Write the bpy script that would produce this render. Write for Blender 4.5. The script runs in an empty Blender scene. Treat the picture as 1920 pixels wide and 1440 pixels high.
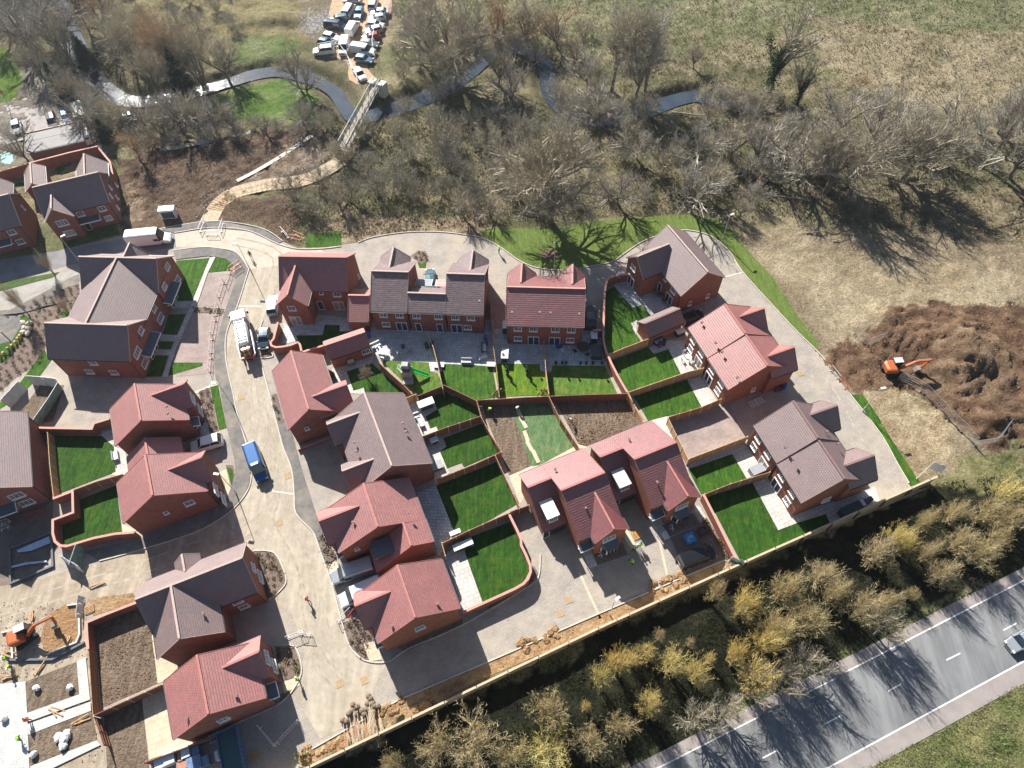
import bpy, math, random
import numpy as np
from mathutils import Vector, Matrix
PI=math.pi; rad=math.radians
S=bpy.context.scene; COL=S.collection
# ---------------------------------------------------------------- camera
FPX=1325.88; PITCH=1.00361; ROLL=-0.045184; CAMH=90.0
def basis():
    c,s=math.cos(PITCH),math.sin(PITCH)
    fwd=Vector((0,c,-s)); up=Vector((0,s,c)); rt=Vector((1,0,0))
    cr,sr=math.cos(ROLL),math.sin(ROLL)
    return rt*cr+up*sr, up*cr-rt*sr, fwd
CX,CU,CF=basis(); CO=Vector((0,0,CAMH))
cam=bpy.data.cameras.new('camera'); camo=bpy.data.objects.new('camera',cam); COL.objects.link(camo)
m=Matrix((CX,CU,-CF)).transposed().to_4x4(); m.translation=CO; camo.matrix_world=m
cam.sensor_width=36; cam.lens=FPX/1920*36; cam.clip_end=5000; cam.clip_start=0.5
S.camera=camo
# ---------------------------------------------------------------- world, sun, exposure
SUN_AZ=rad(117); SUN_EL=rad(36.5)
w=bpy.data.worlds.new("World"); S.world=w; w.use_nodes=True
nt=w.node_tree; bg=nt.nodes['Background']; sky=nt.nodes.new('ShaderNodeTexSky')
sky.sky_type='NISHITA'; sky.sun_disc=False; sky.sun_elevation=SUN_EL; sky.sun_rotation=PI/2-SUN_AZ
sky.air_density=1.0; sky.dust_density=0.6; sky.altitude=100
nt.links.new(sky.outputs[0],bg.inputs[0]); bg.inputs[1].default_value=0.05
sl=bpy.data.lights.new('sun','SUN'); sl.energy=5.0; sl.angle=rad(0.53); sl.color=(1,0.95,0.87)
so=bpy.data.objects.new('sun',sl); COL.objects.link(so)
sd=Vector((math.cos(SUN_AZ)*math.cos(SUN_EL),math.sin(SUN_AZ)*math.cos(SUN_EL),math.sin(SUN_EL)))
so.rotation_euler=sd.to_track_quat('Z','Y').to_euler(); so.location=sd*150
S.view_settings.view_transform='Standard'; S.view_settings.look='None'; S.view_settings.exposure=1.16; S.view_settings.gamma=1
S.render.engine='CYCLES'
# ---------------------------------------------------------------- helpers
def ray(px,py): return CF+CX*((px-960)/FPX)-CU*((py-720)/FPX)
def at(px,py,z=0.0):          # the world point at height z seen at a pixel of the photograph
    d=ray(px,py); return CO+d*((z-CAMH)/d.z)
def rnd(a,b): return random.uniform(a,b)
def lin(c): return tuple((x/255/12.92 if x/255<=0.04045 else ((x/255+0.055)/1.055)**2.4) for x in c)
MATS={}
def mat(name,col,rough=0.8,var=0.12,scale=3.0,metal=0.0,bump=0.0,bscale=20.0,spec=0.5,col2=None,alpha=1.0):
    if name in MATS: return MATS[name]
    m=bpy.data.materials.new(name); m.use_nodes=True; nt=m.node_tree; b=nt.nodes['Principled BSDF']
    b.inputs['Roughness'].default_value=rough; b.inputs['Metallic'].default_value=metal
    b.inputs['Specular IOR Level'].default_value=spec
    if var>0 or col2:
        tc=nt.nodes.new('ShaderNodeTexCoord'); n=nt.nodes.new('ShaderNodeTexNoise'); n.inputs['Scale'].default_value=scale; n.inputs['Detail'].default_value=6
        nt.links.new(tc.outputs['Object'],n.inputs['Vector'])
        r=nt.nodes.new('ShaderNodeValToRGB'); r.color_ramp.elements[0].position=0.3; r.color_ramp.elements[1].position=0.7
        c2=col2 or tuple(x*(1+var) for x in col); c1=col if col2 else tuple(x*(1-var) for x in col)
        r.color_ramp.elements[0].color=(*c1,1); r.color_ramp.elements[1].color=(*c2,1)
        nt.links.new(n.outputs['Fac'],r.inputs['Fac']); nt.links.new(r.outputs[0],b.inputs['Base Color'])
    else: b.inputs['Base Color'].default_value=(*col,1)
    if bump>0:
        tc=nt.nodes.new('ShaderNodeTexCoord'); n=nt.nodes.new('ShaderNodeTexNoise'); n.inputs['Scale'].default_value=bscale; n.inputs['Detail'].default_value=5
        nt.links.new(tc.outputs['Object'],n.inputs['Vector'])
        bp=nt.nodes.new('ShaderNodeBump'); bp.inputs['Strength'].default_value=1; bp.inputs['Distance'].default_value=bump
        nt.links.new(n.outputs['Fac'],bp.inputs['Height']); nt.links.new(bp.outputs[0],b.inputs['Normal'])
    if alpha<1: b.inputs['Alpha'].default_value=alpha
    MATS[name]=m; return m
class N:                       # tiny node-graph helper
    def __init__(s,name,rough=0.8):
        s.m=bpy.data.materials.new(name); s.m.use_nodes=True; s.t=s.m.node_tree; s.b=s.t.nodes['Principled BSDF']; s.b.inputs['Roughness'].default_value=rough
        s.tc=s.t.nodes.new('ShaderNodeTexCoord'); MATS[name]=s.m
    def new(s,k,**kw):
        n=s.t.nodes.new(k)
        for a,v in kw.items():
            if hasattr(n,a): setattr(n,a,v)
            else: n.inputs[a.replace('_',' ')].default_value=v
        return n
    def l(s,a,b): s.t.links.new(a,b)
    def noise(s,scale,detail=6,vec=None,rough=0.5,dist=0):
        n=s.new('ShaderNodeTexNoise',Scale=scale,Detail=detail,Roughness=rough,Distortion=dist); s.l(vec or s.tc.outputs['Object'],n.inputs['Vector']); return n.outputs['Fac']
    def ramp(s,fac,stops):
        r=s.new('ShaderNodeValToRGB'); e=r.color_ramp.elements
        e[0].position=stops[0][0]; e[0].color=(*stops[0][1],1); e[1].position=stops[-1][0]; e[1].color=(*stops[-1][1],1)
        for p,c in stops[1:-1]: q=e.new(p); q.color=(*c,1)
        s.l(fac,r.inputs['Fac']); return r.outputs[0]
    def mix(s,fac,a,b,mode='MIX'):
        n=s.new('ShaderNodeMix'); n.data_type='RGBA'; n.blend_type=mode
        for k,v in ((0,fac),(6,a),(7,b)):
            if hasattr(v,'is_linked') or hasattr(v,'links'): s.l(v,n.inputs[k])
            elif isinstance(v,(int,float)): n.inputs[k].default_value=v
            else: n.inputs[k].default_value=(*v,1)
        return n.outputs[2]
    def math(s,op,a,b=0.0):
        n=s.new('ShaderNodeMath'); n.operation=op
        for k,v in ((0,a),(1,b)):
            if isinstance(v,(int,float)): n.inputs[k].default_value=v
            else: s.l(v,n.inputs[k])
        return n.outputs[0]
    def bump(s,h,dist,strength=1.0,normal=None):
        b=s.new('ShaderNodeBump',Distance=dist,Strength=strength); s.l(h,b.inputs['Height'])
        if normal: s.l(normal,b.inputs['Normal'])
        return b.outputs[0]
class MB:
    def __init__(s): s.v=[]; s.f=[]; s.mi=[]
    def add(s,vs,fs,mi=0):
        o=len(s.v); s.v+= [tuple(p) for p in vs]; s.f+=[tuple(i+o for i in f) for f in fs]; s.mi+=[mi]*len(fs); return s
    def box(s,c,d,rz=0,mi=0,taper=1.0):
        c_,s_=math.cos(rz),math.sin(rz); vs=[]
        for z in (-1,1):
            t=taper if z>0 else 1
            for x,y in ((-1,-1),(1,-1),(1,1),(-1,1)):
                X,Y=x*d[0]/2*t,y*d[1]/2*t; vs.append((c[0]+X*c_-Y*s_,c[1]+X*s_+Y*c_,c[2]+z*d[2]/2))
        return s.add(vs,[(3,2,1,0),(4,5,6,7),(0,1,5,4),(1,2,6,5),(2,3,7,6),(3,0,4,7)],mi)
    def tube(s,a,b,r0,r1=None,n=6,cap=True,mi=0):
        a,b=Vector(a),Vector(b); r1=r0 if r1 is None else r1; d=(b-a)
        if d.length<1e-6: return s
        d.normalize(); u=d.orthogonal().normalized(); v=d.cross(u); vs=[]
        for p,r in ((a,r0),(b,r1)):
            for i in range(n): t=2*PI*i/n; vs.append(p+u*(math.cos(t)*r)+v*(math.sin(t)*r))
        fs=[(i,(i+1)%n,n+(i+1)%n,n+i) for i in range(n)]
        if cap: fs+=[tuple(range(n-1,-1,-1)),tuple(range(n,2*n))]
        return s.add(vs,fs,mi)
    def bar(s,a,b,w,h,mi=0):    # rectangular bar between two points (w horizontal, h vertical)
        a,b=Vector(a),Vector(b); d=(b-a).normalized(); side=d.cross(Vector((0,0,1)))
        if side.length<1e-4: side=Vector((1,0,0))
        side.normalize(); up=side.cross(d).normalized(); vs=[]
        for p in (a,b):
            for x,y in ((-1,-1),(1,-1),(1,1),(-1,1)): vs.append(p+side*(x*w/2)+up*(y*h/2))
        return s.add(vs,[(3,2,1,0),(4,5,6,7),(0,1,5,4),(1,2,6,5),(2,3,7,6),(3,0,4,7)],mi)
    def prism(s,pts,z0,z1,mi=0):
        n=len(pts); ar=sum(pts[i][0]*pts[(i+1)%n][1]-pts[(i+1)%n][0]*pts[i][1] for i in range(n))
        if ar<0: pts=pts[::-1]
        vs=[(p[0],p[1],z0) for p in pts]+[(p[0],p[1],z1) for p in pts]
        return s.add(vs,[tuple(range(n-1,-1,-1)),tuple(range(n,2*n))]+[(i,(i+1)%n,n+(i+1)%n,n+i) for i in range(n)],mi)
    def loft(s,secs,mi=0,cap=True):
        n=len(secs[0]); vs=[p for q in secs for p in q]; fs=[]
        for k in range(len(secs)-1):
            for i in range(n): fs.append((k*n+i,k*n+(i+1)%n,(k+1)*n+(i+1)%n,(k+1)*n+i))
        if cap: fs+=[tuple(range(n-1,-1,-1)),tuple(range((len(secs)-1)*n,len(secs)*n))]
        return s.add(vs,fs,mi)
    def ball(s,c,r,n=8,m=5,sq=(1,1,1),jit=0,mi=0):
        vs=[(c[0],c[1],c[2]-r*sq[2])]; fs=[]
        for j in range(1,m):
            ph=-PI/2+PI*j/m
            for i in range(n):
                t=2*PI*i/n; k=1+rnd(-jit,jit); vs.append((c[0]+r*sq[0]*k*math.cos(ph)*math.cos(t),c[1]+r*sq[1]*k*math.cos(ph)*math.sin(t),c[2]+r*sq[2]*k*math.sin(ph)))
        vs.append((c[0],c[1],c[2]+r*sq[2])); L=len(vs)-1
        for i in range(n): fs.append((0,1+(i+1)%n,1+i)); fs.append((L,L-n+i,L-n+(i+1)%n))
        for j in range(m-2):
            for i in range(n): a=1+j*n; fs.append((a+i,a+(i+1)%n,a+n+(i+1)%n,a+n+i))
        return s.add(vs,fs,mi)
    def mesh(s,name,mats,smooth=False):
        me=bpy.data.meshes.new(name); me.from_pydata(s.v,[],s.f); 
        for q in (mats if isinstance(mats,(list,tuple)) else [mats]): me.materials.append(q)
        if isinstance(mats,(list,tuple)): me.polygons.foreach_set('material_index',s.mi)
        if smooth: me.polygons.foreach_set('use_smooth',[True]*len(me.polygons))
        me.update(); return me
    def build(s,name,mats,parent=None,smooth=False,loc=None,rz=0):
        o=bpy.data.objects.new(name,s.mesh(name,mats,smooth)); COL.objects.link(o)
        if parent: o.parent=parent
        if loc is not None: o.location=loc
        o.rotation_euler.z=rz; return o
def tag(o,label=None,cat=None,group=None,kind=None):
    if label: o['label']=label
    if cat: o['category']=cat
    if group: o['group']=group
    if kind: o['kind']=kind
    return o
def thing(name,label,cat,loc=(0,0,0),rz=0,group=None):
    o=bpy.data.objects.new(name,None); COL.objects.link(o); o.location=loc; o.rotation_euler=(0,0,rz); o.empty_display_size=0.3
    return tag(o,label,cat,group)
def dup(root,loc=None,rz=None,label=None,group=None,scale=None):
    kids=[c for c in KIDS.get(root.name,root.children)]
    r=root.copy(); COL.objects.link(r)
    if loc is not None: r.location=loc
    if rz is not None: r.rotation_euler=(0,0,rz)
    if scale is not None: r.scale=(scale,)*3 if isinstance(scale,(int,float)) else scale
    if label: r['label']=label
    if group: r['group']=group
    def rec(src,dst):
        for ch in src.children:
            c=ch.copy(); COL.objects.link(c); c.parent=dst; rec(ch,c)
    rec(root,r); return r
KIDS={}
ORD=['first','second','third','fourth','fifth','sixth','seventh','eighth','ninth','tenth','eleventh','twelfth','thirteenth','fourteenth','fifteenth','sixteenth','seventeenth','eighteenth','nineteenth','twentieth']
def ordn(i):
    if i<20: return ORD[i]
    t={20:'twenty',30:'thirty',40:'forty',50:'fifty',60:'sixty'}
    n=i+1; q=n//10*10
    return (t[q]+'-'+ORD[n%10-1]) if n%10 else {20:'twentieth',30:'thirtieth',40:'fortieth',50:'fiftieth',60:'sixtieth'}[n]
def smooth_pts(pts,k=4,closed=False):
    out=[]; n=len(pts); rng=range(n if closed else n-1)
    for i in rng:
        g=(lambda j: pts[j%n]) if closed else (lambda j: pts[min(max(j,0),n-1)])
        p0,p1,p2,p3=g(i-1),g(i),g(i+1),g(i+2)
        for t in range(k):
            t/=k; out.append(tuple(0.5*((2*b)+(-a+c)*t+(2*a-5*b+4*c-d)*t*t+(-a+3*b-3*c+d)*t**3) for a,b,c,d in zip(p0,p1,p2,p3)))
    if not closed: out.append(tuple(pts[-1]))
    return out
def W(pts,z=0.0): return [tuple(at(p[0],p[1],z)) for p in pts]
# ---------------------------------------------------------------- materials
def brick_mat(name,c1,c2,mortar):
    n=N(name,0.88); sx=n.new('ShaderNodeSeparateXYZ'); n.l(n.tc.outputs['Object'],sx.inputs[0])
    u=n.math('ADD',sx.outputs[0],sx.outputs[1]); cb=n.new('ShaderNodeCombineXYZ'); n.l(u,cb.inputs[0]); n.l(sx.outputs[2],cb.inputs[1])
    b=n.new('ShaderNodeTexBrick',Scale=1.0); b.inputs['Brick Width'].default_value=0.225; b.inputs['Row Height'].default_value=0.075; b.inputs['Mortar Size'].default_value=0.006
    b.inputs['Color1'].default_value=(*c1,1); b.inputs['Color2'].default_value=(*c2,1); b.inputs['Mortar'].default_value=(*mortar,1); n.l(cb.outputs[0],b.inputs['Vector'])
    ns=n.noise(1.3,8,rough=0.65); c=n.mix(1.0,b.outputs[0],n.ramp(ns,[(0.25,(0.62,0.6,0.6)),(0.5,(1,1,1)),(0.8,(1.22,1.15,1.1))]),'MULTIPLY')
    n2=n.noise(9,3); c=n.mix(1.0,c,n.ramp(n2,[(0.3,(0.85,0.85,0.85)),(0.7,(1.15,1.12,1.1))]),'MULTIPLY')
    n.l(c,n.b.inputs['Base Color']); n.l(n.bump(b.outputs['Fac'],-0.006),n.b.inputs['Normal']); return n.m
def tile_mat(name,axis,c1,c2,gap,rough=0.5,row=0.17,wd=0.3,stripe=0.0,spec=0.5):
    n=N(name,rough); n.b.inputs['Specular IOR Level'].default_value=1.0; n.b.inputs['IOR'].default_value=1.65
    sx=n.new('ShaderNodeSeparateXYZ'); n.l(n.tc.outputs['Object'],sx.inputs[0])
    cb=n.new('ShaderNodeCombineXYZ'); n.l(sx.outputs[axis],cb.inputs[0]); n.l(sx.outputs[2],cb.inputs[1])
    b=n.new('ShaderNodeTexBrick',Scale=1.0); b.inputs['Brick Width'].default_value=wd; b.inputs['Row Height'].default_value=row; b.inputs['Mortar Size'].default_value=0.018; b.inputs['Mortar Smooth'].default_value=0.6
    b.inputs['Color1'].default_value=(*c1,1); b.inputs['Color2'].default_value=(*c2,1); b.inputs['Mortar'].default_value=(*gap,1); n.l(cb.outputs[0],b.inputs['Vector'])
    ns=n.noise(0.55,8,rough=0.6); c=n.mix(1.0,b.outputs[0],n.ramp(ns,[(0.3,(0.84,0.84,0.86)),(0.55,(1,1,1)),(0.75,(1.13,1.1,1.08))]),'MULTIPLY')
    if stripe>0:   # streaky courses of mixed tiles
        m2=n.new('ShaderNodeMapping'); m2.inputs['Scale'].default_value=(0.9,0.9,14); n.l(n.tc.outputs['Object'],m2.inputs['Vector'])
        n3=n.noise(1.6,2,vec=m2.outputs[0]); c=n.mix(stripe,c,n.ramp(n3,[(0.35,(0.55,0.5,0.52)),(0.5,(1,1,1)),(0.62,(1.9,1.6,1.6))]),'MULTIPLY')
    n.l(c,n.b.inputs['Base Color'])
    zz=n.math('DIVIDE',sx.outputs[2],row); fr=n.math('FRACT',zz); h=n.math('ADD',n.math('MULTIPLY',fr,-0.6),n.math('MULTIPLY',b.outputs['Fac'],-0.5))
    n.l(n.bump(h,0.035),n.b.inputs['Normal']); return n.m
BR_OR=brick_mat('orange_brick',(0.30,0.105,0.062),(0.24,0.085,0.055),(0.27,0.19,0.15))
BR_RD=brick_mat('red_brick',(0.26,0.088,0.062),(0.21,0.072,0.055),(0.24,0.17,0.14))
RED=[tile_mat('red_tile_%d'%a,a,(0.35,0.115,0.10),(0.28,0.088,0.08),(0.16,0.05,0.046),0.56) for a in (0,1)]
RDK=[tile_mat('dark_red_tile_%d'%a,a,(0.22,0.045,0.045),(0.17,0.036,0.038),(0.09,0.022,0.025),0.5,stripe=0.45) for a in (0,1)]
BRN=[tile_mat('brown_tile_%d'%a,a,(0.2,0.122,0.116),(0.16,0.097,0.095),(0.085,0.052,0.055),0.58) for a in (0,1)]
BRS=[tile_mat('mixed_brown_tile_%d'%a,a,(0.17,0.10,0.098),(0.11,0.066,0.072),(0.06,0.038,0.045),0.56,stripe=0.75) for a in (0,1)]
RIDGE_R=mat('red_ridge',(0.36,0.14,0.12),0.7); RIDGE_B=mat('pale_ridge',(0.42,0.32,0.28),0.8); RIDGE_D=mat('dark_ridge',(0.2,0.12,0.11),0.7)
COPE=mat('brick_coping',(0.5,0.26,0.21),0.8,var=0.2,scale=8)
WHITE=mat('white_upvc',(0.8,0.8,0.8),0.4,var=0); CREAM=mat('cream_verge',(0.62,0.53,0.46),0.7,var=0.05)
BLACK=mat('black_plastic',(0.02,0.02,0.022),0.4,var=0); DKGREY=mat('dark_grey',(0.06,0.065,0.07),0.5,var=0.1)
def glass_mat(name,col,rough=0.08):
    m=mat(name,col,rough,var=0.5,scale=1.7); m.node_tree.nodes['Principled BSDF'].inputs['Specular IOR Level'].default_value=0.9; return m
PANE=glass_mat('window_pane',(0.025,0.035,0.06)); PANEG=mat('curtained_pane',(0.28,0.27,0.25),0.2,var=0.35,scale=3)
LEAD=mat('lead_canopy',(0.075,0.1,0.125),0.45,var=0.15); FLATW=mat('white_membrane',(0.68,0.66,0.6),0.5,var=0.06); LEADG=mat('lead_grey',(0.22,0.25,0.28),0.4,var=0.15)
TIMB=[mat('fence_timber_%d'%i,c,0.85,var=0.22,scale=5,col2=c2) for i,(c,c2) in enumerate([((0.25,0.125,0.065),(0.36,0.2,0.11)),((0.17,0.075,0.045),(0.25,0.12,0.075)),((0.4,0.24,0.12),(0.5,0.32,0.17))])]
POSTC=mat('concrete_post',(0.55,0.48,0.42),0.8,var=0.08); ACOU=mat('pale_boundary_boards',(0.47,0.39,0.27),0.8,var=0.1,scale=1.5); ACAP=mat('boundary_cap',(0.66,0.56,0.42),0.8,var=0.1)
STEEL=mat('galvanised_steel',(0.5,0.52,0.54),0.4,var=0.1,metal=0.6); CONC=mat('concrete',(0.55,0.53,0.49),0.85,var=0.1,scale=2); LAMPM=mat('lamp_steel',(0.52,0.52,0.52),0.5,var=0)
def P_(name,col,rough=0.35,metal=0.0): return mat('paint_'+name,col,rough,var=0.0,metal=metal)
def ground_mat(name,col,col2,scale,rough=0.9,bump=0.03,bscale=6,dark=None,dscale=0.35,damt=0.5,fine=25,stripes=None,turf=None):
    n=N(name,rough); n.b.inputs['Specular IOR Level'].default_value=0.25
    a=n.noise(scale,9,rough=0.65); c=n.ramp(a,[(0.32,col),(0.68,col2)])
    if dark:
        d=n.noise(dscale,8,rough=0.6); c=n.mix(n.ramp(d,[(0.48,(0,0,0)),(0.72,(damt,)*3)]),c,dark)
    f=n.noise(fine,4); c=n.mix(1.0,c,n.ramp(f,[(0.3,(0.82,0.82,0.82)),(0.7,(1.18,1.18,1.18))]),'MULTIPLY')
    if stripes:
        mp=n.new('ShaderNodeMapping'); mp.inputs['Rotation'].default_value=(0,0,stripes[0]); mp.inputs['Scale'].default_value=(stripes[1],stripes[1]*0.12,1); n.l(n.tc.outputs['Object'],mp.inputs['Vector'])
        s=n.noise(1,4,vec=mp.outputs[0],rough=0.6); c=n.mix(1.0,c,n.ramp(s,[(0.35,(stripes[2],)*3),(0.65,(2-stripes[2],)*3)]),'MULTIPLY')
    if turf is not None:   # turf rolls with faint seams, each roll a slightly different green, and thin yellowed spots
        mp=n.new('ShaderNodeMapping'); mp.inputs['Rotation'].default_value=(0,0,turf); n.l(n.tc.outputs['Object'],mp.inputs['Vector'])
        b=n.new('ShaderNodeTexBrick',Scale=1.0); b.inputs['Brick Width'].default_value=1.9; b.inputs['Row Height'].default_value=0.42; b.inputs['Mortar Size'].default_value=0.03
        b.inputs['Color1'].default_value=(.86,.86,.82,1); b.inputs['Color2'].default_value=(1.16,1.12,1.1,1); b.inputs['Mortar'].default_value=(.72,.74,.7,1); n.l(mp.outputs[0],b.inputs['Vector']); c=n.mix(1.0,c,b.outputs[0],'MULTIPLY')
        y=n.noise(0.45,7,rough=0.7); c=n.mix(n.ramp(y,[(0.5,(0,0,0)),(0.72,(.55,)*3)]),c,(col2[0]*2.6,col2[1]*1.3,col2[2]*1.5))
    n.l(c,n.b.inputs['Base Color'])
    if bump>0: n.l(n.bump(n.noise(bscale,6,rough=0.6),bump),n.b.inputs['Normal'])
    return n.m
def paver_mat(name,c1,c2,mort,bw,rh,rot,rough=0.85,msize=0.02,dirt=None,spec=0.3,off=0.5,big=(0.8,1.15)):
    n=N(name,rough); n.b.inputs['Specular IOR Level'].default_value=spec
    mp=n.new('ShaderNodeMapping'); mp.inputs['Rotation'].default_value=(0,0,-rot); n.l(n.tc.outputs['Object'],mp.inputs['Vector'])
    b=n.new('ShaderNodeTexBrick',Scale=1.0); b.offset=off
    for k,v in (('Brick Width',bw),('Row Height',rh),('Mortar Size',msize),('Color1',(*c1,1)),('Color2',(*c2,1)),('Mortar',(*mort,1))): b.inputs[k].default_value=v
    n.l(mp.outputs[0],b.inputs['Vector'])
    a=n.noise(0.5,8,rough=0.65); c=n.mix(1.0,b.outputs[0],n.ramp(a,[(0.3,(big[0],)*3),(0.7,(big[1],)*3)]),'MULTIPLY')
    v=n.noise(5,4,rough=0.7); c=n.mix(1.0,c,n.ramp(v,[(0.3,(0.84,0.84,0.84)),(0.7,(1.14,1.13,1.12))]),'MULTIPLY')
    if dirt:
        d=n.noise(0.28,9,rough=0.7); c=n.mix(n.ramp(d,[(0.45,(0,0,0)),(0.65,(dirt[1],)*3)]),c,dirt[0])
    n.l(c,n.b.inputs['Base Color']); return n.m
GA=rad(21)
M_BLOCK=paver_mat('block_paving',(0.38,0.345,0.31),(0.325,0.295,0.265),(0.2,0.18,0.16),0.4,0.2,GA,dirt=((0.42,0.355,0.27),0.6))
M_PINK=paver_mat('pink_block_paving',(0.37,0.29,0.265),(0.3,0.24,0.22),(0.22,0.18,0.17),0.4,0.2,GA)
M_SAND=ground_mat('sandy_road',(0.33,0.285,0.225),(0.43,0.385,0.315),0.9,bump=0.01,dark=(0.33,0.27,0.2),dscale=0.3,damt=0.8,fine=14,stripes=(rad(12),0.9,0.86))
M_SANDD=ground_mat('muddy_site_road',(0.3,0.245,0.185),(0.41,0.35,0.27),0.6,bump=0.03,dark=(0.2,0.15,0.1),dscale=0.25,damt=0.8,fine=10,stripes=(rad(-66),0.9,0.8))
M_TAR=ground_mat('footway_tarmac',(0.12,0.115,0.115),(0.19,0.18,0.17),1.3,bump=0.005,dark=(0.34,0.29,0.22),dscale=0.22,damt=0.75,fine=30)
M_ROADG=ground_mat('grey_estate_road',(0.17,0.17,0.18),(0.24,0.235,0.24),0.5,bump=0.004,dark=(0.33,0.29,0.25),dscale=0.12,damt=0.5,fine=30)
M_ASPH=ground_mat('main_road_asphalt',(0.15,0.155,0.16),(0.215,0.22,0.225),0.25,rough=0.75,bump=0.004,dark=(0.11,0.11,0.115),dscale=0.5,damt=0.35,fine=40,stripes=(rad(-27),0.6,0.76))
M_MARG=ground_mat('road_margin',(0.24,0.21,0.2),(0.31,0.28,0.265),0.5,bump=0.004,fine=30)
M_PATIO=paver_mat('pale_patio_slabs',(0.58,0.555,0.52),(0.47,0.45,0.425),(0.28,0.27,0.25),0.6,0.6,GA,msize=0.025,spec=0.4,off=0.35,big=(0.85,1.1))
M_PATIOX=paver_mat('grey_patio_slabs',(0.60,0.61,0.61),(0.45,0.47,0.48),(0.24,0.25,0.26),0.5,0.45,rad(-5),msize=0.03,spec=0.4,off=0.35,big=(0.75,1.15))
M_CREAM=paver_mat('cream_slabs',(0.58,0.49,0.36),(0.54,0.45,0.33),(0.4,0.33,0.25),0.9,0.6,GA)
M_SLAB=ground_mat('new_concrete',(0.4,0.395,0.385),(0.52,0.515,0.5),0.8,bump=0.01,fine=6)
GRN=dict(dark=((0.012,0.05,0.003),(0.028,0.085,0.006)),mid=((0.02,0.07,0.004),(0.042,0.115,0.008)),yel=((0.06,0.14,0.006),(0.1,0.185,0.012)),olive=((0.075,0.12,0.02),(0.115,0.16,0.035)),turf=((0.07,0.14,0.055),(0.11,0.185,0.08)),patch=((0.035,0.12,0.008),(0.1,0.16,0.03)),dull=((0.04,0.085,0.015),(0.07,0.12,0.03)))
M_LAWN={k:ground_mat('lawn_'+k,a,b,1.4,bump=0.05,bscale=9,fine=11,stripes=(rad(-66) if k!='olive' else rad(20),2.6,0.66 if k in('dark','mid') else 0.8),turf=rad(-66) if k!='olive' else None) for k,(a,b) in GRN.items()}
M_SOIL=ground_mat('brown_soil',(0.085,0.055,0.038),(0.2,0.14,0.095),1.8,bump=0.22,bscale=4,dark=(0.26,0.2,0.14),dscale=0.4,damt=0.6,fine=12)
M_SOILT=ground_mat('raked_soil',(0.095,0.068,0.047),(0.2,0.15,0.108),2.2,bump=0.2,bscale=3.5,dark=(0.24,0.19,0.14),dscale=0.4,damt=0.6,fine=10,stripes=(rad(-60),2.0,0.75))
M_BED=ground_mat('mulched_bed',(0.13,0.095,0.075),(0.24,0.18,0.15),2.5,bump=0.1,bscale=8,fine=12)
M_CLAY=ground_mat('orange_clay_strip',(0.17,0.095,0.045),(0.37,0.24,0.13),1.2,bump=0.2,bscale=3,dark=(0.4,0.31,0.2),dscale=0.5,damt=0.8,fine=9)
M_GRAVEL=ground_mat('tan_car_park',(0.36,0.24,0.14),(0.46,0.34,0.23),0.9,bump=0.03,fine=12)
M_MATTAN=ground_mat('tan_ground_mats',(0.4,0.32,0.22),(0.5,0.42,0.31),1.2,bump=0.01,fine=8)
M_WHITEP=mat('road_paint',(0.72,0.72,0.7),0.7,var=0.15,scale=3)
M_KERB=mat('kerb_concrete',(0.5,0.46,0.41),0.85,var=0.12,scale=2)
# ---------------------------------------------------------------- windows and doors (shared meshes)
WKIND={'w2':(1.2,1.05,2),'w3':(1.75,1.2,3),'w1':(0.6,0.9,1),'ws':(0.6,0.6,1),'wt':(1.0,1.25,2),'fd':(1.75,2.1,2),'d1':(0.95,2.1,1),'fr':(0.95,2.1,0),'gar':(2.3,2.1,0),'wn':(0.45,1.0,1)}
WM={}
def win_meshes(k,curt=False):
    key=(k,curt)
    if key in WM: return WM[key]
    wd,h,n=WKIND[k]; f=MB(); p=MB(); t=0.075
    door=k in('fd','d1','fr','gar')
    for x in (-1,1): f.box((x*(wd/2-t/2),-0.05,0),(t,0.14,h))
    for z in (-1,1): f.box((0,-0.05,z*(h/2-t/2)),(wd-2*t,0.14,t))
    for i in range(1,n): f.box((-wd/2+wd*i/n,-0.045,0),(0.09 if door else 0.07,0.11,h-2*t))
    if n>=1 and not door and h>0.7: 
        for i in range(n): f.box((-wd/2+wd*(i+0.5)/n,-0.045,h*0.0),(0.03,0.09,h-2*t))
    if not door: f.box((0,-0.1,-h/2-0.04),(wd+0.16,0.26,0.07))
    p.box((0,-0.02,0),(wd-2*t,0.05,h-2*t))
    fm=WHITE; pm=PANEG if curt else PANE
    if k=='fr': pm=P_('black_door',(0.03,0.03,0.035))
    if k=='gar': pm=P_('dark_garage_door',(0.04,0.04,0.045)); fm=DKGREY
    WM[key]=(f.mesh('frame',fm),p.mesh('pane',pm)); return WM[key]
def add_win(root,loc,rz,k,curt=False,nm=None):
    a,b=win_meshes(k,curt); door=k in('fd','d1','fr','gar')
    o=bpy.data.objects.new(nm or ({'gar':'garage_door','fr':'front_door','fd':'french_door','d1':'back_door'}.get(k,'window')),a); COL.objects.link(o); o.parent=root; o.location=loc; o.rotation_euler=(0,0,rz)
    q=bpy.data.objects.new('pane' if k not in('gar','fr') else 'door_panel',b); COL.objects.link(q); q.parent=o
    return o
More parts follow.
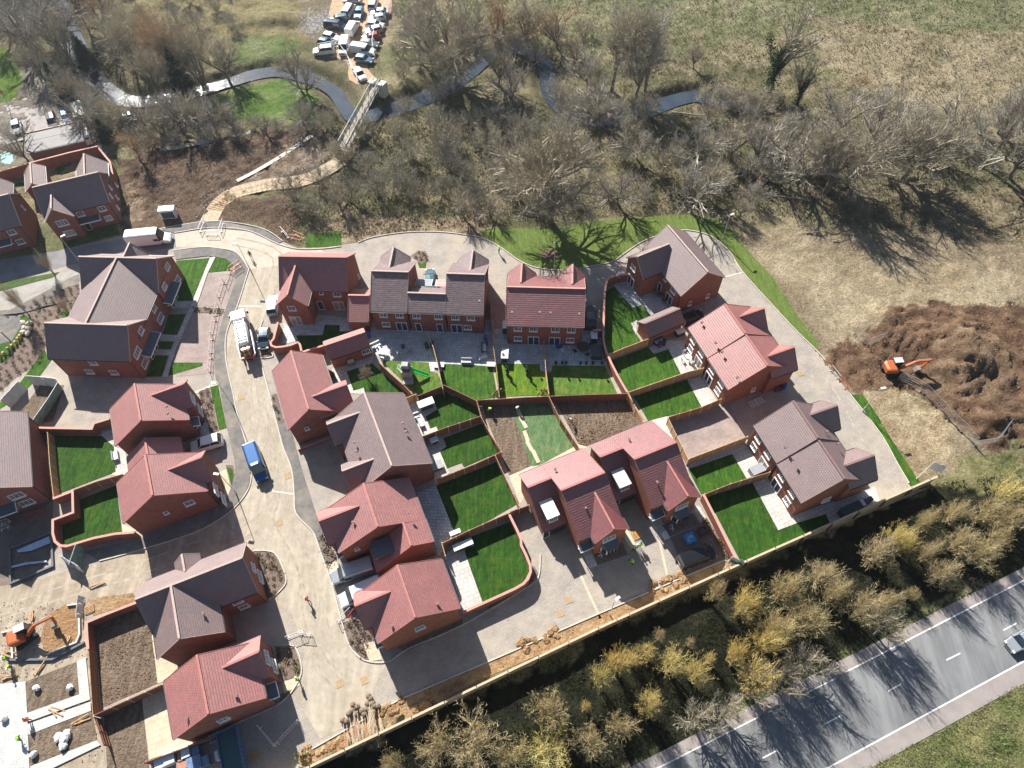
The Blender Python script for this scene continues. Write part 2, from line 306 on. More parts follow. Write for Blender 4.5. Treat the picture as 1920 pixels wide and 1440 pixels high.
# ---------------------------------------------------------------- houses: gabled blocks
class Blk:
    # c: centre in the house frame, a: direction of the ridge, L x Wd over the roof edges, he/hr: heights of eave and ridge
    def __init__(s,c,a,L,Wd,he,hr,tr=0.0,he2=None,wall=True):
        s.c=c; s.a=a; s.L=L; s.W=Wd; s.he=he; s.he2=he if he2 is None else he2; s.hr=hr; s.tr=tr; s.wall=wall
    def P(s,q,t,z):
        c,n=math.cos(s.a),math.sin(s.a); return (s.c[0]+q*c-t*n, s.c[1]+q*n+t*c, z)
    def zroof(s,t):
        if t<s.tr: return s.he+(s.hr-s.he)*(t+s.W/2)/(s.tr+s.W/2)
        return s.he2+(s.hr-s.he2)*(s.W/2-t)/(s.W/2-s.tr)
def cross(mb,b,q0,q1,prof,mi=0):
    n=len(prof); vs=[b.P(q0,t,z) for t,z in prof]+[b.P(q1,t,z) for t,z in prof]
    mb.add(vs,[tuple(range(n)),tuple(range(2*n-1,n-1,-1))]+[(i+n,(i+1)%n+n,(i+1)%n,i) for i in range(n)],mi)
def house(name,label,cat,cx,cy,th,blocks,tiles,brick,ridge,wins=(),group=None,gut=True,pipes=True,verge=None):
    r=thing(name,label,cat,(cx,cy,0),rad(th),group); r['th']=th
    wl=MB(); rf=MB()
    for i,b in enumerate(blocks):
        e=0.3; L2=b.L/2-0.15
        z0=b.zroof(-b.W/2+e)-0.17; z1=b.zroof(b.W/2-e)-0.17
        ev=0.012*i
        if b.wall: cross(wl,b,-L2+ev,L2-ev,[(-b.W/2+e+ev,-0.05),(-b.W/2+e+ev,z0),(b.tr,b.hr-0.2),(b.W/2-e-ev,z1),(b.W/2-e-ev,-0.05)][::-1])
        mi=0 if abs(math.sin(b.a))<0.5 else 1
        cross(rf,b,-b.L/2,b.L/2,[(-b.W/2,b.he),(b.tr,b.hr),(b.W/2,b.he2),(b.W/2,b.he2-0.14),(b.tr,b.hr-0.17),(-b.W/2,b.he-0.14)][::-1],mi)
    wl.build('wall',brick,r); ro=rf.build('roof',list(tiles),r)
    for i,b in enumerate(blocks):
        rd=MB(); rd.bar(b.P(-b.L/2+0.02,b.tr,b.hr+0.03),b.P(b.L/2-0.02,b.tr,b.hr+0.03),0.26,0.12); rd.build('ridge_tiles',ridge,ro)
        for q in ((-1,1) if i==0 else (1,)):
            x=q*(b.L/2+0.02); vg=MB(); vs=[b.P(x+d,t,z) for d in (-.025,.025) for t,z in ((-b.W/2,b.he+.04),(b.tr,b.hr+.04),(b.W/2,b.he2+.04),(b.W/2,b.he2-.16),(b.tr,b.hr-.16),(-b.W/2,b.he-.16))]
            vg.add(vs,[(0,1,4,5),(1,2,3,4),(11,10,7,6),(10,9,8,7)]+[(k,k+6,(k+1)%6+6,(k+1)%6) for k in range(6)]); vg.build('bargeboard',verge or ridge,ro)
    if gut:
        for i,b in enumerate(blocks):
            for t,z in ((-1,b.he),(1,b.he2)):
                if i==0 or b.L>3:
                    g=MB(); g.bar(b.P(-b.L/2+0.1,t*(b.W/2+0.05),z-0.1),b.P(b.L/2-0.1,t*(b.W/2+0.05),z-0.1),0.11,0.1); g.build('gutter',BLACK if ridge is not RIDGE_R else DKGREY,r)
        if pipes:
            b=blocks[0]
            for q in (-1,1):
                for t,z in ((-1,b.he),(1,b.he2)):
                    g=MB(); x=q*(b.L/2-0.4); y=t*(b.W/2-0.24); g.tube(b.P(x,y,0),b.P(x,y,z-0.3),0.04); g.tube(b.P(x,y,z-0.3),b.P(x,t*(b.W/2),z-0.1),0.04); g.build('downpipe',BLACK,r)
    M=Matrix.Translation((cx,cy,0))@Matrix.Rotation(rad(th),4,'Z'); Mi=M.inverted()
    for w_ in wins:
        bi,side,px,py,k=w_[:5]; curt=len(w_)>5 and w_[5]
        b=blocks[bi]; ax,sg=side[0],(1 if side[1]=='+' else -1)
        if ax=='s': p0=b.P(sg*(b.L/2-0.15-0.012*bi),0,0); nl=b.P(sg,0,0)
        else: p0=b.P(0,sg*(b.W/2-0.3-0.012*bi),0); nl=b.P(0,sg,0)
        nl=Vector((nl[0]-b.c[0],nl[1]-b.c[1],0)); pw=M@Vector(p0); nw=(M.to_3x3()@nl).normalized()
        d=ray(px,py); t=(pw-CO).dot(nw)/d.dot(nw); h=CO+d*t; hl=Mi@h
        wd,hh,_=WKIND[k]; he=b.he if side!='t+' else b.he2
        if k in('fd','d1','fr','gar'): z=hh/2+0.03
        elif len(w_)>6: z=w_[6]
        elif ax=='t': z=he-0.42-hh/2 if hl.z>he*0.55 else 1.5
        else: z=min(max(hl.z,1.2),b.hr-1.0)
        if ax=='t' and z+hh/2>he-0.3 and k not in('fd','d1','fr','gar'): z=he-0.32-hh/2
        ang=math.atan2(nl.y,nl.x)+PI/2
        o=add_win(r,(hl.x+nl.x*0.03,hl.y+nl.y*0.03,z),ang,k,curt)
    return r
def canopy(root,loc,rz,wd,dp,z,mt=None,posts=True,slope=0.35):
    f=MB(); f.add([(-wd/2,0,z+slope),(wd/2,0,z+slope),(wd/2,-dp,z),(-wd/2,-dp,z),(-wd/2,0,z+slope-0.12),(wd/2,0,z+slope-0.12),(wd/2,-dp,z-0.12),(-wd/2,-dp,z-0.12)],[(0,3,2,1),(4,5,6,7),(0,1,5,4),(1,2,6,5),(2,3,7,6),(3,0,4,7)])
    o=f.build('porch_canopy',mt or LEAD,root); o.location=loc; o.rotation_euler=(0,0,rz)
    e=MB(); e.box((0,-dp-0.02,z-0.05),(wd+0.1,0.06,0.18)); 
    for x in (-1,1): e.bar((x*wd/2,-dp,z-0.05),(x*wd/2,0,z+slope-0.05),0.06,0.18)
    if posts:
        for x in (-1,1): e.bar((x*(wd/2-0.1),-dp+0.1,z-0.1),(x*(wd/2-0.1),-0.05,z-0.8),0.08,0.08)
    e.build('canopy_trim',WHITE,o); return o
def vents(root,pts,z):
    inv=(Matrix.Translation(root.location)@Matrix.Rotation(root.rotation_euler.z,4,'Z')).inverted()
    for p in pts:
        v=inv@at(p[0],p[1],z); b=MB(); b.box((0,0,0),(0.22,0.3,0.25)); b.box((0,0,0.14),(0.3,0.36,0.05)); o=b.build('roof_vent',RIDGE_D,root); o.location=v
R90=PI/2
# ---------------------------------------------------------------- the houses
B_=Blk; a90=R90
hA=house('detached_house','L-shaped dark red-roofed house with a gabled wing, just right of the tanker lorry','house',-30.17,77.18,-4.7,
 [B_((0,0),0,10.8,8.1,4.96,8.35),B_((-2.78,-4.1),-a90,6.0,5.0,4.96,7.5)],RED,BR_OR,RIDGE_R,
 [(1,'s+',547,577,'w2'),(1,'s+',557,604,'fd',1),(0,'t-',603,551,'ws'),(0,'t-',632,551,'w2'),(0,'t-',602,573,'d1'),(0,'t-',636,573,'fd',1),(0,'s+',672,521,'w1')])
hAg=house('garage','small red-roofed brick garage wedged between the L-shaped house and the long brown-roofed terrace','garage',-23.3,71.9,-4.7,
 [B_((0,0),0,3.3,6.6,2.6,4.9)],RED,BR_OR,COPE,[],pipes=False)
hB=house('semi_detached_house','pair of joined houses under one dark red roof with two small front gables','house',5.75,68.95,-5.3,
 [B_((0,0),0,11.8,9.9,5.07,8.19),B_((-3.9,3.6),a90,4.0,4.5,5.0,7.3),B_((3.95,3.6),a90,4.0,4.5,5.0,7.3)],RDK,BR_RD,COPE,
 [(0,'t-',971,617,'w2'),(0,'t-',1000,617,'w2'),(0,'t-',1041,618,'w2'),(0,'t-',1071,620,'w2'),(0,'t-',971,633,'w2',0,1.55),(0,'t-',1069,637,'w2',0,1.55),(0,'t-',1000.5,640,'fd'),(0,'t-',1039.5,641,'fd')])
vents(hB,[(1012,586),(1032,587),(960,586),(1086,589)],6.6)
hC=house('terrace_house','long terrace with streaky brown roof, a notch in it showing a car behind','house',-12.07,72.81,-5.9,
 [B_((-5.86,0),0,5.72,10.4,4.93,8.39),B_((5.78,0),0,5.88,10.4,4.93,8.39),B_((-0.08,-2.62),0,5.95,5.1,4.93,6.65),B_((-6.5,4.0),a90,4.4,5.0,4.9,7.15),B_((6.2,4.0),a90,4.4,4.9,4.9,7.0)],BRS,BR_RD,RIDGE_B,
 [(0,'t-',719,590,'w2'),(0,'t-',749,591,'w2'),(0,'t-',781,592,'w2'),(0,'t-',822,594,'w2'),(0,'t-',854,596,'w2'),(0,'t-',883,597,'w2'),(0,'t-',724,607,'w2',0,1.55),(0,'t-',877,613,'w2',0,1.55),(0,'t-',754,612,'fd'),(0,'t-',785,613,'d1'),(0,'t-',825,615,'d1'),(0,'t-',857,616,'fd')])
vents(hC,[(899,565)],6.6)
canopy(hC,(-1.6,1.6,0),PI,2.6,1.6,3.0,mt=LEADG,posts=True); canopy(hC,(1.6,1.6,0),PI,2.6,1.6,3.0,mt=RED[0])
hD=house('detached_house','brown-roofed detached house with a dark side wing on the bend of the upper right lane','house',28.11,75.72,-65.9,
 [B_((0,0),0,11.1,8.3,4.7,8.1),B_((-2.55,-4.43),-a90,6.0,5.2,4.7,7.4)],BRN,BR_OR,RIDGE_B,
 [(1,'s+',1187,509,'w2',0,4.4),(1,'s+',1182,534,'fd'),(0,'t-',1247,529,'ws'),(0,'t-',1262,549,'w2'),(0,'t-',1236,544,'d1'),(0,'t-',1253,567,'fd'),(0,'s+',1291,575,'w1',0,1.5),(0,'s+',1324,561,'w1',0,1.5)])
hD1=house('garage','narrow brown-roofed brick garage at the end of the upper right garden','garage',23.42,65.9,24.1,
 [B_((0,0),0,6.4,3.5,2.43,3.9)],BRN,BR_OR,RIDGE_D,[],pipes=False)
Ew=[(0,'t-',1301,637,'w2'),(0,'t-',1316,662,'w2'),(0,'t-',1337,692,'w2'),(0,'t-',1354,718,'w2'),(0,'t-',1295,656,'w2',0,1.55),(0,'t-',1308,683,'fd',1),(0,'t-',1328,711,'fd'),(0,'t-',1346,734,'w2',0,1.55),(1,'s+',1408,738,'w1',0,1.7),(1,'s+',1444,726,'w2',0,1.7)]
hE=house('semi_detached_house','pair of joined houses under one light red roof with two dark-sided gables','house',33.61,58.98,-71.3,
 [B_((-2.95,0),0,5.85,10.8,4.75,7.95),B_((2.93,0),0,5.85,10.8,4.72,7.83),B_((-3.38,3.25),a90,4.2,4.8,4.75,7.3),B_((4.2,3.43),a90,4.3,4.7,4.75,7.26)],RED,BR_OR,RIDGE_R,Ew)
vents(hE,[(1342,643),(1354,660)],6.4); vents(hE,[(1316,605),(1383,708)],6.2)
hF=house('semi_detached_house','pair of joined houses under one brown roof with two dark-sided gables','house',38.91,41.39,-72.5,
 [B_((-3.0,0),0,6.0,9.6,4.93,8.83),B_((3.0,0),0,6.0,9.6,4.85,8.62),B_((-3.88,3.9),a90,4.3,4.8,4.9,7.36),B_((4.1,4.1),a90,4.3,4.9,4.9,7.34)],BRN,BR_OR,RIDGE_D,
 [(0,'t-',1423,823,'w2'),(0,'t-',1441,852,'w2'),(0,'t-',1468,893,'w2'),(0,'t-',1488,923,'w2'),(0,'t-',1414,838,'w2',0,1.55),(0,'t-',1431,871,'fd',1),(0,'t-',1457,908,'fd'),(0,'t-',1477,939,'w2',0,1.55),(1,'s+',1543,943,'w2',0,1.8)])
vents(hF,[(1473,839),(1488,862)],7.0); vents(hF,[(1550,809),(1571,832)],7.0)
hG=house('semi_detached_house','large brown-roofed house pair with white ridge line in the middle of the estate','house',-18.02,45.98,-68.7,
 [B_((0,0),0,12.1,10.2,5.03,8.52),B_((-4.02,-3.7),-a90,4.8,4.5,5.0,7.4),B_((3.4,-3.75),-a90,4.8,4.3,5.0,7.2)],BRN,BR_RD,RIDGE_B,
 [(0,'t-',662,845,'w2'),(0,'t-',656,851,'fr')])
vents(hG,[(755,793),(761,809)],6.8); vents(hG,[(664,829),(668,846)],6.8)
hH=house('detached_house','light red-roofed house with a stepped roof, grey flat dormer and a silver van beside it','house',-18.27,35.3,-69.5,
 [B_((0,0),0,6.3,11.4,4.99,8.18),B_((4.75,1.78),0,3.3,8.0,2.6,6.5,tr=1.2,he2=4.99),B_((-0.8,-4.0),-a90,5.2,5.0,4.99,7.46)],RED,BR_OR,RIDGE_R,
 [(0,'s+',674,1036,'ws',0,4.0)])
vents(hH,[(766,961),(662,979)],7.0)
hI=house('detached_house','light red-roofed house with a single dark front gable beside the lowest paved lane','house',-13.25,24.12,-69.2,
 [B_((0,0),0,6.6,10.3,5.23,8.96),B_((-1.12,-3.9),-a90,4.4,4.6,5.2,7.7)],RED,BR_OR,RIDGE_R,[(0,'s+',788,1178,'w2',0,4.2)])
vents(hI,[(820,1132),(734,1173)],7.2)
hJ=house('link_detached_house','upper of the two light red houses joined by a low link','house',-51.33,51.92,-68.6,
 [B_((0,0),0,6.5,10.1,4.81,8.28),B_((-1.2,3.7),a90,4.6,4.9,4.8,7.2)],RED,BR_RD,RIDGE_R,
 [(1,'s+',358,745,'w3',0,4.2),(1,'s+',371,765,'w3',0,1.6)])
vents(hJ,[(312,762),(314,775)],7.2)
hK=house('link_detached_house','lower of the two light red houses joined by a low link','house',-46.83,40.5,-68.1,
 [B_((0,0),0,6.3,10.9,5.0,8.8),B_((-0.6,4.0),a90,4.6,5.0,4.9,7.4),B_((-5.4,-0.6),0,4.8,7.4,3.4,6.1)],RED,BR_RD,RIDGE_R,
 [(1,'s+',389,903,'w3',0,4.2),(1,'s+',403,920,'w3',0,1.6),(0,'s+',324,972,'ws',0,3.6),(0,'s+',369,956,'w2',0,3.8)])
hL=house('detached_house','brown-roofed T-shaped house with a dark shaded slope beside the planted corner bed','house',-39.12,27.02,20.7,
 [B_((0,0),0,12.6,6.9,4.7,8.15),B_((-2.11,-3.4),-a90,6.5,7.9,4.94,8.3),B_((-1.0,3.1),a90,2.4,3.2,4.7,6.3)],BRN,BR_RD,RIDGE_B,
 [(0,'s+',474,1065,'w2',0,4.0),(0,'s+',487,1082,'w3',0,1.6),(0,'t-',445,1128,'w2'),(0,'t-',458,1137,'w2',0,1.6)])
vents(hL,[(381,1150)],6.6)
hM=house('detached_house','light red-roofed house with a pale front gable at the bottom left beside the stacked pallets','house',-35.16,15.14,-68.1,
 [B_((0,0),0,6.6,10.4,4.88,8.34),B_((-1.25,3.8),a90,4.6,5.0,4.7,7.0)],RED,BR_RD,RIDGE_R,
 [(1,'s+',501,1235,'w3',0,4.0),(1,'s+',514,1250,'w3',0,1.6),(0,'s+',423,1350,'w2',0,3.8)])
vents(hM,[(350,1347),(443,1305)],6.8)
hN=house('detached_house','light red-roofed house right of the sandy road, just above the large brown roof','house',-29.55,54.66,-69.5,
 [B_((0,0),0,10.6,7.6,4.8,7.95),B_((2.95,3.3),a90,5.0,4.9,4.8,7.2)],RED,BR_RD,RIDGE_R,[(0,'s+',582,815,'ws',0,3.5)])
hG1=house('garage','small dark red-roofed garage with a white-framed window at the edge of the slabbed patio','garage',-25.03,64.29,20.7,
 [B_((0,0),0,6.4,3.8,2.6,3.96)],RED,BR_OR,COPE,[(0,'t-',686.5,660,'w2')],pipes=False)
for nm,lab,cx,cy,th,Lw in [('O1','left one of the twin houses with pale pink slope, white dormer and front gable',8.37,37.01,21.0,(0.91,-4.09)),('O2','right one of the twin houses with pale pink slope, white dormer and front gable',18.03,40.83,20.8,(0.98,-4.09))]:
    o1=nm=='O1'
    o=house('detached_house',lab,'house',cx,cy,th,[B_((0,0.05),0,6.1,11.35,4.9,8.38),B_((-4.72,1.78),0,3.4,7.75,2.4,6.65,tr=1.02,he2=4.92),B_((Lw[0],Lw[1]-0.05),-a90,5.3,4.85,4.9,7.35)],RDK,BR_OR,RIDGE_R,
     [(2,'s+',1143 if o1 else 1281,1003 if o1 else 942,'w3',0,4.25),(1,'t-',1042 if o1 else 1177,992 if o1 else 935,'gar')])
    d=MB(); d.box((-4.75,-0.2,4.25),(1.7,2.6,1.5)); dm=d.build('dormer',mat('dormer_cheeks',(0.09,0.1,0.12),0.6),o)
    e=MB(); e.box((-4.75,-0.35,5.06),(1.75,2.6,0.12)); e.build('dormer_roof',FLATW if o1 else mat('pale_blue_membrane',(0.5,0.53,0.52),0.5),dm)
    add_win(dm,(-4.75,-1.53,4.4),0,'w2')
    # bay window with lead canopy, entrance canopy
    bx,by=Lw[0],Lw[1]-2.62; by-=0.06
    b=MB(); b.prism([(bx-1.25,by+0.1),(bx-0.75,by-0.75),(bx+0.75,by-0.75),(bx+1.25,by+0.1)],0.6,2.25); bw=b.build('bay_window',WHITE,o)
    g=MB(); 
    for i,(p,q) in enumerate([((bx-1.22,by),(bx-0.77,by-0.72)),((bx-0.72,by-0.77),(bx+0.72,by-0.77)),((bx+0.77,by-0.72),(bx+1.22,by))]):
        n_=1 if i!=1 else 3
        for k in range(n_):
            u0=(k+0.12)/n_; u1=(k+0.88)/n_
            A=(p[0]+(q[0]-p[0])*u0,p[1]+(q[1]-p[1])*u0,1.4); C=(p[0]+(q[0]-p[0])*u1,p[1]+(q[1]-p[1])*u1,1.4); g.bar(A,C,0.08,1.2)
    g.build('pane',PANE,bw)
    c=MB(); c.prism([(bx-1.4,by+0.15),(bx-0.8,by-0.9),(bx+0.8,by-0.9),(bx+1.4,by+0.15)],2.25,2.4); c.add([(bx-1.4,by+0.15,2.4),(bx-0.8,by-0.9,2.4),(bx+0.8,by-0.9,2.4),(bx+1.4,by+0.15,2.4),(bx-1.1,by+0.1,2.9),(bx+1.1,by+0.1,2.9)],[(0,1,4),(1,2,5,4),(2,3,5)]); c.build('bay_roof',LEAD,o)
    canopy(o,(-2.15,-5.5,0),0,1.9,0.95,2.5); add_win(o,(-2.15,-5.42,1.05),0,'fr')
    add_win(o,(-5.9,-1.95,1.05),0,'d1',nm='side_door')
    vents(o,[(1098,952),(1041,880)] if o1 else [(1232,904),(1180,824)],6.6)
hAp=house('apartment_building','large brown-roofed apartment building with an H-shaped roof and two dark flat canopies','apartment building',-62.19,65.64,-5.3,
 [B_((0,0),0,12.6,7.9,4.98,8.62),B_((0,13.1),0,12.6,7.8,4.96,8.58),B_((-0.1,6.6),a90,13.0,12.4,4.98,8.6,wall=True),B_((-0.1,15.6),a90,3.6,4.3,4.9,7.4)],BRN,BR_RD,RIDGE_B,
 [(0,'t-',173,678,'w2'),(0,'t-',168,696,'w2',0,1.5),(0,'t-',213,697,'w2',0,1.5),
  (0,'s+',267,625,'w2',0,5.3),(0,'s+',254,659,'w3',0,4.2),(0,'s+',271,680,'w3',0,1.6),
  (1,'s+',317,507,'w2',0,5.4),(1,'s+',305,534,'w2',0,4.2),(1,'s+',332,527,'w3',0,1.7),
  (2,'t-',288,579,'w2',0,4.0),(2,'t-',302,600,'w3',0,1.6)])
canopy(hAp,(6.17,0.9,0),a90,4.6,1.3,2.5); canopy(hAp,(6.17,11.2,0),a90,4.6,1.3,2.5)
for v in (0.2,1.9,10.5,12.0): add_win(hAp,(6.2,v,1.05),a90,'fr')
h1=house('detached_house','purple-brown roofed house with front gable and white porch, above the long white van','house',-74.92,97.59,17.1,
 [B_((0,0),0,10.9,7.9,4.81,8.38),B_((-2.93,-3.4),-a90,3.6,4.9,4.81,7.3),B_((2.74,4.27),a90,5.8,5.5,4.8,7.57)],BRN,BR_RD,RIDGE_B,
 [(1,'s+',115,415,'w3',0,4.0),(1,'s+',130,436,'w3',1,1.6),(0,'t-',149,399,'w2'),(0,'t-',190,389,'w2'),(0,'t-',203,408,'w2',1,1.6),(0,'t-',168,428,'fr'),(0,'s+',206,352,'wn',0,4.1),(0,'s+',217,347,'wn',0,1.7),(0,'s+',210,372,'wn',0,4.1),(0,'s+',221,374,'wn',0,1.7),(0,'s+',223,394,'wn',0,1.7)],verge=CREAM)
canopy(h1,(0.9,-3.72,0),0,3.6,1.1,2.5)
h1g=house('garage','small weathered purple-roofed garage behind the top left house','garage',-86.02,105.17,-69.5,[B_((0,0),0,6.1,3.7,2.52,3.9)],BRN,BR_OR,RIDGE_B,[],pipes=False)
h3=house('detached_house','purple-brown roofed house cut by the left edge with a white porch canopy','house',-86.74-1.5,93.73-0.5,18.0,
 [B_((-1.0,0),0,11.6,8.5,4.88,8.35),B_((0.7,4.6),a90,6.0,5.3,4.88,7.9)],BRN,BR_RD,RIDGE_B,
 [(0,'t-',20,433,'w2'),(0,'t-',37,451,'w2',0,1.6),(0,'s+',41,388,'wn',0,4.3)],verge=CREAM)
canopy(h3,(0.2,-4.0,0),0,3.4,1.3,2.5)
h4=house('detached_house','brown-roofed house cut by the left edge above the shaded building yard','house',-70.88,45.76,-68.8,
 [B_((0,-0.2),0,12.6,9.4,4.81,8.6)],BRN,BR_RD,RIDGE_B,[(0,'s+',30,928,'w3',0,4.0),(0,'s+',55,945,'w3',0,1.7)],verge=RIDGE_B)
canopy(h4,(6.2,-0.6,0),a90,3.4,1.4,2.5)
canopy(hJ,(2.2,4.78,0),PI,1.6,0.9,2.4); canopy(hM,(2.2,4.93,0),PI,1.8,1.0,2.4); canopy(hH,(2.0,-5.43,0),0,1.5,0.8,2.4,mt=LEAD); canopy(hI,(2.4,-4.88,0),0,1.3,0.8,2.4)
# flat dormer on the garage slope of the stepped house
d=MB(); d.box((4.5,-0.35,4.2),(1.9,2.3,1.3)); dm=d.build('dormer',mat('dormer_cheeks',(0.09,0.1,0.12),0.6),hH)
e=MB(); e.box((4.5,-0.45,4.92),(2.2,2.6,0.12)); e.build('dormer_roof',LEAD,dm); add_win(dm,(4.5,-1.53,4.2),0,'w2')
# ---------------------------------------------------------------- terrain: one sheet, heights and soil/grass colours
rng=np.random.RandomState(7)
_lat=rng.rand(256,256)
def vnoise(x,y):
    xi=np.floor(x).astype(int); yi=np.floor(y).astype(int); fx=x-xi; fy=y-yi; fx=fx*fx*(3-2*fx); fy=fy*fy*(3-2*fy)
    g=lambda a,b:_lat[a%256,b%256]
    return (g(xi,yi)*(1-fx)+g(xi+1,yi)*fx)*(1-fy)+(g(xi,yi+1)*(1-fx)+g(xi+1,yi+1)*fx)*fy
def fbm(x,y,o=5,g=0.5):
    s=0;a=1;t=0
    for i in range(o): s=s+a*vnoise(x*2**i+17*i,y*2**i+31*i); t+=a; a*=g
    return s/t
def inpoly(X,Y,pts):
    r=np.zeros(X.shape,bool); n=len(pts)
    for i in range(n):
        x0,y0=pts[i][:2]; x1,y1=pts[(i+1)%n][:2]
        if y0==y1: continue
        c=((Y>=min(y0,y1))&(Y<max(y0,y1)))&(X<(x1-x0)*(Y-y0)/(y1-y0)+x0); r^=c
    return r
def dist_line(X,Y,pts):
    d=np.full(X.shape,1e9)
    for (x0,y0),(x1,y1) in zip([p[:2] for p in pts[:-1]],[p[:2] for p in pts[1:]]):
        L=(x1-x0)**2+(y1-y0)**2+1e-9; t=np.clip(((X-x0)*(x1-x0)+(Y-y0)*(y1-y0))/L,0,1)
        d=np.minimum(d,np.hypot(X-x0-t*(x1-x0),Y-y0-t*(y1-y0)))
    return d
RIV=[(85,-30),(112,20),(133,68),(150,100),(172,140),(205,172),(235,188),(270,190),(300,187),(345,178),(385,167),(430,154),(475,140),(520,134),(560,140),(600,155),(630,175),(650,205),(668,222),(705,214),(760,197),(800,182),(845,160),(885,130),(925,100),(975,92),(1012,112),(1027,140),(1030,168),(1060,205),(1120,226),(1180,218),(1240,196),(1300,180),(1345,190),(1395,202),(1450,205)]
RIVW=W(smooth_pts(RIV,4),-0.9)
P0=[(-60,492),(0,487),(110,470),(235,440),(297,430),(367,418),(423,417),(493,430),(530,453),(560,466),(610,464),(670,455),(700,445),(760,436),(820,435),(870,440),(905,447),(940,465),(975,490),(1010,503),(1060,507),(1110,500),(1147,491),(1174,473),(1201,455),(1229,443),(1272,433),(1289,432),(1323,439),(1350,455),(1370,475),(1392,510),(1452,577),(1495,623),(1545,673),(1594,740),(1630,786),(1658,825),(1683,871),(1704,906),(1725,918),(1745,914),(1390,1062),(1358,1051),(1287,1080),(1120,1152),(913,1242),(747,1313),(660,1362),(575,1412),(560,1450),(520,1500),(150,1500),(-80,1500)]
P0W=W(P0)
def axis(a,b,st,far):
    c=list(np.arange(a,b+st/2,st)); lo=[a-(2**k)*st*4 for k in range(1,9) if (2**k)*st*4<far]; hi=[b+(2**k)*st*4 for k in range(1,9) if (2**k)*st*4<far]
    return np.array(sorted(lo)+c+hi)
gx=axis(-135,140,0.5,900); gy=axis(-12,190,0.5,900)
gx=np.concatenate([[-900],gx[gx>-890],[900]]) ; gy=np.concatenate([[-500],gy[gy>-490],[1100]])
GX,GY=np.meshgrid(gx,gy)
wx=GX+(fbm(GX*0.35,GY*0.35,4)-0.5)*5; wy=GY+(fbm(GX*0.35+50,GY*0.35+9,4)-0.5)*5
def blob(px,py,r,z=0): p=at(px,py,0); return np.exp(-((GX-p.x)**2+(GY-p.y)**2)/(r*r))
def zone(pts,soft=True): q=W(pts); return inpoly(wx,wy,q) if soft else inpoly(GX,GY,q)
dr=dist_line(GX,GY,RIVW)
n1=fbm(GX*0.12,GY*0.12,5); n2=fbm(GX*0.9,GY*0.9,4); n3=fbm(GX*0.3+7,GY*0.3,5)
C=np.zeros(GX.shape+(3,))
def lerp(a,b,t): return np.array(a)*(1-t[...,None])+np.array(b)*t[...,None]
sst=lambda x,a,b: np.clip((x-a)/(b-a),0,1)
# meadow: mottled green and straw
C[:]=lerp((0.16,0.165,0.08),(0.29,0.25,0.16),sst(n1,0.42,0.6))
k=sst(n3,0.5,0.68); C[:]=C*(1-k[...,None]*0.5)+np.array((0.31,0.24,0.15))*k[...,None]*0.5
def paint(pts,c1,c2,f=None,amt=1.0):
    z=zone(pts); t=sst(n3 if f is None else f,0.35,0.65); q=lerp(c1,c2,t); C[z]=C[z]*(1-amt)+q[z]*amt; return z
# wood floor and scrub along the river
paint([(-60,-40),(700,-40),(700,60),(720,180),(900,60),(1100,60),(1330,110),(1700,170),(2000,210),(2000,440),(1800,400),(1600,380),(1400,390),(1100,430),(640,440),(560,420),(520,360),(640,290),(600,240),(-60,300)],(0.13,0.125,0.065),(0.25,0.215,0.135))
paint([(880,-40),(1300,-40),(1480,-40),(2000,-40),(2000,80),(1500,70),(1250,60),(1080,110),(960,60)],(0.165,0.175,0.085),(0.25,0.235,0.14))
paint([(1500,20),(1750,60),(2000,60),(2000,260),(1700,190),(1560,150)],(0.25,0.21,0.13),(0.34,0.28,0.19))
paint([(230,-40),(560,-40),(590,60),(520,130),(420,120),(260,60)],(0.2,0.17,0.09),(0.26,0.23,0.12))
paint([(430,70),(560,70),(560,110),(430,120)],(0.12,0.17,0.05),(0.19,0.21,0.1))
paint([(470,155),(545,140),(600,190),(590,225),(500,235),(380,215),(400,180)],(0.09,0.17,0.03),(0.16,0.22,0.07))
paint([(560,-40),(740,-40),(745,40),(700,60),(705,150),(680,160),(640,110),(570,60)],(0.18,0.15,0.1),(0.25,0.2,0.14))
# rough strip with dead stems above the top lane
paint([(650,400),(910,400),(905,447),(820,436),(700,446),(640,462),(560,462),(600,425)],(0.26,0.2,0.13),(0.38,0.3,0.21),n2)
paint([(690,370),(900,375),(900,400),(700,405)],(0.13,0.15,0.07),(0.24,0.21,0.12))
# dark bare soil, upper left
SOILZ=paint([(225,300),(330,275),(480,250),(600,245),(650,275),(600,330),(520,350),(470,340),(400,380),(380,420),(300,430),(235,445)],(0.075,0.052,0.04),(0.15,0.105,0.08),n2)
paint([(450,335),(560,262),(600,250),(640,262),(630,300),(560,320),(490,345)],(0.17,0.13,0.1),(0.3,0.25,0.2),n2)
paint([(415,400),(450,372),(540,362),(560,420),(540,455),(490,430),(430,415)],(0.08,0.058,0.042),(0.14,0.1,0.075),n2)
paint([(236,345),(262,330),(270,400),(262,415),(244,430)],(0.2,0.14,0.1),(0.3,0.23,0.17),n2)
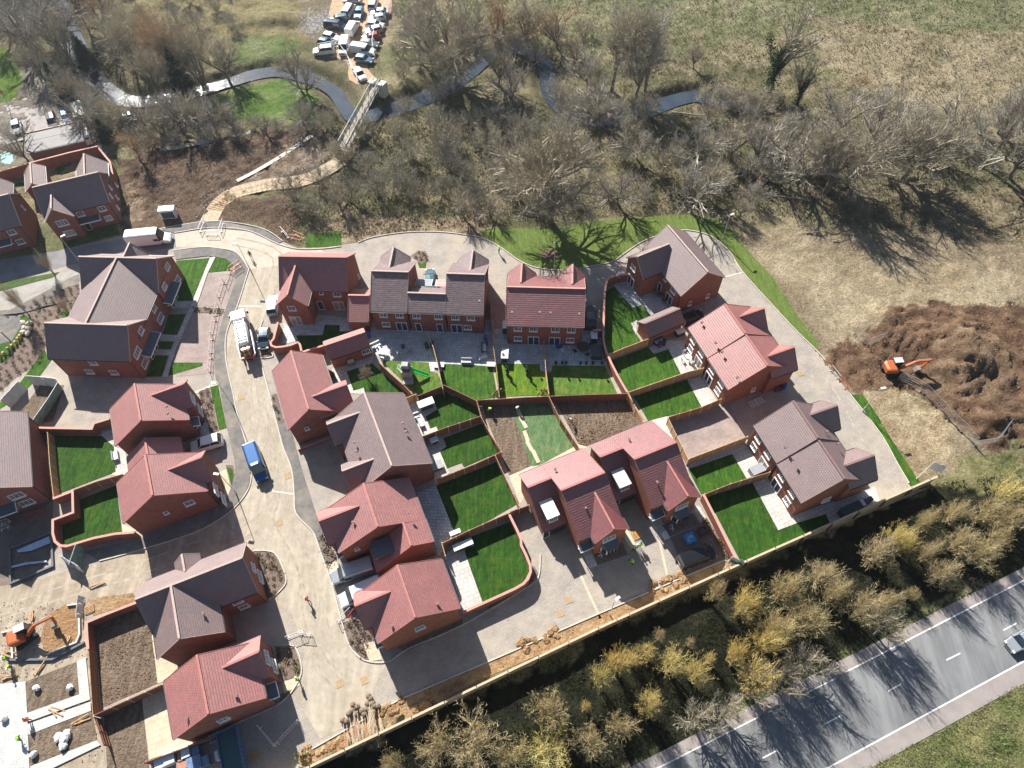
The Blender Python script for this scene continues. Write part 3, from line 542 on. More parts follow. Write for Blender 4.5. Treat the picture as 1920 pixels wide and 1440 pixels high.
# straw-dry and dug ground, right side
paint([(1375,440),(1500,430),(1700,440),(1990,470),(1990,900),(1800,880),(1740,915),(1660,800),(1590,700),(1500,600),(1430,510)],(0.235,0.185,0.125),(0.345,0.28,0.195),n3)
paint([(1400,460),(1620,480),(1900,510),(1900,570),(1640,590),(1560,620),(1450,520)],(0.31,0.25,0.165),(0.42,0.35,0.245),n3)
paint([(1500,330),(1700,350),(1990,360),(1990,470),(1700,440),(1560,420)],(0.2,0.16,0.1),(0.29,0.24,0.16),n2)
DIG=paint([(1545,655),(1600,640),(1660,585),(1760,568),(1990,575),(1990,800),(1890,850),(1790,800),(1740,760),(1680,720),(1600,735),(1560,690)],(0.12,0.07,0.044),(0.2,0.128,0.083),n2)
paint([(1755,640),(1850,620),(1900,690),(1860,760),(1760,740)],(0.18,0.118,0.075),(0.26,0.18,0.12),n2)
paint([(1600,740),(1680,715),(1740,765),(1800,810),(1760,870),(1700,900),(1640,810)],(0.33,0.25,0.155),(0.44,0.36,0.24),n2)
paint([(1740,915),(1800,860),(1990,800),(1990,1010),(1900,900),(1790,930)],(0.16,0.165,0.07),(0.27,0.245,0.13),n3)
# shade-painted verge between the boundary and the main road, and the far verge
paint([(560,1450),(1760,905),(1800,920),(1990,900),(1990,1030),(1900,1070),(1650,1200),(1400,1315),(1200,1430),(1000,1540),(560,1540)],(0.012,0.015,0.008),(0.032,0.032,0.018),n2)  # dark soil, darkened further with dense tree shade painted into the colour
paint([(1180,1440),(1400,1300),(1640,1190),(1700,1120),(1720,1140),(1640,1215),(1400,1330),(1200,1450)],(0.085,0.12,0.035),(0.18,0.18,0.08),n2)
paint([(1570,1450),(1760,1352),(1990,1225),(1990,1540),(1500,1540)],(0.12,0.17,0.05),(0.27,0.25,0.12),n3)
# building site soil, lower left; tidy turf in the far left park
SITE=paint([(-90,1080),(170,1110),(190,1330),(200,1540),(-90,1540)],(0.2,0.145,0.09),(0.34,0.27,0.18),n3)
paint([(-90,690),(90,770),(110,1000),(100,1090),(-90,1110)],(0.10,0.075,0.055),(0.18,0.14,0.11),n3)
paint([(190,1320),(285,1300),(300,1540),(190,1540)],(0.13,0.095,0.06),(0.25,0.19,0.12),n2)
paint([(-90,540),(0,540),(150,512),(150,600),(90,690),(0,790),(-90,790)],(0.07,0.14,0.015),(0.1,0.17,0.03),n3)
# old yard upper left
paint([(-90,180),(40,190),(40,130),(60,120),(120,180),(170,260),(200,290),(-90,330)],(0.2,0.18,0.15),(0.28,0.25,0.21))
paint([(-90,60),(35,110),(45,150),(30,192),(-90,200)],(0.09,0.16,0.02),(0.13,0.2,0.03))
bank=np.exp(-((dr-2.9)/1.3)**2); C[:]=C*(1-0.55*bank[...,None])+np.array((0.07,0.062,0.035))*0.55*bank[...,None]
C*=(0.8+0.4*n2)[...,None]
# heights
inP=inpoly(GX,GY,P0W)
far=np.clip((dist_line(GX,GY,P0W+[P0W[0]])-0.5)/6,0,1); far[inP]=0
vg_=W([(902,437),(912,425),(1060,420),(1165,407),(1240,400),(1320,400),(1380,436),(1460,524),(1520,612),(1556,672),(1625,741),(1735,905),(1540,672)]); dv_=np.clip(dist_line(GX,GY,vg_+[vg_[0]])/4,0,1); dv_[inpoly(GX,GY,vg_)]=0; far=far*dv_
main_road=W([(1100,1500),(1200,1431),(1402,1319),(1650,1206),(1762,1146),(1920,1062),(2100,960),(2200,1100),(1920,1275),(1762,1372),(1570,1460),(1400,1560)])
ndr=np.clip((dist_line(GX,GY,main_road+[main_road[0]]))/3,0,1); ndr[inpoly(GX,GY,main_road)]=0
carp=W([(600,-60),(745,-60),(725,60),(700,150),(660,150),(600,100),(575,60)]); ncp=np.clip(dist_line(GX,GY,carp+[carp[0]])/3,0,1); ncp[inpoly(GX,GY,carp)]=0
H=(n2-0.5)*0.55+(fbm(GX*2.3,GY*2.3,3)-0.5)*0.3+(n1-0.5)*1.0
H=H*far*ndr*ncp
left=np.clip((GX+96)/6,0,1)*0+1
digm=np.where(DIG,1.0,0.0)
for _ in range(3): digm=(digm+np.roll(digm,1,0)+np.roll(digm,-1,0)+np.roll(digm,1,1)+np.roll(digm,-1,1))/5
pc_=at(1790,690); RR=np.hypot(GX-pc_.x,GY-pc_.y); TT=np.arctan2(GY-pc_.y,GX-pc_.x); conc=fbm(TT*1.1+40,RR*1.25+n3*4+n1*3,2,.35)-0.5
H+=digm*(np.clip(conc,-.12,.25)*1.5)
a=rad(35); rut=np.sin((GX*math.cos(a)-GY*math.sin(a)*1.0+(n3-0.5)*9)*2.1)
H+=digm*((np.abs(fbm(GX*0.8,GY*0.8,4)-0.5)*-0.6+0.15)+0.05*rut+0.3*(n2-0.5))
H+=2.0*blob(1815,668,4.6)*(0.75+0.5*n2)+1.0*blob(1760,640,5)+1.7*blob(1858,790,2.4)*(0.6+0.8*n2)+1.5*blob(1660,602,2.2)*(0.6+0.8*n2)+0.7*blob(1725,560,3)+0.9*blob(1690,630,3)
H+=digm*(-0.7*blob(1868,725,3.5)-0.6*blob(1680,690,4))
H+=np.where(SOILZ,(fbm(GX*1.6,GY*1.6,3)-0.5)*0.5,0)*far
H+=1.3*blob(510,30,5)*0+1.2*np.exp(-((GX-at(510,38).x)/7.5)**4-((GY-at(510,38).y)/2.6)**4)
chan=-1.5*np.exp(-(dr/2.9)**4); H=H*(1-np.exp(-(dr/2.6)**4))+chan
H=np.where(inP&(dr>8),np.minimum(H,0)*0,H)
H-=0.012
nx,ny=len(gx),len(gy)
vs=np.stack([GX,GY,H],-1).reshape(-1,3)
idx=np.arange(nx*ny).reshape(ny,nx); fc=np.stack([idx[:-1,:-1],idx[:-1,1:],idx[1:,1:],idx[1:,:-1]],-1).reshape(-1,4)
me=bpy.data.meshes.new('ground'); me.vertices.add(len(vs)); me.vertices.foreach_set('co',vs.ravel()); me.loops.add(fc.size); me.loops.foreach_set('vertex_index',fc.ravel()); me.polygons.add(len(fc)); me.polygons.foreach_set('loop_start',np.arange(0,fc.size,4)); me.polygons.foreach_set('use_smooth',[True]*len(fc)); me.update(calc_edges=True)
ca=me.color_attributes.new('soilcolour','FLOAT_COLOR','POINT'); ca.data.foreach_set('color',np.concatenate([np.clip(C,0,1).reshape(-1,3),np.ones((nx*ny,1))],1).ravel())
n=N('terrain',0.95); n.b.inputs['Specular IOR Level'].default_value=0.15
at_=n.new('ShaderNodeVertexColor'); at_.layer_name='soilcolour'
f=n.noise(1.7,10,rough=0.75); c=n.mix(1.0,at_.outputs[0],n.ramp(f,[(0.3,(0.5,0.53,0.45)),(0.5,(1,1,1)),(0.7,(1.5,1.42,1.38))]),'MULTIPLY')
f2=n.noise(5,6,rough=0.8); c=n.mix(1.0,c,n.ramp(f2,[(0.35,(0.5,0.52,0.5)),(0.65,(1.5,1.48,1.45))]),'MULTIPLY')
n.l(c,n.b.inputs['Base Color']); n.l(n.bump(n.noise(2.8,9,rough=0.8),0.55),n.b.inputs['Normal'])
me.materials.append(n.m); go=bpy.data.objects.new('ground',me); COL.objects.link(go); tag(go,kind='structure')
def ground_z(x,y):
    i=min(max(np.searchsorted(gx,x)-1,0),nx-2); j=min(max(np.searchsorted(gy,y)-1,0),ny-2)
    return float(H[j,i])
# river: one ribbon of water following the channel
n=N('river_water',0.07); n.l(n.ramp(n.noise(0.3,4),[(0.3,(0.022,0.034,0.045)),(0.7,(0.045,0.06,0.08))]),n.b.inputs['Base Color'])
n.l(n.bump(n.noise(2.2,5,rough=0.6),0.02),n.b.inputs['Normal']); n.b.inputs['Specular IOR Level'].default_value=0.8; WATER=n.m
mb=MB(); pts=RIVW; L=[]; 
for i,p in enumerate(pts):
    a=pts[max(i-1,0)]; b=pts[min(i+1,len(pts)-1)]; dx,dy=b[0]-a[0],b[1]-a[1]; q=math.hypot(dx,dy); hw=(1.45+0.9*float(vnoise(np.array([i*.23]),np.array([3.7]))[0]))*min(1,(len(pts)-1-i)/12+0.25)
    L.append(((p[0]-dy/q*hw,p[1]+dx/q*hw,-0.95),(p[0]+dy/q*hw,p[1]-dx/q*hw,-0.95)))
vsx=[v for l in L for v in l]; mb.add(vsx,[(2*i,2*i+1,2*i+3,2*i+2) for i in range(len(L)-1)]); tag(mb.build('river',WATER,smooth=True),kind='structure')
# ---------------------------------------------------------------- flat sheets: roads, paths, lawns
def sheet(name,pts,z,m,kind='structure',sm=0,world=False):
    if sm: pts=smooth_pts(pts,sm,True)
    q=pts if world else W(pts,0); o=MB(); n=len(q); ar=sum(q[i][0]*q[(i+1)%n][1]-q[(i+1)%n][0]*q[i][1] for i in range(n))
    if ar<0: q=q[::-1]
    o.add([(p[0],p[1],z) for p in q],[tuple(range(n))]); return tag(o.build(name,m),kind=kind)
def strip(name,pts,w,h,z,m,kind='structure',sm=0,world=False,closed=False,zpx=0):
    if sm: pts=smooth_pts(pts,sm,closed)
    q=[Vector(p[:2]) for p in (pts if world else W(pts,zpx))]; o=MB(); prev=[]
    n=len(q); vs=[]
    for i,p in enumerate(q):
        a=q[(i-1)%n] if closed else q[max(i-1,0)]; b=q[(i+1)%n] if closed else q[min(i+1,n-1)]
        d1=(p-a); d2=(b-p); d1=d1.normalized() if d1.length>1e-6 else d2.normalized(); d2=d2.normalized() if d2.length>1e-6 else d1
        t=(d1+d2).normalized() if (d1+d2).length>1e-6 else d1; nn=Vector((-t.y,t.x)); k=1/max(0.45,nn.dot(Vector((-d1.y,d1.x))))
        for s_,zz in ((-1,z),(1,z),(1,z+h),(-1,z+h)): vs.append((p.x+nn.x*s_*w/2*k,p.y+nn.y*s_*w/2*k,zz))
    fs=[]
    for i in range(n if closed else n-1):
        j=(i+1)%n
        for a,b in ((0,1),(1,2),(2,3),(3,0)): fs.append((i*4+a,j*4+a,j*4+b,i*4+b))
    if not closed: fs+=[(0,1,2,3),((n-1)*4+3,(n-1)*4+2,(n-1)*4+1,(n-1)*4)]
    o.add(vs,fs)
    return o.build(name,m) if kind is None else tag(o.build(name,m),kind=kind)
sheet('block_paving',P0,0.002,M_BLOCK)
# ---------------------------------------------------------------- ground cover nobody could count: rough grass and clods
def gz(x,y):
    i=np.clip(np.searchsorted(gx,x)-1,0,nx-2); j=np.clip(np.searchsorted(gy,y)-1,0,ny-2); fx=np.clip((x-gx[i])/(gx[i+1]-gx[i]),0,1); fy=np.clip((y-gy[j])/(gy[j+1]-gy[j]),0,1)
    return (H[j,i]*(1-fx)+H[j,i+1]*fx)*(1-fy)+(H[j+1,i]*(1-fx)+H[j+1,i+1]*fx)*fy
def scatter(name,poly,n,maker,m,label,ex=(),seed=1):
    R=np.random.RandomState(seed); q=W(poly); x0,x1=min(p[0] for p in q),max(p[0] for p in q); y0,y1=min(p[1] for p in q),max(p[1] for p in q)
    x=R.uniform(x0,x1,n); y=R.uniform(y0,y1,n); k=inpoly(x,y,q)&~inpoly(x,y,P0W)
    for e in ex: k&=~inpoly(x,y,e)
    k&=fbm(x*.5,y*.5,3)>R.uniform(.2,.6,n); x,y=x[k],y[k]; d=dist_line(x,y,RIVW)>2.6; x,y=x[d],y[d]
    v,f=maker(R,x,y,gz(x,y)); me=bpy.data.meshes.new(name); me.vertices.add(len(v)); me.vertices.foreach_set('co',v.ravel()); me.loops.add(f.size); me.loops.foreach_set('vertex_index',f.ravel().astype(np.int32)); me.polygons.add(len(f)); me.polygons.foreach_set('loop_start',np.arange(0,f.size,f.shape[1])); me.update(calc_edges=True); me.materials.append(m)
    o=bpy.data.objects.new(name,me); COL.objects.link(o); tag(o,label,name.replace('_',' '),kind='stuff'); return o
def tufts(h0,h1,w):
    def f(R,x,y,z):
        n=len(x); B=3; X=np.repeat(x,B);Y=np.repeat(y,B);Z=np.repeat(z,B); a=R.uniform(0,6.28,n*B); h=R.uniform(h0,h1,n*B); ww=w*R.uniform(.5,1.2,n*B); l=h*R.uniform(.4,1.4,n*B); b=R.uniform(0,6.28,n*B)
        v=np.stack([np.stack([X-np.cos(a)*ww,Y-np.sin(a)*ww,Z],-1),np.stack([X+np.cos(a)*ww,Y+np.sin(a)*ww,Z],-1),np.stack([X+np.cos(b)*l,Y+np.sin(b)*l,Z+h],-1)],1).reshape(-1,3)
        return v,np.arange(n*B*3).reshape(-1,3)
    return f
def clods(s0,s1):
    def f(R,x,y,z):
        n=len(x); s=R.uniform(s0,s1,n)**1.0; base=np.array([(1,0,0),(0,1,0),(-1,0,0),(0,-1,0),(0,0,.8)]); a=R.uniform(0,6.28,n)
        v=np.repeat(base[None],n,0)*s[:,None,None]*R.uniform(.6,1.3,(n,5,1)); c,q=np.cos(a)[:,None],np.sin(a)[:,None]; vx=v[...,0]*c-v[...,1]*q; vy=v[...,0]*q+v[...,1]*c
        v=np.stack([vx+x[:,None],vy+y[:,None],v[...,2]+z[:,None]-.02],-1).reshape(-1,3); o=(np.arange(n)*5)[:,None]; t=np.array([(0,1,4),(1,2,4),(2,3,4),(3,0,4)]); return v,(t[None]+o[:,:,None]).reshape(-1,3)
    return f
def stuffmat(name,a,b,c3):
    n=N(name,.95); n.b.inputs['Specular IOR Level'].default_value=.1; c=n.ramp(n.noise(.16,7,rough=.7),[(.36,a),(.5,b),(.64,c3)]); c=n.mix(1.0,c,n.ramp(n.noise(4,3),[(.3,(.7,.7,.7)),(.7,(1.3,1.3,1.3))]),'MULTIPLY'); n.l(c,n.b.inputs['Base Color']); return n.m
MG=stuffmat('meadow_grass',(.19,.2,.1),(.28,.255,.16),(.34,.285,.2)); FG=stuffmat('woodland_litter',(.13,.13,.07),(.22,.19,.12),(.17,.19,.08)); CL=stuffmat('soil_clod',(.125,.078,.05),(.18,.12,.078),(.25,.175,.115)); SC=stuffmat('straw_clod',(.24,.19,.125),(.33,.27,.18),(.28,.23,.15)); VG=stuffmat('verge_grass',(.11,.16,.05),(.2,.21,.09),(.27,.25,.13)); DG=stuffmat('shade_painted_scrub',(.015,.02,.008),(.035,.035,.018),(.02,.032,.01))  # DG: shade under the trees painted into the scrub colour
DIGP=W([(1545,655),(1600,640),(1660,585),(1760,568),(1990,575),(1990,800),(1890,850),(1790,800),(1740,760),(1680,720),(1600,735),(1560,690)])
EXC=[main_road,carp]
scatter('rough_grass',[(700,-40),(2000,-40),(2000,460),(1700,440),(1560,380),(1400,250),(1100,190),(900,60),(760,60)],90000,tufts(.15,.5,.06),MG,'rough tussocky grass covering the meadow at the top right',EXC)
scatter('woodland_floor',[(-40,-40),(700,-40),(720,180),(1100,190),(1400,230),(1560,330),(1900,440),(1560,420),(1380,395),(1100,410),(900,425),(640,445),(540,440),(600,330),(650,260),(430,235),(230,300),(160,260),(60,60)],90000,tufts(.1,.4,.06),FG,'dead grass and litter under the bare trees along the river',EXC+keep_,seed=2) if False else scatter('woodland_floor',[(600,200),(1100,190),(1400,230),(1560,330),(1900,440),(1560,420),(1380,395),(1100,410),(900,425),(640,445),(540,440),(600,330)],80000,tufts(.1,.4,.06),FG,'dead grass and litter under the bare trees below the river',EXC,seed=2)
scatter('soil_clods',[(1545,655),(1600,640),(1660,585),(1760,568),(1990,575),(1990,800),(1890,850),(1790,800),(1740,760),(1680,720),(1600,735),(1560,690)],9000,clods(.05,.18),CL,'loose brown clods over the dug earth at the right',EXC,seed=3)
scatter('straw_clods',[(1375,440),(1500,430),(1700,400),(1990,430),(1990,600),(1700,560),(1600,620),(1800,880),(1740,905),(1560,690)],30000,clods(.05,.16),SC,'dry crumbs of soil and straw over the pale ground at the right',EXC+[DIGP],seed=4)
scatter('dark_clods',[(225,300),(330,275),(480,250),(600,245),(650,275),(540,380),(560,420),(540,455),(430,415),(300,430),(235,445)],26000,clods(.05,.2),CL,'clods over the dark bare soil below the river bend',EXC,seed=5)
scatter('verge_grass',[(1570,1450),(1760,1352),(1990,1225),(1990,1540),(1500,1540)],26000,tufts(.08,.3,.04),VG,'rough grass on the far verge of the main road',EXC,seed=6)
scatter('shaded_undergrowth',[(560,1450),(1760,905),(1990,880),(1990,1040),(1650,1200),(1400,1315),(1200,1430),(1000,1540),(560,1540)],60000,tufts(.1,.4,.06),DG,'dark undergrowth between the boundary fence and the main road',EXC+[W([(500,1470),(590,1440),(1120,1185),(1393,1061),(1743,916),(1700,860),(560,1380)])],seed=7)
# ---------------------------------------------------------------- roads and paths
sheet('access_road',[(467,505),(520,498),(521,530),(492,600),(484,650),(507,745),(530,835),(547,880),(552,927),(555,962),(580,990),(590,1003),(603,1040),(613,1067),(627,1113),(643,1173),(657,1213),(683,1238),(727,1241),(700,1290),(690,1345),(600,1385),(545,1290),(560,1262),(572,1225),(560,1190),(548,1150),(503,1126),(537,1085),(519,1042),(476,1033),(455,1040),(265,1098),(250,1125),(160,1130),(20,1190),(-80,1210),(-80,1110),(60,1090),(187,1054),(250,1036),(362,1001),(425,966),(462,926),(472,890),(467,850),(445,775),(437,737),(424,675),(425,625),(445,575)],0.012,M_SAND)
sheet('muddy_road',[(160,1130),(250,1125),(265,1098),(455,1040),(440,1000),(425,966),(362,1001),(250,1036),(187,1054),(60,1090),(-80,1110),(-80,1210),(20,1190)],0.016,M_SANDD)
sheet('sandy_lane',[(467,505),(445,474),(380,462),(330,463),(328,437),(400,427),(467,433),(520,457),(560,467),(600,466),(610,476),(525,478),(520,500)],0.0095,ground_mat('pale_sanded_blocks',(0.42,0.36,0.29),(0.52,0.46,0.38),0.9,bump=0.01,dark=(0.36,0.29,0.22),dscale=0.4,damt=0.6,fine=14))
sheet('estate_road',[(-80,508),(0,487),(110,470),(235,447),(297,432),(327,437),(330,463),(240,478),(130,497),(0,536),(-80,560)],0.006,M_ROADG)
sheet('footway',[(297,430),(367,418),(423,417),(493,430),(530,453),(520,457),(467,433),(400,427),(327,437)],0.1,M_TAR)
sheet('footway',[(467,500),(445,475),(412,466),(375,465),(325,471),(330,487),(390,480),(425,486),(440,500),(442,525),(420,590),(402,650),(403,690),(405,712),(412,725),(425,800),(440,862),(442,895),(425,935),(380,962),(325,984),(270,1008),(160,1035),(187,1052),(250,1035),(362,1000),(425,965),(462,925),(472,890),(467,850),(445,775),(437,737),(424,675),(425,625),(445,575),(467,510)],0.1,M_TAR)
sheet('footway',[(507,745),(530,835),(547,880),(552,927),(555,962),(580,990),(590,1003),(603,1040),(610,1056),(618,1050),(606,1010),(604,985),(592,962),(580,925),(565,877),(555,840),(545,802),(517,765)],0.1,M_TAR)
sheet('footpath',[(-80,625),(0,590),(75,552),(148,512),(150,528),(98,548),(0,600),(-80,660)],0.012,M_TAR)
strip('footpath',[(104,536),(100,550),(88,566),(70,575),(37,583),(-10,588),(-60,600)],0.95,0.02,0.012,M_TAR,sm=4)
sheet('footway',[(0,547),(100,520),(150,500),(150,513),(75,545),(0,575),(-80,605),(-80,575)],0.014,ground_mat('pale_tarmac',(0.3,0.28,0.26),(0.38,0.36,0.33),0.8,bump=0.004))
sheet('footpath',[(394,484),(405,481),(390,512),(372,565),(350,612),(330,655),(315,707),(304,707),(322,655),(344,604),(362,563)],0.1,M_PATIO)
for q in ([(325,565),(362,565),(352,578),(318,580)],[(300,627),(336,629),(330,641),(296,640)],[(290,655),(322,657),(318,667),(287,666)]): sheet('footpath',q,0.09,M_PATIO)
for q in ([(391,512),(444,514),(422,576),(371,573)],[(352,588),(417,591),(400,655),(404,700),(330,706),(322,679),(344,625)]): sheet('parking_bay',q,0.02,M_PINK)
sheet('planted_bed',[(363,576),(421,579),(418,588),(360,586)],0.06,M_BED)
# kerbs
K=lambda pts,**k: strip('kerb',pts,0.14,0.14,0.0,M_KERB,**k)
K([(467,505),(445,575),(425,625),(424,675),(437,737),(445,775),(467,850),(472,890),(462,925),(425,965),(362,1000),(250,1035),(187,1052)],sm=4)
K([(467,505),(445,475),(412,466),(375,464),(325,470)],sm=4)
K([(297,430),(367,418),(423,416),(493,429),(530,452)],sm=4); K([(327,437),(400,427),(467,433),(520,457),(560,467),(610,466),(640,462)],sm=4)
K([(672,455),(700,445),(760,436),(820,435),(870,440),(905,447),(940,465),(975,490),(1010,503),(1060,507),(1110,499),(1147,491),(1174,473),(1201,455),(1229,443)],sm=4)
K([(1229,443),(1260,434),(1289,432),(1323,439),(1350,455),(1370,475),(1392,510),(1452,577),(1495,623),(1545,673),(1594,740),(1630,786),(1658,825),(1683,871),(1704,906)],sm=4)
K([(507,745),(530,835),(547,880),(552,927),(555,962),(580,990),(590,1003),(603,1040),(613,1067),(627,1113),(643,1173),(657,1213),(683,1238),(727,1241),(765,1217),(867,1172),(990,1100),(1010,1080),(1013,1040)],sm=4)
K([(747,1313),(913,1242),(1120,1152),(1287,1080),(1358,1051)],); K([(575,1410),(660,1362),(747,1313)])
K([(476,1033),(500,1033),(519,1042),(537,1085),(525,1108),(503,1126)],sm=4); K([(516,1212),(552,1212),(566,1255),(552,1290),(520,1322),(440,1358),(380,1390)],sm=4)
K([(470,672),(505,671),(512,665),(498,655)],sm=3)
K([(493,600),(484,650),(507,745)],sm=3)
strip('kerb',[(446,574),(492,575)],0.3,0.03,0.0,M_KERB); strip('kerb',[(505,920),(552,927)],0.25,0.03,0.0,M_KERB); strip('kerb',[(1392,511),(1357,520)],0.3,0.02,0.0,M_KERB)
# main road with painted lines (world straight lines)
a=at(1200,1431); b=at(1905,1071); c_=at(1597,1440); d_=at(1905,1272); du=(b-a).normalized()
E1=[a-du*60,b+du*60]; dv=(d_-c_).normalized(); E2=[c_-dv*60,d_+dv*60]
sheet('main_road',[E1[0],E1[1],E2[1],E2[0]],0.03,M_ASPH,world=True)
def line(p0,p1,w,ext=(0,0),z=0.045): a,b=at(*p0),at(*p1); u=(b-a).normalized(); a-=u*ext[0]; b+=u*ext[1]; strip('road_marking',[a,b],w,0.004,z,M_WHITEP,world=True)
line((1234,1440),(1421,1345),0.14,(40,0)); line((1515,1298),(1567,1272),0.14); line((1440,1336),(1447,1332),0.14); line((1586,1260),(1920,1088),0.16,(0,40)); line((1552,1440),(1916,1242),0.16,(40,40))
for p in ([(1429,1422),(1457,1407)],[(1549,1356),(1575,1343)],[(1665,1296),(1689,1283)],[(1774,1238),(1800,1225)],[(1881,1182),(1905,1169)]): line(p[0],p[1],0.15)
p,q=at(1549,1356),at(1665,1296); st=(q-p)
for k in (-2,-3,-4): strip('road_marking',[p+st*k,p+st*k+st*0.23],0.15,0.004,0.045,M_WHITEP,world=True)
def mar(p0,p1,w,side): a,b=at(*p0),at(*p1); u=(b-a).normalized(); n=Vector((-u.y,u.x,0))*side; a-=u*40; b+=u*40; sheet('road_margin',[a,b,b+n*w,a+n*w],0.036,M_MARG,world=True)
mar((1552,1440),(1916,1242),1.9,-1); mar((1234,1440),(1920,1088),1.3,1)
# car park, yard, mats
sheet('car_park',[(608,62),(640,-40),(715,-40),(735,15),(700,100),(690,130),(720,160),(700,165),(655,150),(650,115),(596,102),(602,80)],0.02,M_GRAVEL,sm=3)
sheet('yard',[(-60,200),(18,195),(45,140),(55,145),(95,215),(130,238),(60,258),(-60,290)],0.03,ground_mat('old_tarmac_yard',(0.3,0.27,0.26),(0.38,0.35,0.33),0.5,bump=0.004),sm=0)
strip('ground_mat_path',[(642,300),(600,325),(560,340),(500,347),(445,360),(418,376),(402,395),(392,415)],3.2,0.05,0.02,M_MATTAN,sm=4)
mats=smooth_pts([(600,325),(560,340),(500,347),(445,360),(418,376),(402,395)],6); MW=[at(*p) for p in mats]
for i in range(2,len(MW)-1,1):
    u=(MW[i+1]-MW[i-1]).normalized(); n_=Vector((-u.y,u.x,0)); mb=MB(); mb.bar(MW[i]-n_*1.6+Vector((0,0,.11)),MW[i]+n_*1.5+Vector((0,0,.11)),0.16,0.05); tag(mb.build('timber_batten',TIMB[2]),'thin timber batten laid across the tan curved mat path','batten','battens across the tan mat path')
strip('gravel_path',[(445,340),(480,322),(530,292),(585,255)],0.8,0.06,0.1,mat('white_gravel',(0.6,0.56,0.5),0.9,var=0.2,scale=4),sm=3)
strip('gravel_path',[(300,283),(380,268),(470,248)],1.0,0.06,0.1,mat('grey_path',(0.3,0.3,0.27),0.9,var=0.2,scale=4),sm=3)
# ---------------------------------------------------------------- gardens: lawns, patios, beds
LZ=0.05
def lawn(k,pts): return sheet('lawn',pts,LZ,M_LAWN[k])
def patio(pts,m=None,z=0.04): return sheet('patio',pts,z,m or M_PATIO)
def bed(pts,m=None,z=0.03,nm='planted_bed'): return sheet(nm,pts,z,m or M_BED)
# right green verges
sheet('grass_verge',[(902,437),(912,430),(965,428),(1000,428),(1060,424),(1115,415),(1165,411),(1240,405),(1300,402),(1346,414),(1374,439),(1410,478),(1452,524),(1481,570),(1509,612),(1534,644),(1550,672),(1545,673),(1495,623),(1452,577),(1392,510),(1370,475),(1350,455),(1323,439),(1289,432),(1260,434),(1229,443),(1201,455),(1174,473),(1147,491),(1110,499),(1060,507),(1010,503),(975,490),(940,465)],0.02,M_LAWN['olive'])
sheet('grass_verge',[(1594,740),(1619,741),(1647,782),(1672,825),(1700,867),(1727,908),(1707,912),(1683,871),(1658,825),(1630,786)],0.02,M_LAWN['mid'])
sheet('grass_verge',[(575,440),(640,433),(640,461),(572,464)],0.02,M_LAWN['mid'])
lawn('mid',[(331,489),(394,484),(362,563),(345,567),(322,566)]); lawn('mid',[(402,481),(425,486),(437,497),(435,507),(392,511)])
for q in ([(317,590),(349,589),(332,629),(304,629)],[(300,641),(326,640),(320,655),(292,654)],[(289,667),(316,667),(304,706),(272,707)],[(322,680),(380,680),(380,686),(315,705)]): lawn('mid',q)
bed([(0,600),(92,551),(148,530),(150,560),(128,590),(90,640),(84,655),(75,682),(40,700),(0,735),(-60,760),(-60,700),(15,675),(40,640),(60,605),(50,590),(0,592),(-60,615)],z=0.02)
lawn('mid',[(-60,790),(0,755),(40,715),(84,655),(90,672),(97,675),(75,705),(40,740),(15,758),(-60,800)]); lawn('mid',[(-60,610),(0,595),(50,591),(60,605),(40,640),(15,675),(-60,705)])
lawn('mid',[(115,586),(128,578),(132,596),(118,598)]); sheet('play_surface',[(-60,600),(0,593),(38,592),(40,612),(22,640),(0,645),(-60,650)],0.06,M_TAR)
lawn('dull',[(0,530),(112,510),(100,520),(0,546),(-60,565),(-60,550)]); lawn('dull',[(110,440),(170,428),(218,420),(225,440),(120,462)])
lawn('mid',[(95,318),(140,302),(142,330),(100,340),(30,350),(28,345)])
patio([(95,330),(110,329),(112,345),(97,345)])
lawn('dark',[(102,817),(192,818),(214,838),(217,885),(112,925)]); patio([(211,836),(235,845),(242,880),(232,897),(211,890)]); patio([(190,808),(212,806),(214,834),(194,832)])
lawn('dark',[(150,937),(218,910),(229,999),(175,1007),(125,1021),(118,1016),(117,985),(150,970)]); patio([(229,982),(258,995),(231,1001)],M_CREAM)
bed([(372,735),(393,727),(410,808),(395,812)],z=0.05); lawn('mid',[(394,726),(409,722),(425,802),(411,807)]); patio([(362,736),(408,715),(410,721),(370,738)])
bed([(423,872),(437,872),(441,890),(434,912)]); lawn('mid',[(425,876),(436,880),(438,895),(434,910)]); patio([(397,892),(425,880),(436,930),(422,945)],M_CREAM); lawn('mid',[(407,902),(415,900),(424,942),(412,945)])
patio([(372,790),(395,793),(392,815),(378,815)])
bed([(476,1033),(500,1033),(519,1042),(537,1085),(525,1108),(503,1126),(470,1040)],z=0.06)
bed([(177,1171),(263,1140),(284,1180),(296,1281),(192,1327)],M_SOILT,nm='bare_soil'); patio([(283,1180),(292,1187),(337,1250),(305,1279),(296,1281)],M_CREAM)
bed([(195,1333),(266,1310),(281,1450),(283,1500),(204,1500)],M_SOILT,nm='bare_soil'); patio([(266,1309),(308,1290),(318,1336),(328,1385),(365,1392),(345,1402),(281,1424)],M_CREAM)
bed([(165,1122),(250,1112),(258,1128),(175,1155)],M_CLAY,nm='bare_soil')
bed([(516,1214),(552,1214),(566,1255),(560,1268),(530,1276)],z=0.05); bed([(528,1300),(558,1289),(540,1308),(522,1318)],z=0.05); patio([(529,1281),(559,1268),(563,1285),(533,1300)],M_CREAM,z=0.06)
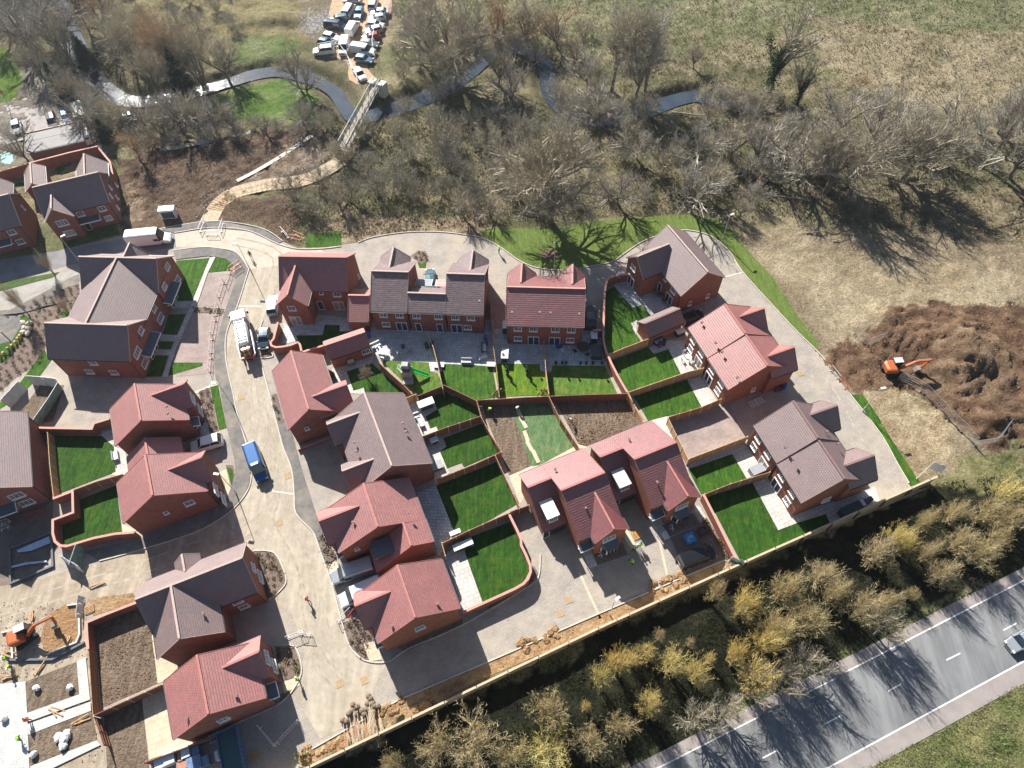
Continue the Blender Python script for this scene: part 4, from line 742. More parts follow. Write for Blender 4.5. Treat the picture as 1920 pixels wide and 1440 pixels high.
# front of the building site: concrete slabs and soil
sheet('bare_soil',[(-80,1180),(20,1175),(88,1140),(165,1125),(162,1166),(165,1217),(176,1341),(195,1400),(205,1500),(-80,1500)],0.025,M_SANDD)
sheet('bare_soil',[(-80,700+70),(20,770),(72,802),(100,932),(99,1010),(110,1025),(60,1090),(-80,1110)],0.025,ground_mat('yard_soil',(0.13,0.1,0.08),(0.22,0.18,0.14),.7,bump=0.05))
SL=lambda q,z=0.15: sheet('concrete_slab',q,z,M_SLAB)
SL([(-40,1290),(0,1283),(49,1278),(53,1356),(57,1450),(62,1500),(-40,1500)]); SL([(145,1241),(162,1232),(170,1312),(53,1354),(50,1338),(150,1302)],0.16); SL([(53,1358),(171,1316),(172,1333),(55,1378)],0.17); SL([(58,1437),(183,1388),(190,1397),(60,1460)],0.17)
bed([(50,1278),(145,1241),(150,1302),(50,1338)],M_SOILT,z=0.12,nm='bare_soil'); bed([(55,1378),(172,1334),(183,1388),(57,1436)],M_SOILT,z=0.12,nm='bare_soil')
bed([(88,1155),(130,1130),(150,1145),(148,1205),(90,1228),(75,1200)],ground_mat('wet_orange_soil',(0.2,0.12,0.06),(0.34,0.2,0.1),1.4,bump=0.2,bscale=3),z=0.05,nm='bare_soil')
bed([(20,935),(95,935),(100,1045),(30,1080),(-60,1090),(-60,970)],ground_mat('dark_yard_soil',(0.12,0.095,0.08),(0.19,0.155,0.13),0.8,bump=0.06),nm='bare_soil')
bed([(40,770),(75,722),(120,722),(100,790),(72,795)],M_SOILT,nm='bare_soil')
# middle gardens
lawn('dark',[(650,697),(697,681),(718,700),(767,742),(755,737),(684,737),(682,727),(663,733)]); patio([(622,692),(700,668),(697,682),(650,697),(663,733),(682,727),(685,740),(640,735)])
patio([(545,615),(598,590),(652,596),(656,620),(637,622),(637,610),(609,609),(605,628),(557,628),(560,640),(530,645),(532,605)],M_PATIOX); lawn('dark',[(609,609),(637,610),(637,622),(660,622),(668,630),(570,657),(555,630),(605,629)])
patio([(695,600),(925,600),(925,687),(830,682),(828,697),(806,697),(803,680),(715,674),(697,657),(692,640)],M_PATIOX)
lawn('patch',[(715,676),(804,680),(807,698),(820,699),(833,727),(785,744),(778,738)]); lawn('mid',[(830,683),(923,687),(933,745),(890,750),(835,728),(822,697),(829,697)])
patio([(925,617),(1140,620),(1148,686),(1035,686),(1034,697),(1013,696),(1012,683),(925,682)],M_PATIOX)
lawn('yel',[(926,683),(1012,683),(1013,696),(1022,698),(1028,741),(936,744)]); lawn('patch',[(1034,698),(1036,686),(1133,686),(1158,739),(1032,741),(1025,700)])
sheet('driveway',[(922,560),(948,560),(948,615),(924,615)],0.02,M_PINK)
lawn('mid',[(1135,547),(1152,537),(1185,577),(1202,572),(1221,592),(1185,615),(1201,639),(1139,664),(1133,640),(1135,600)]); patio([(1150,536),(1168,520),(1240,560),(1262,588),(1222,594),(1203,572),(1186,579)],M_PATIOX)
patio([(1183,606),(1195,600),(1193,628)],M_PATIO,z=0.06)
lawn('mid',[(1147,676),(1215,651),(1226,664),(1253,655),(1278,704),(1173,736)]); patio([(1216,653),(1240,637),(1285,640),(1316,693),(1278,704),(1253,655),(1226,664)])
lawn('mid',[(1188,743),(1288,712),(1316,764),(1215,789)]); patio([(1288,712),(1313,706),(1346,754),(1316,764)])
patio([(1215,789),(1250,779),(1256,790),(1290,880),(1284,868),(1262,830)],M_PATIO,z=0.02)
sheet('parking_bay',[(1258,792),(1373,764),(1397,826),(1292,862)],0.03,M_PINK)
lawn('mid',[(1290,880),(1373,851.5),(1400,897.5),(1314,927)]); patio([(1288,867),(1397,830),(1432,884),(1420,890),(1400,897.5),(1373,851.5),(1290,880)])
lawn('dark',[(1325,932),(1411,906),(1459,994),(1494,981),(1548,964),(1557,984),(1393,1062)]); patio([(1411,906),(1440,896),(1490,966),(1600,925),(1640,912),(1650,942),(1557,984),(1548,964),(1494,981),(1459,994)])
bed([(902,755),(962,757),(965,785),(997,872),(955,892),(912,785)],M_SOILT,nm='bare_soil'); lawn('turf',[(963,757),(1035,755),(1080,835),(1012,872),(997,874),(965,785)])
bed([(1040,752),(1180,750),(1205,792),(1100,836),(1085,833)],M_SOILT,nm='bare_soil')
for i,q in enumerate([((970,768),(977,783)),((976,783),(987,803)),((983,808),(990,828)),((988,828),(998,846)),((999,845),(1010,868))]): strip('plank_path',[q[0],q[1]],0.55,0.04,0.07+0.004*i,M_CREAM)
lawn('dark',[(810,742),(832,733),(893,762),(900,782),(822,809),(818,800),(807,804),(798,781),(820,768),(812,747)]); patio([(768,758),(790,745),(812,740),(822,768),(798,781),(807,804),(818,800),(822,809),(793,822)])
lawn('dark',[(825,847),(838,837),(832,822),(907,793),(935,848),(870,876),(865,868),(838,878)]); patio([(800,826),(825,815),(836,838),(825,847),(838,878),(843,887),(825,899),(812,900)])
lawn('dark',[(818,911),(930,867),(973,943),(868,1004),(855,1007)]); patio([(780,925),(818,911),(855,1007),(822,1042),(812,1010)],M_PATIOX)
lawn('dark',[(865,1013),(957,979),(983,1030),(992,1070),(985,1085),(975,1096),(905,1130),(880,1060)]); patio([(832,1043),(866,1013),(880,1060),(905,1130),(868,1150),(850,1087)])
patio([(955,892),(997,874),(1012,872),(1085,833),(1100,838),(1020,905),(985,930),(975,945)],M_CREAM,z=0.02)
bed([(643,1167),(670,1160),(700,1188),(703,1236),(683,1236),(657,1213)],z=0.06); patio([(682,1208),(707,1200),(717,1237),(693,1240)],M_CREAM,z=0.07); bed([(760,1222),(867,1172),(868,1160),(745,1215)],z=0.06); bed([(912,1133),(985,1098),(1000,1075),(1000,1060),(1010,1075),(990,1100),(915,1142)],z=0.06)
bed([(598,1002),(612,1010),(632,1045),(616,1058),(607,1035)],z=0.12); patio([(616,1058),(632,1052),(638,1075),(620,1080)],M_CREAM,z=0.06)
bed([(1112,1040),(1168,1018),(1177,1040),(1120,1060)],z=0.05); bed([(1242,985),(1300,962),(1313,983),(1255,1006)],z=0.05); bed([(1313,982),(1325,972),(1372,1042),(1357,1048)],z=0.05)
patio([(1088,1030),(1108,1022),(1124,1060),(1105,1066)],z=0.04); patio([(1218,975),(1238,968),(1255,1008),(1236,1012)],z=0.04); patio([(1300,950),(1310,948),(1325,972),(1314,980)],z=0.04)
sheet('parking_bay',[(1257,1008),(1313,984),(1357,1048),(1287,1078)],0.02,mat('dark_block_paving',(0.16,0.12,0.105),0.85,var=0.2,scale=2)); 
for q in ([(1086,1073),(1126,1160)],[(1236,1012),(1254,1092)]): strip('paving_line',q,0.3,0.01,0.01,M_CREAM)
sheet('clay_strip',[(575,1412),(660,1364),(747,1315),(913,1244),(1120,1154),(1287,1082),(1358,1053),(1388,1064),(1240,1130),(900,1275),(590,1440)],0.02,M_CLAY)
bed([(484,672),(500,655),(512,664),(505,671)],z=0.06); bed([(509,742),(519,738),(532,790),(524,795)],z=0.12)
bed([(785,470),(800,475),(802,490),(790,495),(770,480)],z=0.06); lawn('mid',[(783,492),(800,490),(798,502),(786,502)])
sheet('swimming_pool',[(-60,285),(22,284),(26,305),(0,312),(-60,330)],0.05,mat('turquoise_pool_cover',(0.05,0.55,0.5),0.3,var=0.3,scale=1.5))
# ---------------------------------------------------------------- walls and fences (points are pixels of their top edge)
def brick_wall(label,pts,h=1.8,sm=0,zp=None,mt=None):
    if sm: pts=smooth_pts(pts,sm)
    q=W(pts,h if zp is None else zp); r=thing('brick_wall',label,'garden wall')
    strip('wall',q,0.24,h-0.05,0,mt or BR_OR,kind=None,world=True).parent=r
    strip('coping',q,0.32,0.09,h-0.05,COPE,kind=None,world=True).parent=r; return r
def fence(label,pts,h=1.8,m=0,closed=False,post=POSTC,rails=False,zp=None,step=1.83,name='timber_fence',cat='fence'):
    q=[Vector(p) for p in W(pts,h if zp is None else zp)]; r=thing(name,label,cat)
    for a,b in zip(q[:-1],q[1:]):
        L=(b-a).length; k=max(1,round(L/step)); u=(b-a)/k
        for i in range(k):
            p0=a+u*i; p1=a+u*(i+1); mb=MB(); d=(p1-p0).normalized(); p0b=p0+d*0.06; p1b=p1-d*0.06
            mb.bar((p0b.x,p0b.y,h*0.5),(p1b.x,p1b.y,h*0.5),0.04,h-0.08); mb.bar((p0b.x,p0b.y,h-0.02),(p1b.x,p1b.y,h-0.02),0.09,0.05)
            n_=Vector((-d.y,d.x,0))*0.05
            if rails:
                for z in (0.35,0.95,1.5): mb.bar((p0b.x+n_.x,p0b.y+n_.y,z),(p1b.x+n_.x,p1b.y+n_.y,z),0.06,0.1); mb.bar((p0b.x-n_.x,p0b.y-n_.y,z),(p1b.x-n_.x,p1b.y-n_.y,z),0.06,0.1)
            else: mb.bar((p0b.x+n_.x,p0b.y+n_.y,0.15),(p1b.x+n_.x,p1b.y+n_.y,0.15),0.05,0.2)
            mb.build('panel',TIMB[m],r)
            ps=MB(); ps.box((p0.x,p0.y,h/2+0.03),(0.11,0.11,h+0.06)); ps.build('post',post,r)
        ps=MB(); ps.box((b.x,b.y,h/2+0.03),(0.11,0.11,h+0.06)); 
    ps.build('post',post,r)
    return r
brick_wall('low brick wall running from the corner fence to the upper linked house',[(72,802),(172,804),(176,794),(205,785)])
brick_wall('curving pink-topped brick wall round the small lawn beside the lower linked house',[(99,935),(136,921),(137,961),(99,975),(99,1000),(103,1015),(112,1023),(125,1024),(175,1009),(215,1001),(252,998)])
fence('light timber fence along the left side of the upper linked house lawn',[(89,811),(93,870),(100,932)],m=2)
fence('timber fence between the two linked house lawns',[(137,919),(180,903),(229,889)],m=0)
brick_wall('brick corner wall enclosing the bare soil plot of the T-shaped house',[(257,1129),(200,1151),(162,1167),(163,1190),(165,1217)])
fence('timber fence on the left of the large bare soil plot',[(166,1219),(170,1280),(174,1339)],m=0,post=TIMB[0],rails=True)
fence('timber fence between the two bare soil plots at the lower left',[(176,1341),(240,1312),(305,1283)],m=1)
fence('short dark timber fence below the two bare soil plots',[(176,1345),(186,1372),(194,1397)],m=1,post=TIMB[1],rails=True)
fence('dark timber fence behind the wrapped block stacks',[(270,1430),(330,1408),(395,1383)],m=1,post=TIMB[1])
brick_wall('curved brick wall with pale coping beside the dark blue parked car',[(521,604),(513,635),(507,642),(509,648),(517,651),(530,650),(545,647),(560,641),(563,648),(565,658)],zp=1.8)
brick_wall('brick wall joining the small red garage to the curved wall',[(567,660),(585,654),(606,648)])
fence('timber side gate fence by the small red garage',[(608,688),(625,697)],m=0)
fence('railed timber fence running diagonally beside the play tower lawn',[(711,680),(735,703),(757,722),(775,741)],m=0,post=TIMB[0],rails=True)
fence('short timber fence beside the storage box lawn',[(761,746),(780,739)],m=2)
fence('timber fence between the play tower lawn and the next lawn',[(802,624),(812,650),(820,680),(830,728)],m=2)
fence('timber fence between the third lawn and the yellow-green lawn',[(922,612),(925,650),(932,700),(936,743)],m=0)
fence('timber fence between the yellow-green lawn and the patchy shaded lawn',[(1020,640),(1023,690),(1029,738)],m=2)
fence('dark railed timber fence from the play tower lawn to the corner above the soil plots',[(783,742),(833,722),(893,751)],m=1,post=TIMB[1],rails=True)
fence('dark railed timber fence along the top of the soil plots',[(895,750),(940,748),(985,745),(1030,743),(1100,740),(1176,738)],m=1,post=TIMB[1],rails=True)
fence('timber fence on the left edge of the half-turfed plot',[(894,752),(903,783),(920,815),(940,846)],m=0)
fence('timber fence between the two upper middle lawns',[(825,903-62),(860,826),(900,808),(905,789)][:0] or [(793,818),(840,800),(902,780)],m=1)
fence('timber fence between the storage box patio lawn and the wide dark lawn',[(817,899),(850,886),(890,870),(940,847)],m=0)
fence('timber fence on the left of the cream path behind the twin houses',[(929,855),(950,900),(975,953)],m=0)
fence('timber fence between the wide dark lawn and the curved wall lawn',[(830,1018),(880,994),(930,972),(975,953)],m=0)
fence('timber fence between the half-turfed plot and the raked soil plot',[(1030,745),(1050,785),(1086,840)],m=0)
fence('timber fence on the right of the raked soil plot',[(1177,738),(1190,760),(1206,785)],m=2)
brick_wall('long brick wall between the shaded garden and the upper lane',[(1183,513),(1150,518),(1139,525),(1135,540),(1133,560),(1132,600),(1131,628),(1137,660),(1158,704),(1176,735)],sm=2)
fence('timber fence between the upper right garden and the garden below',[(1141,665),(1168,653),(1216,635)],m=2)
fence('timber fence at the left end of the garden with a swing of shade',[(1141,667),(1155,700),(1177,737)],m=2,post=TIMB[2])
fence('timber fence between the two gardens of the light red joined houses',[(1179,735),(1240,714),(1290,697),(1319,690)],m=2)
fence('timber fence at the left end of the lower garden of the light red joined houses',[(1179,738),(1192,765),(1206,790)],m=2)
fence('timber fence between the lower striped lawn and the paved compound',[(1253,782),(1316,763),(1352,748)],m=0)
fence('light timber fence on the left side of the paved compound',[(1253,784),(1268,815),(1291,861)],m=2)
fence('timber fence below the paved compound',[(1292,860),(1340,842),(1402,818)],m=2)
fence('timber fence between the small lawn and the large corner lawn',[(1322,926),(1370,907),(1410,895),(1444,885)],m=0)
brick_wall('tall brick wall between the parked black people carrier and the corner lawn',[(1319,927),(1340,968),(1385,1058)],h=1.9)
brick_wall('curved pink-topped brick wall around the lawn left of the twin houses',[(954,963),(970,995),(977,1012),(977,1022),(986,1040),(994,1060),(995,1072),(990,1085),(982,1094),(965,1104),(930,1120),(868,1148)],h=1.7)
fence('timber gate fence between the curved wall and the left twin house',[(955,961),(992,947)],m=1)
fence('short timber fence corner behind the grey garden box',[(828,1018),(835,1042)],m=2)
brick_wall('brick wall with gate between the red semi pair and the upper lane',[(1112,619),(1131,618)],h=1.8)
fence('timber fence between the brown terrace and the red semi pair',[(918,555),(920,585),(922,612)],m=0)
brick_wall('brown brick wall along the back gardens of the top left houses',[(-40,328),(0,321),(72,301),(130,286),(183,274)],h=2.2)
brick_wall('angled brick wall with pink coping beside the top left house',[(183,275),(195,290),(206,303),(211,327)],h=2.0)
fence('short garage side fence beside the T-shaped house drive',[(435,1215),(446,1208)],m=1)
brick_wall('low brick divider between the two shaded driveways',[(558,842),(590,831),(624,818)],h=0.5)
# boundary acoustic fence
q=[Vector((-60,-7.4,0)),Vector((-24.2,7.2,0)),Vector((9.1,20.6,0)),Vector((28.6,28.0,0)),Vector((56.4,38.3,0))]
r=thing('boundary_fence','long pale boarded boundary fence between the estate and the main road','fence')
hb=2.1
for a,b in zip(q[:-1],q[1:]):
    L=(b-a).length; k=round(L/4.2); u=(b-a)/k; d=u.normalized(); n_=Vector((d.y,-d.x,0))
    for i in range(k):
        p0=a+u*i; p1=a+u*(i+1); mb=MB(); p0b=p0+d*0.07; p1b=p1-d*0.07; z=hb-0.0*i
        mb.bar((p0b.x,p0b.y,z/2),(p1b.x,p1b.y,z/2),0.12,z-0.1); mb.bar((p0b.x,p0b.y,z),(p1b.x,p1b.y,z),0.26,0.07)
        for s in range(1,12):
            c=p0b+(p1b-p0b)*(s/12)+n_*0.065; mb.box((c.x,c.y,z/2),(0.05,0.05,z-0.2),math.atan2(d.y,d.x))
        mb.build('panel',ACOU,r); ps=MB(); ps.box((p0.x+n_.x*.12,p0.y+n_.y*.12,z/2),(0.16,0.3,z+0.02),math.atan2(d.y,d.x)); ps.build('post',mat('dark_post',(0.12,0.1,0.08),0.8),r)
# ---------------------------------------------------------------- trees and bushes: skeletons with fine twigs
BARK=mat('grey_bark',(0.17,0.145,0.11),0.95,var=0.25,scale=2); BARKD=mat('dark_ivy_bark',(0.035,0.05,0.025),0.9,var=0.4,scale=4)
def twig_mat(name,c1,c2):
    n=N(name,0.95); oi=n.new('ShaderNodeObjectInfo'); n.b.inputs['Specular IOR Level'].default_value=0.1
    c=n.ramp(oi.outputs['Random'],[(0.0,c1),(1.0,c2)]); f=n.noise(0.5,4); c=n.mix(1.0,c,n.ramp(f,[(0.3,(0.75,0.75,0.75)),(0.7,(1.25,1.22,1.15))]),'MULTIPLY')
    n.l(c,n.b.inputs['Base Color']); return n.m
TW=twig_mat('bare_twigs',(0.34,0.305,0.24),(0.44,0.4,0.31)); TWG=twig_mat('grey_twigs',(0.34,0.315,0.275),(0.42,0.39,0.34)); TWB=twig_mat('brown_twigs',(0.4,0.285,0.18),(0.46,0.34,0.22)); TWD=twig_mat('dark_scrub_twigs',(0.25,0.24,0.2),(0.36,0.34,0.275))
TWY=twig_mat('lichen_twigs',(0.66,0.52,0.22),(0.62,0.56,0.26)); TWP=twig_mat('pale_twigs',(0.52,0.44,0.25),(0.5,0.42,0.27)); IVY=twig_mat('ivy_leaves',(0.02,0.045,0.015),(0.035,0.06,0.02)); CONL=twig_mat('conifer_needles',(0.012,0.035,0.02),(0.02,0.045,0.025))
class Tree:
    def __init__(s,seed): s.r=random.Random(seed); s.t=MB(); s.w=MB(); s.ends=[]
    def seg(s,a,d,L,r,lev,up,maxlev,kids,shrink,spr,twn,twL,tw,curl=0.25):
        R=s.r; n=3 if lev<2 else 2; p=Vector(a); d=Vector(d).normalized(); pts=[(p.copy(),d.copy())]
        for i in range(n):
            d=(d+Vector((R.uniform(-1,1),R.uniform(-1,1),R.uniform(-.6,1)))*curl+Vector((0,0,up))).normalized()
            q=p+d*L/n; ra=r*(1-0.4*i/n); rb=r*(1-0.4*(i+1)/n)
            if lev<=1: s.t.tube(p,q,ra,rb,6 if lev==0 else 5,cap=False)
            elif lev<maxlev: s.w.tube(p,q,ra,rb,3,cap=False)
            else: s.strip(p,q,ra*2)
            p=q; pts.append((p.copy(),d.copy()))
        if lev<maxlev:
            for k in range(kids[lev]):
                t=0.35+0.65*(k+R.random())/kids[lev] if lev>0 else 0.55+0.45*(k+R.random())/kids[lev]
                j=min(int(t*n),n-1); q=pts[j][0].lerp(pts[j+1][0],t*n-j); dd=pts[j][1]
                u=dd.orthogonal().normalized(); v=dd.cross(u); ph=R.uniform(0,2*PI); sp=spr[lev]*R.uniform(0.6,1.25)
                nd=(dd+(u*math.cos(ph)+v*math.sin(ph))*sp).normalized()
                s.seg(q,nd,L*shrink[lev]*R.uniform(0.75,1.2),r*0.52 if lev else r*0.62,lev+1,up,maxlev,kids,shrink,spr,twn,twL,tw,curl)
        else:
            for k in range(twn):
                t=R.uniform(0.1,1); j=min(int(t*n),n-1); q=pts[j][0].lerp(pts[j+1][0],t*n-j)
                dd=(pts[j][1]+Vector((R.uniform(-1,1),R.uniform(-1,1),R.uniform(-.7,1)))*0.9+Vector((0,0,up*1.5))).normalized(); l=twL*R.uniform(0.5,1.3)
                s.strip(q,q+dd*l,tw)
                for m in range(2):
                    d2=(dd+Vector((R.uniform(-1,1),R.uniform(-1,1),R.uniform(-.7,1)))*0.8).normalized(); q2=q+dd*l*R.uniform(0.3,0.9); s.strip(q2,q2+d2*l*0.55,tw*0.8)
            s.ends.append(p)
    def strip(s,a,b,w):
        d=b-a; u=d.cross(Vector((s.r.uniform(-1,1),s.r.uniform(-1,1),s.r.uniform(-1,1))))
        if u.length<1e-6: return
        u.normalize(); i=len(s.w.v); s.w.v+=[tuple(a-u*w/2),tuple(a+u*w/2),tuple(b)]; s.w.f.append((i,i+1,i+2)); s.w.mi.append(0)
PROTO={}; PR={}
def import_r(key,tr): d=sorted(math.hypot(x,y) for x,y,z in tr.w.v); PR[key]=d[int(len(d)*.93)]
def proto(key,name,build,barkm,twm):
    tr=build(); import_r(key,tr); b=tr.t.mesh('trunk',barkm,True) if tr.t.v else None; c=tr.w.mesh('crown',twm); PROTO[key]=(name,b,c)
def plant(key,p,sc,label,cat='tree',group=None,rz=None,lean=(0,0)):
    name,b,c=PROTO[key]; z=ground_z(p.x,p.y)-0.1
    r=thing(name,label,cat,(p.x,p.y,z),rnd(0,6.28) if rz is None else rz,group); r.scale=(sc[0],sc[0],sc[1]) if isinstance(sc,tuple) else (sc,)*3
    r.rotation_euler=(lean[0],lean[1],rnd(0,6.28) if rz is None else rz)
    for nm,me in (('trunk',b),('crown',c)):
        if me: o=bpy.data.objects.new(nm,me); COL.objects.link(o); o.parent=r
    return r
def big(seed,h,trunkh,r0,kids,shr,spr,up,twn,twL,tw,maxlev=4,curl=0.25,lean=(0,0)):
    def f():
        t=Tree(seed); t.seg((0,0,0),(lean[0],lean[1],1),trunkh,r0,0,up,maxlev,kids,shr,spr,twn,twL,tw,curl)
        zs=[p.z for p in t.ends] or [1]; k=h/max(zs); 
        for m in (t.t,t.w): m.v=[(x*k,y*k,z*k) for x,y,z in m.v]
        t.ends=[p*k for p in t.ends]; return t
    return f
def multi(seed,h,n,rad_,kids,twn,twL,tw,r0=0.07,spread=0.8,maxlev=2,shr=(0.55,0.5,0.5)):
    def f():
        t=Tree(seed)
        for i in range(n):
            a=2*PI*i/n+t.r.uniform(-.4,.4); s=spread*t.r.uniform(0.15,1.1); d=(math.cos(a)*s,math.sin(a)*s,1)
            t.seg((math.cos(a)*rad_*0.12,math.sin(a)*rad_*0.12,0),d,h*t.r.uniform(0.55,0.8),r0,1,0.03,maxlev+1,(0,)+kids,(0.6,)+shr,(0.8,0.85,0.85,0.8),twn,twL,tw,0.28)
        return t
    return f
for i in range(2): proto('oak%d'%i,'bare_tree',big(11+i,21,6.0,0.75,(9,8,6,5,4),(1.35,0.62,0.6,0.55,0.5),(1.0,0.85,0.8,0.8,0.8),0.05,4,1.0,0.042),BARK,TW)
for i in range(3): proto('ash%d'%i,'bare_tree',big(31+i,18,7.0,0.42,(6,7,6,4,4),(1.15,0.55,0.58,0.55,0.5),(0.5,0.6,0.7,0.8,0.8),0.13,4,0.85,0.036),BARK,TW if i!=1 else TWG)
for i in range(3): proto('mid%d'%i,'bare_tree',big(51+i,12,2.6,0.26,(7,7,6,4),(1.5,0.6,0.6,0.55),(0.9,0.8,0.8,0.8),0.07,4,0.75,0.034,maxlev=3,curl=0.35),BARK,(TW,TWG,TWB)[i])
for i in range(2): proto('fan%d'%i,'bare_tree',multi(61+i,13,9,1.5,(7,5,4),4,0.9,0.038,r0=0.14,spread=0.55,maxlev=3),BARK,TWB if i else TW)
for i in range(3): proto('bush%d'%i,'bush',multi(71+i,4.6,14,1.5,(5,4),5,0.75,0.036,r0=0.05,spread=1.1),BARK,(TWD,TWD,TW)[i])
proto('gbush','bush',multi(81,5.0,13,1.5,(5,4),5,0.75,0.036,r0=0.05,spread=1.0),BARK,TWG)
for i in range(3): proto('lich%d'%i,'bush',multi(91+i,6.5,15,1.2,(6,4),4,0.8,0.05,r0=0.1,spread=0.85),mat('lichen_bark',(0.33,0.27,0.13),0.95,var=0.3,scale=3),(TWY,TWP,TWY)[i])
def ivyf():
    t=big(120,18,5.0,0.5,(5,6,5,4),(1.3,0.55,0.55,0.5),(0.6,0.6,0.7,0.7),0.12,5,0.8,0.045,maxlev=3)(); return t
proto('ivy','ivy_clad_tree',ivyf,BARKD,TW)
def ivyleaf(seed,pts,n,r):
    R=random.Random(seed); m=MB()
    for k in range(n):
        c,rr=R.choice(pts); c=Vector(c)+Vector((R.gauss(0,1),R.gauss(0,1),R.gauss(0,1)))*rr; s=r*R.uniform(0.6,1.4)
        a=Vector((R.uniform(-1,1),R.uniform(-1,1),R.uniform(-1,1))).normalized(); b=a.orthogonal().normalized()*s; c2=a.cross(b).normalized()*s; i=len(m.v)
        m.v+=[tuple(c-b),tuple(c+c2*.6),tuple(c+b),tuple(c-c2*.6)]; m.f.append((i,i+1,i+2,i+3)); m.mi.append(0)
    return m
IVM=ivyleaf(3,[((0,0,z*0.5),0.55) for z in range(1,12)]+[((math.cos(a)*k*.45,math.sin(a)*k*.45,5+k*.8),0.4) for a in (0.4,2.2,4.1) for k in range(1,7)],2600,0.16).mesh('ivy_cover',IVY)
def conif(seed,h,r):
    R=random.Random(seed); m=MB()
    for k in range(9000):
        z=h*(1-R.random()**0.6)*0.97+0.4; rr=r*max(0.02,1-z/h)**0.8*(0.75+0.35*math.sin(z*4.2+R.uniform(0,1)))*math.sqrt(R.uniform(0.25,1)); a=R.uniform(0,2*PI); c=Vector((rr*math.cos(a),rr*math.sin(a),z-0.12*rr)); o=Vector((math.cos(a),math.sin(a),-0.25))*R.uniform(0.2,0.45); u=Vector((-math.sin(a),math.cos(a),R.uniform(-.4,.4)))*R.uniform(0.06,0.14); i=len(m.v)
        m.v+=[tuple(c-u),tuple(c+u),tuple(c+o)]; m.f.append((i,i+1,i+2)); m.mi.append(0)
    return m
cb=MB(); cb.tube((0,0,0),(0,0,9),0.22,0.05,6); PROTO['conifer']=('conifer_tree',cb.mesh('trunk',BARK,True),conif(5,11,2.9).mesh('crown',CONL))
PROTO['holly']=('evergreen_bush',None,conif(8,5,2.0).mesh('crown',IVY))
random.seed(5)
TREES=[ # key, px, py, height factor, area
('wood',[('ash0',20,70,.75),('mid1',60,105,1.1),('ash1',100,60,.8),('mid0',40,15,1.1),('ash2',140,130,.7),('mid1',118,110,1.1),('ash0',165,55,.8),('ash1',195,25,.8),('mid0',70,-25,1.2),('ash2',150,-35,.8),('mid2',205,80,1.0),('mid0',150,200,.75),('mid1',185,235,.7),('mid0',232,95,1.0),('ash1',10,-30,.8),('mid0',85,150,.8)]),
('riverbend',[('ash0',290,187,.8),('fan1',335,150,1.0),('fan0',377,150,.95),('mid0',427,148,.95),('fan0',262,130,.95),('mid2',300,110,.9),('mid0',560,163,.8),('mid1',580,180,.6)]),
('nearbank',[('mid0',240,240,.5),('mid1',275,245,.6),('mid0',310,252,.65),('mid1',340,242,.7),('mid0',372,240,.7),('mid1',405,250,.62),('mid0',440,246,.55),('mid2',262,300,.62),('mid1',55,308,.6),('mid0',500,252,.45),('mid1',575,240,.5)]),
('farbank',[('oak1',857,150,.9),('ash1',785,115,.75),('ash0',815,60,.7),('mid2',935,80,1.05),('mid0',990,80,1.0),('mid0',935,160,.75),('mid1',962,200,.7),('ash2',1147,170,1.1),('ash0',1193,183,1.1),('ash1',1213,180,1.08),('mid1',1100,165,.6),('mid1',1125,230,.75),('mid0',1300,130,.5),('mid2',1045,90,.8)]),
('scrubtop',[('mid0',870,408,.55),('mid1',920,405,.42),('mid1',1285,385,.75),('mid0',1330,375,.7),('mid1',1410,312,.85),('mid0',1370,300,.75),('mid1',1300,300,.8),('mid0',1240,332,.75),('mid1',1160,385,.65),('mid0',640,395,.5),('mid1',1195,300,.6),('mid0',1385,410,.35)]),
('rightrow',[('mid1',1510,357,.85),('oak1',1548,360,.72),('mid0',1587,350,.9),('mid1',1643,320,1.0),('oak0',1693,338,.72),('ash1',1840,314,1.05),('mid1',1895,335,1.1),('mid0',1760,300,.7),('mid2',1610,175,.35),('mid1',1790,255,.7),('mid1',1700,262,.7),('mid0',1500,300,.85),('mid1',1460,292,.85),('mid1',1565,262,.8),('mid1',1640,240,.7),('mid0',1870,250,.8)])]
AREA={'wood':'wood at the top left','riverbend':'trees beyond the left river bend','nearbank':'trees above the dark soil','farbank':'trees along the far river bank','scrubtop':'trees in the scrub above the lane','rightrow':'trees above the straw ground'}
SIL={'oak':'broad','ash':'tall','mid':'twiggy','fan':'fan-shaped'}
for area,lst in TREES:
    lst=sorted(lst,key=lambda t:t[1])
    for i,(k,px,py,s) in enumerate(lst):
        plant(k,at(px,py),s*rnd(0.95,1.05),'%s bare tree, %s from left of the %s'%(SIL[k[:3]],ordn(i),AREA[area]),'tree',AREA[area])
plant('oak0',at(1032,417),(1.02,1.0),'huge spreading bare tree whose shadow falls across the green verge','tree',rz=1.0)
iv=plant('ivy',at(1440,172),1.05,'tall tree with dark ivy-covered forked trunk on the far river bank','tree',rz=2.0); o=bpy.data.objects.new('ivy_cover',IVM); COL.objects.link(o); o.parent=iv
iv=plant('ivy',at(1493,196),.68,'smaller ivy-darkened tree just right of the tall ivy-covered one','tree',rz=0.4); o=bpy.data.objects.new('ivy_cover',IVM); COL.objects.link(o); o.parent=iv
plant('conifer',at(348,172),1.05,'dark green conifer rising beside the left river bend','tree')
plant('conifer',at(125,185),(0.9,.75),'dark evergreen in the wood beside the old yard','tree'); plant('conifer',at(160,110),(.9,.7),'dark evergreen tree deeper in the wood near the top left','tree')
plant('holly',at(203,262),.9,'bright green small evergreen bush beside the pale caravan','bush')
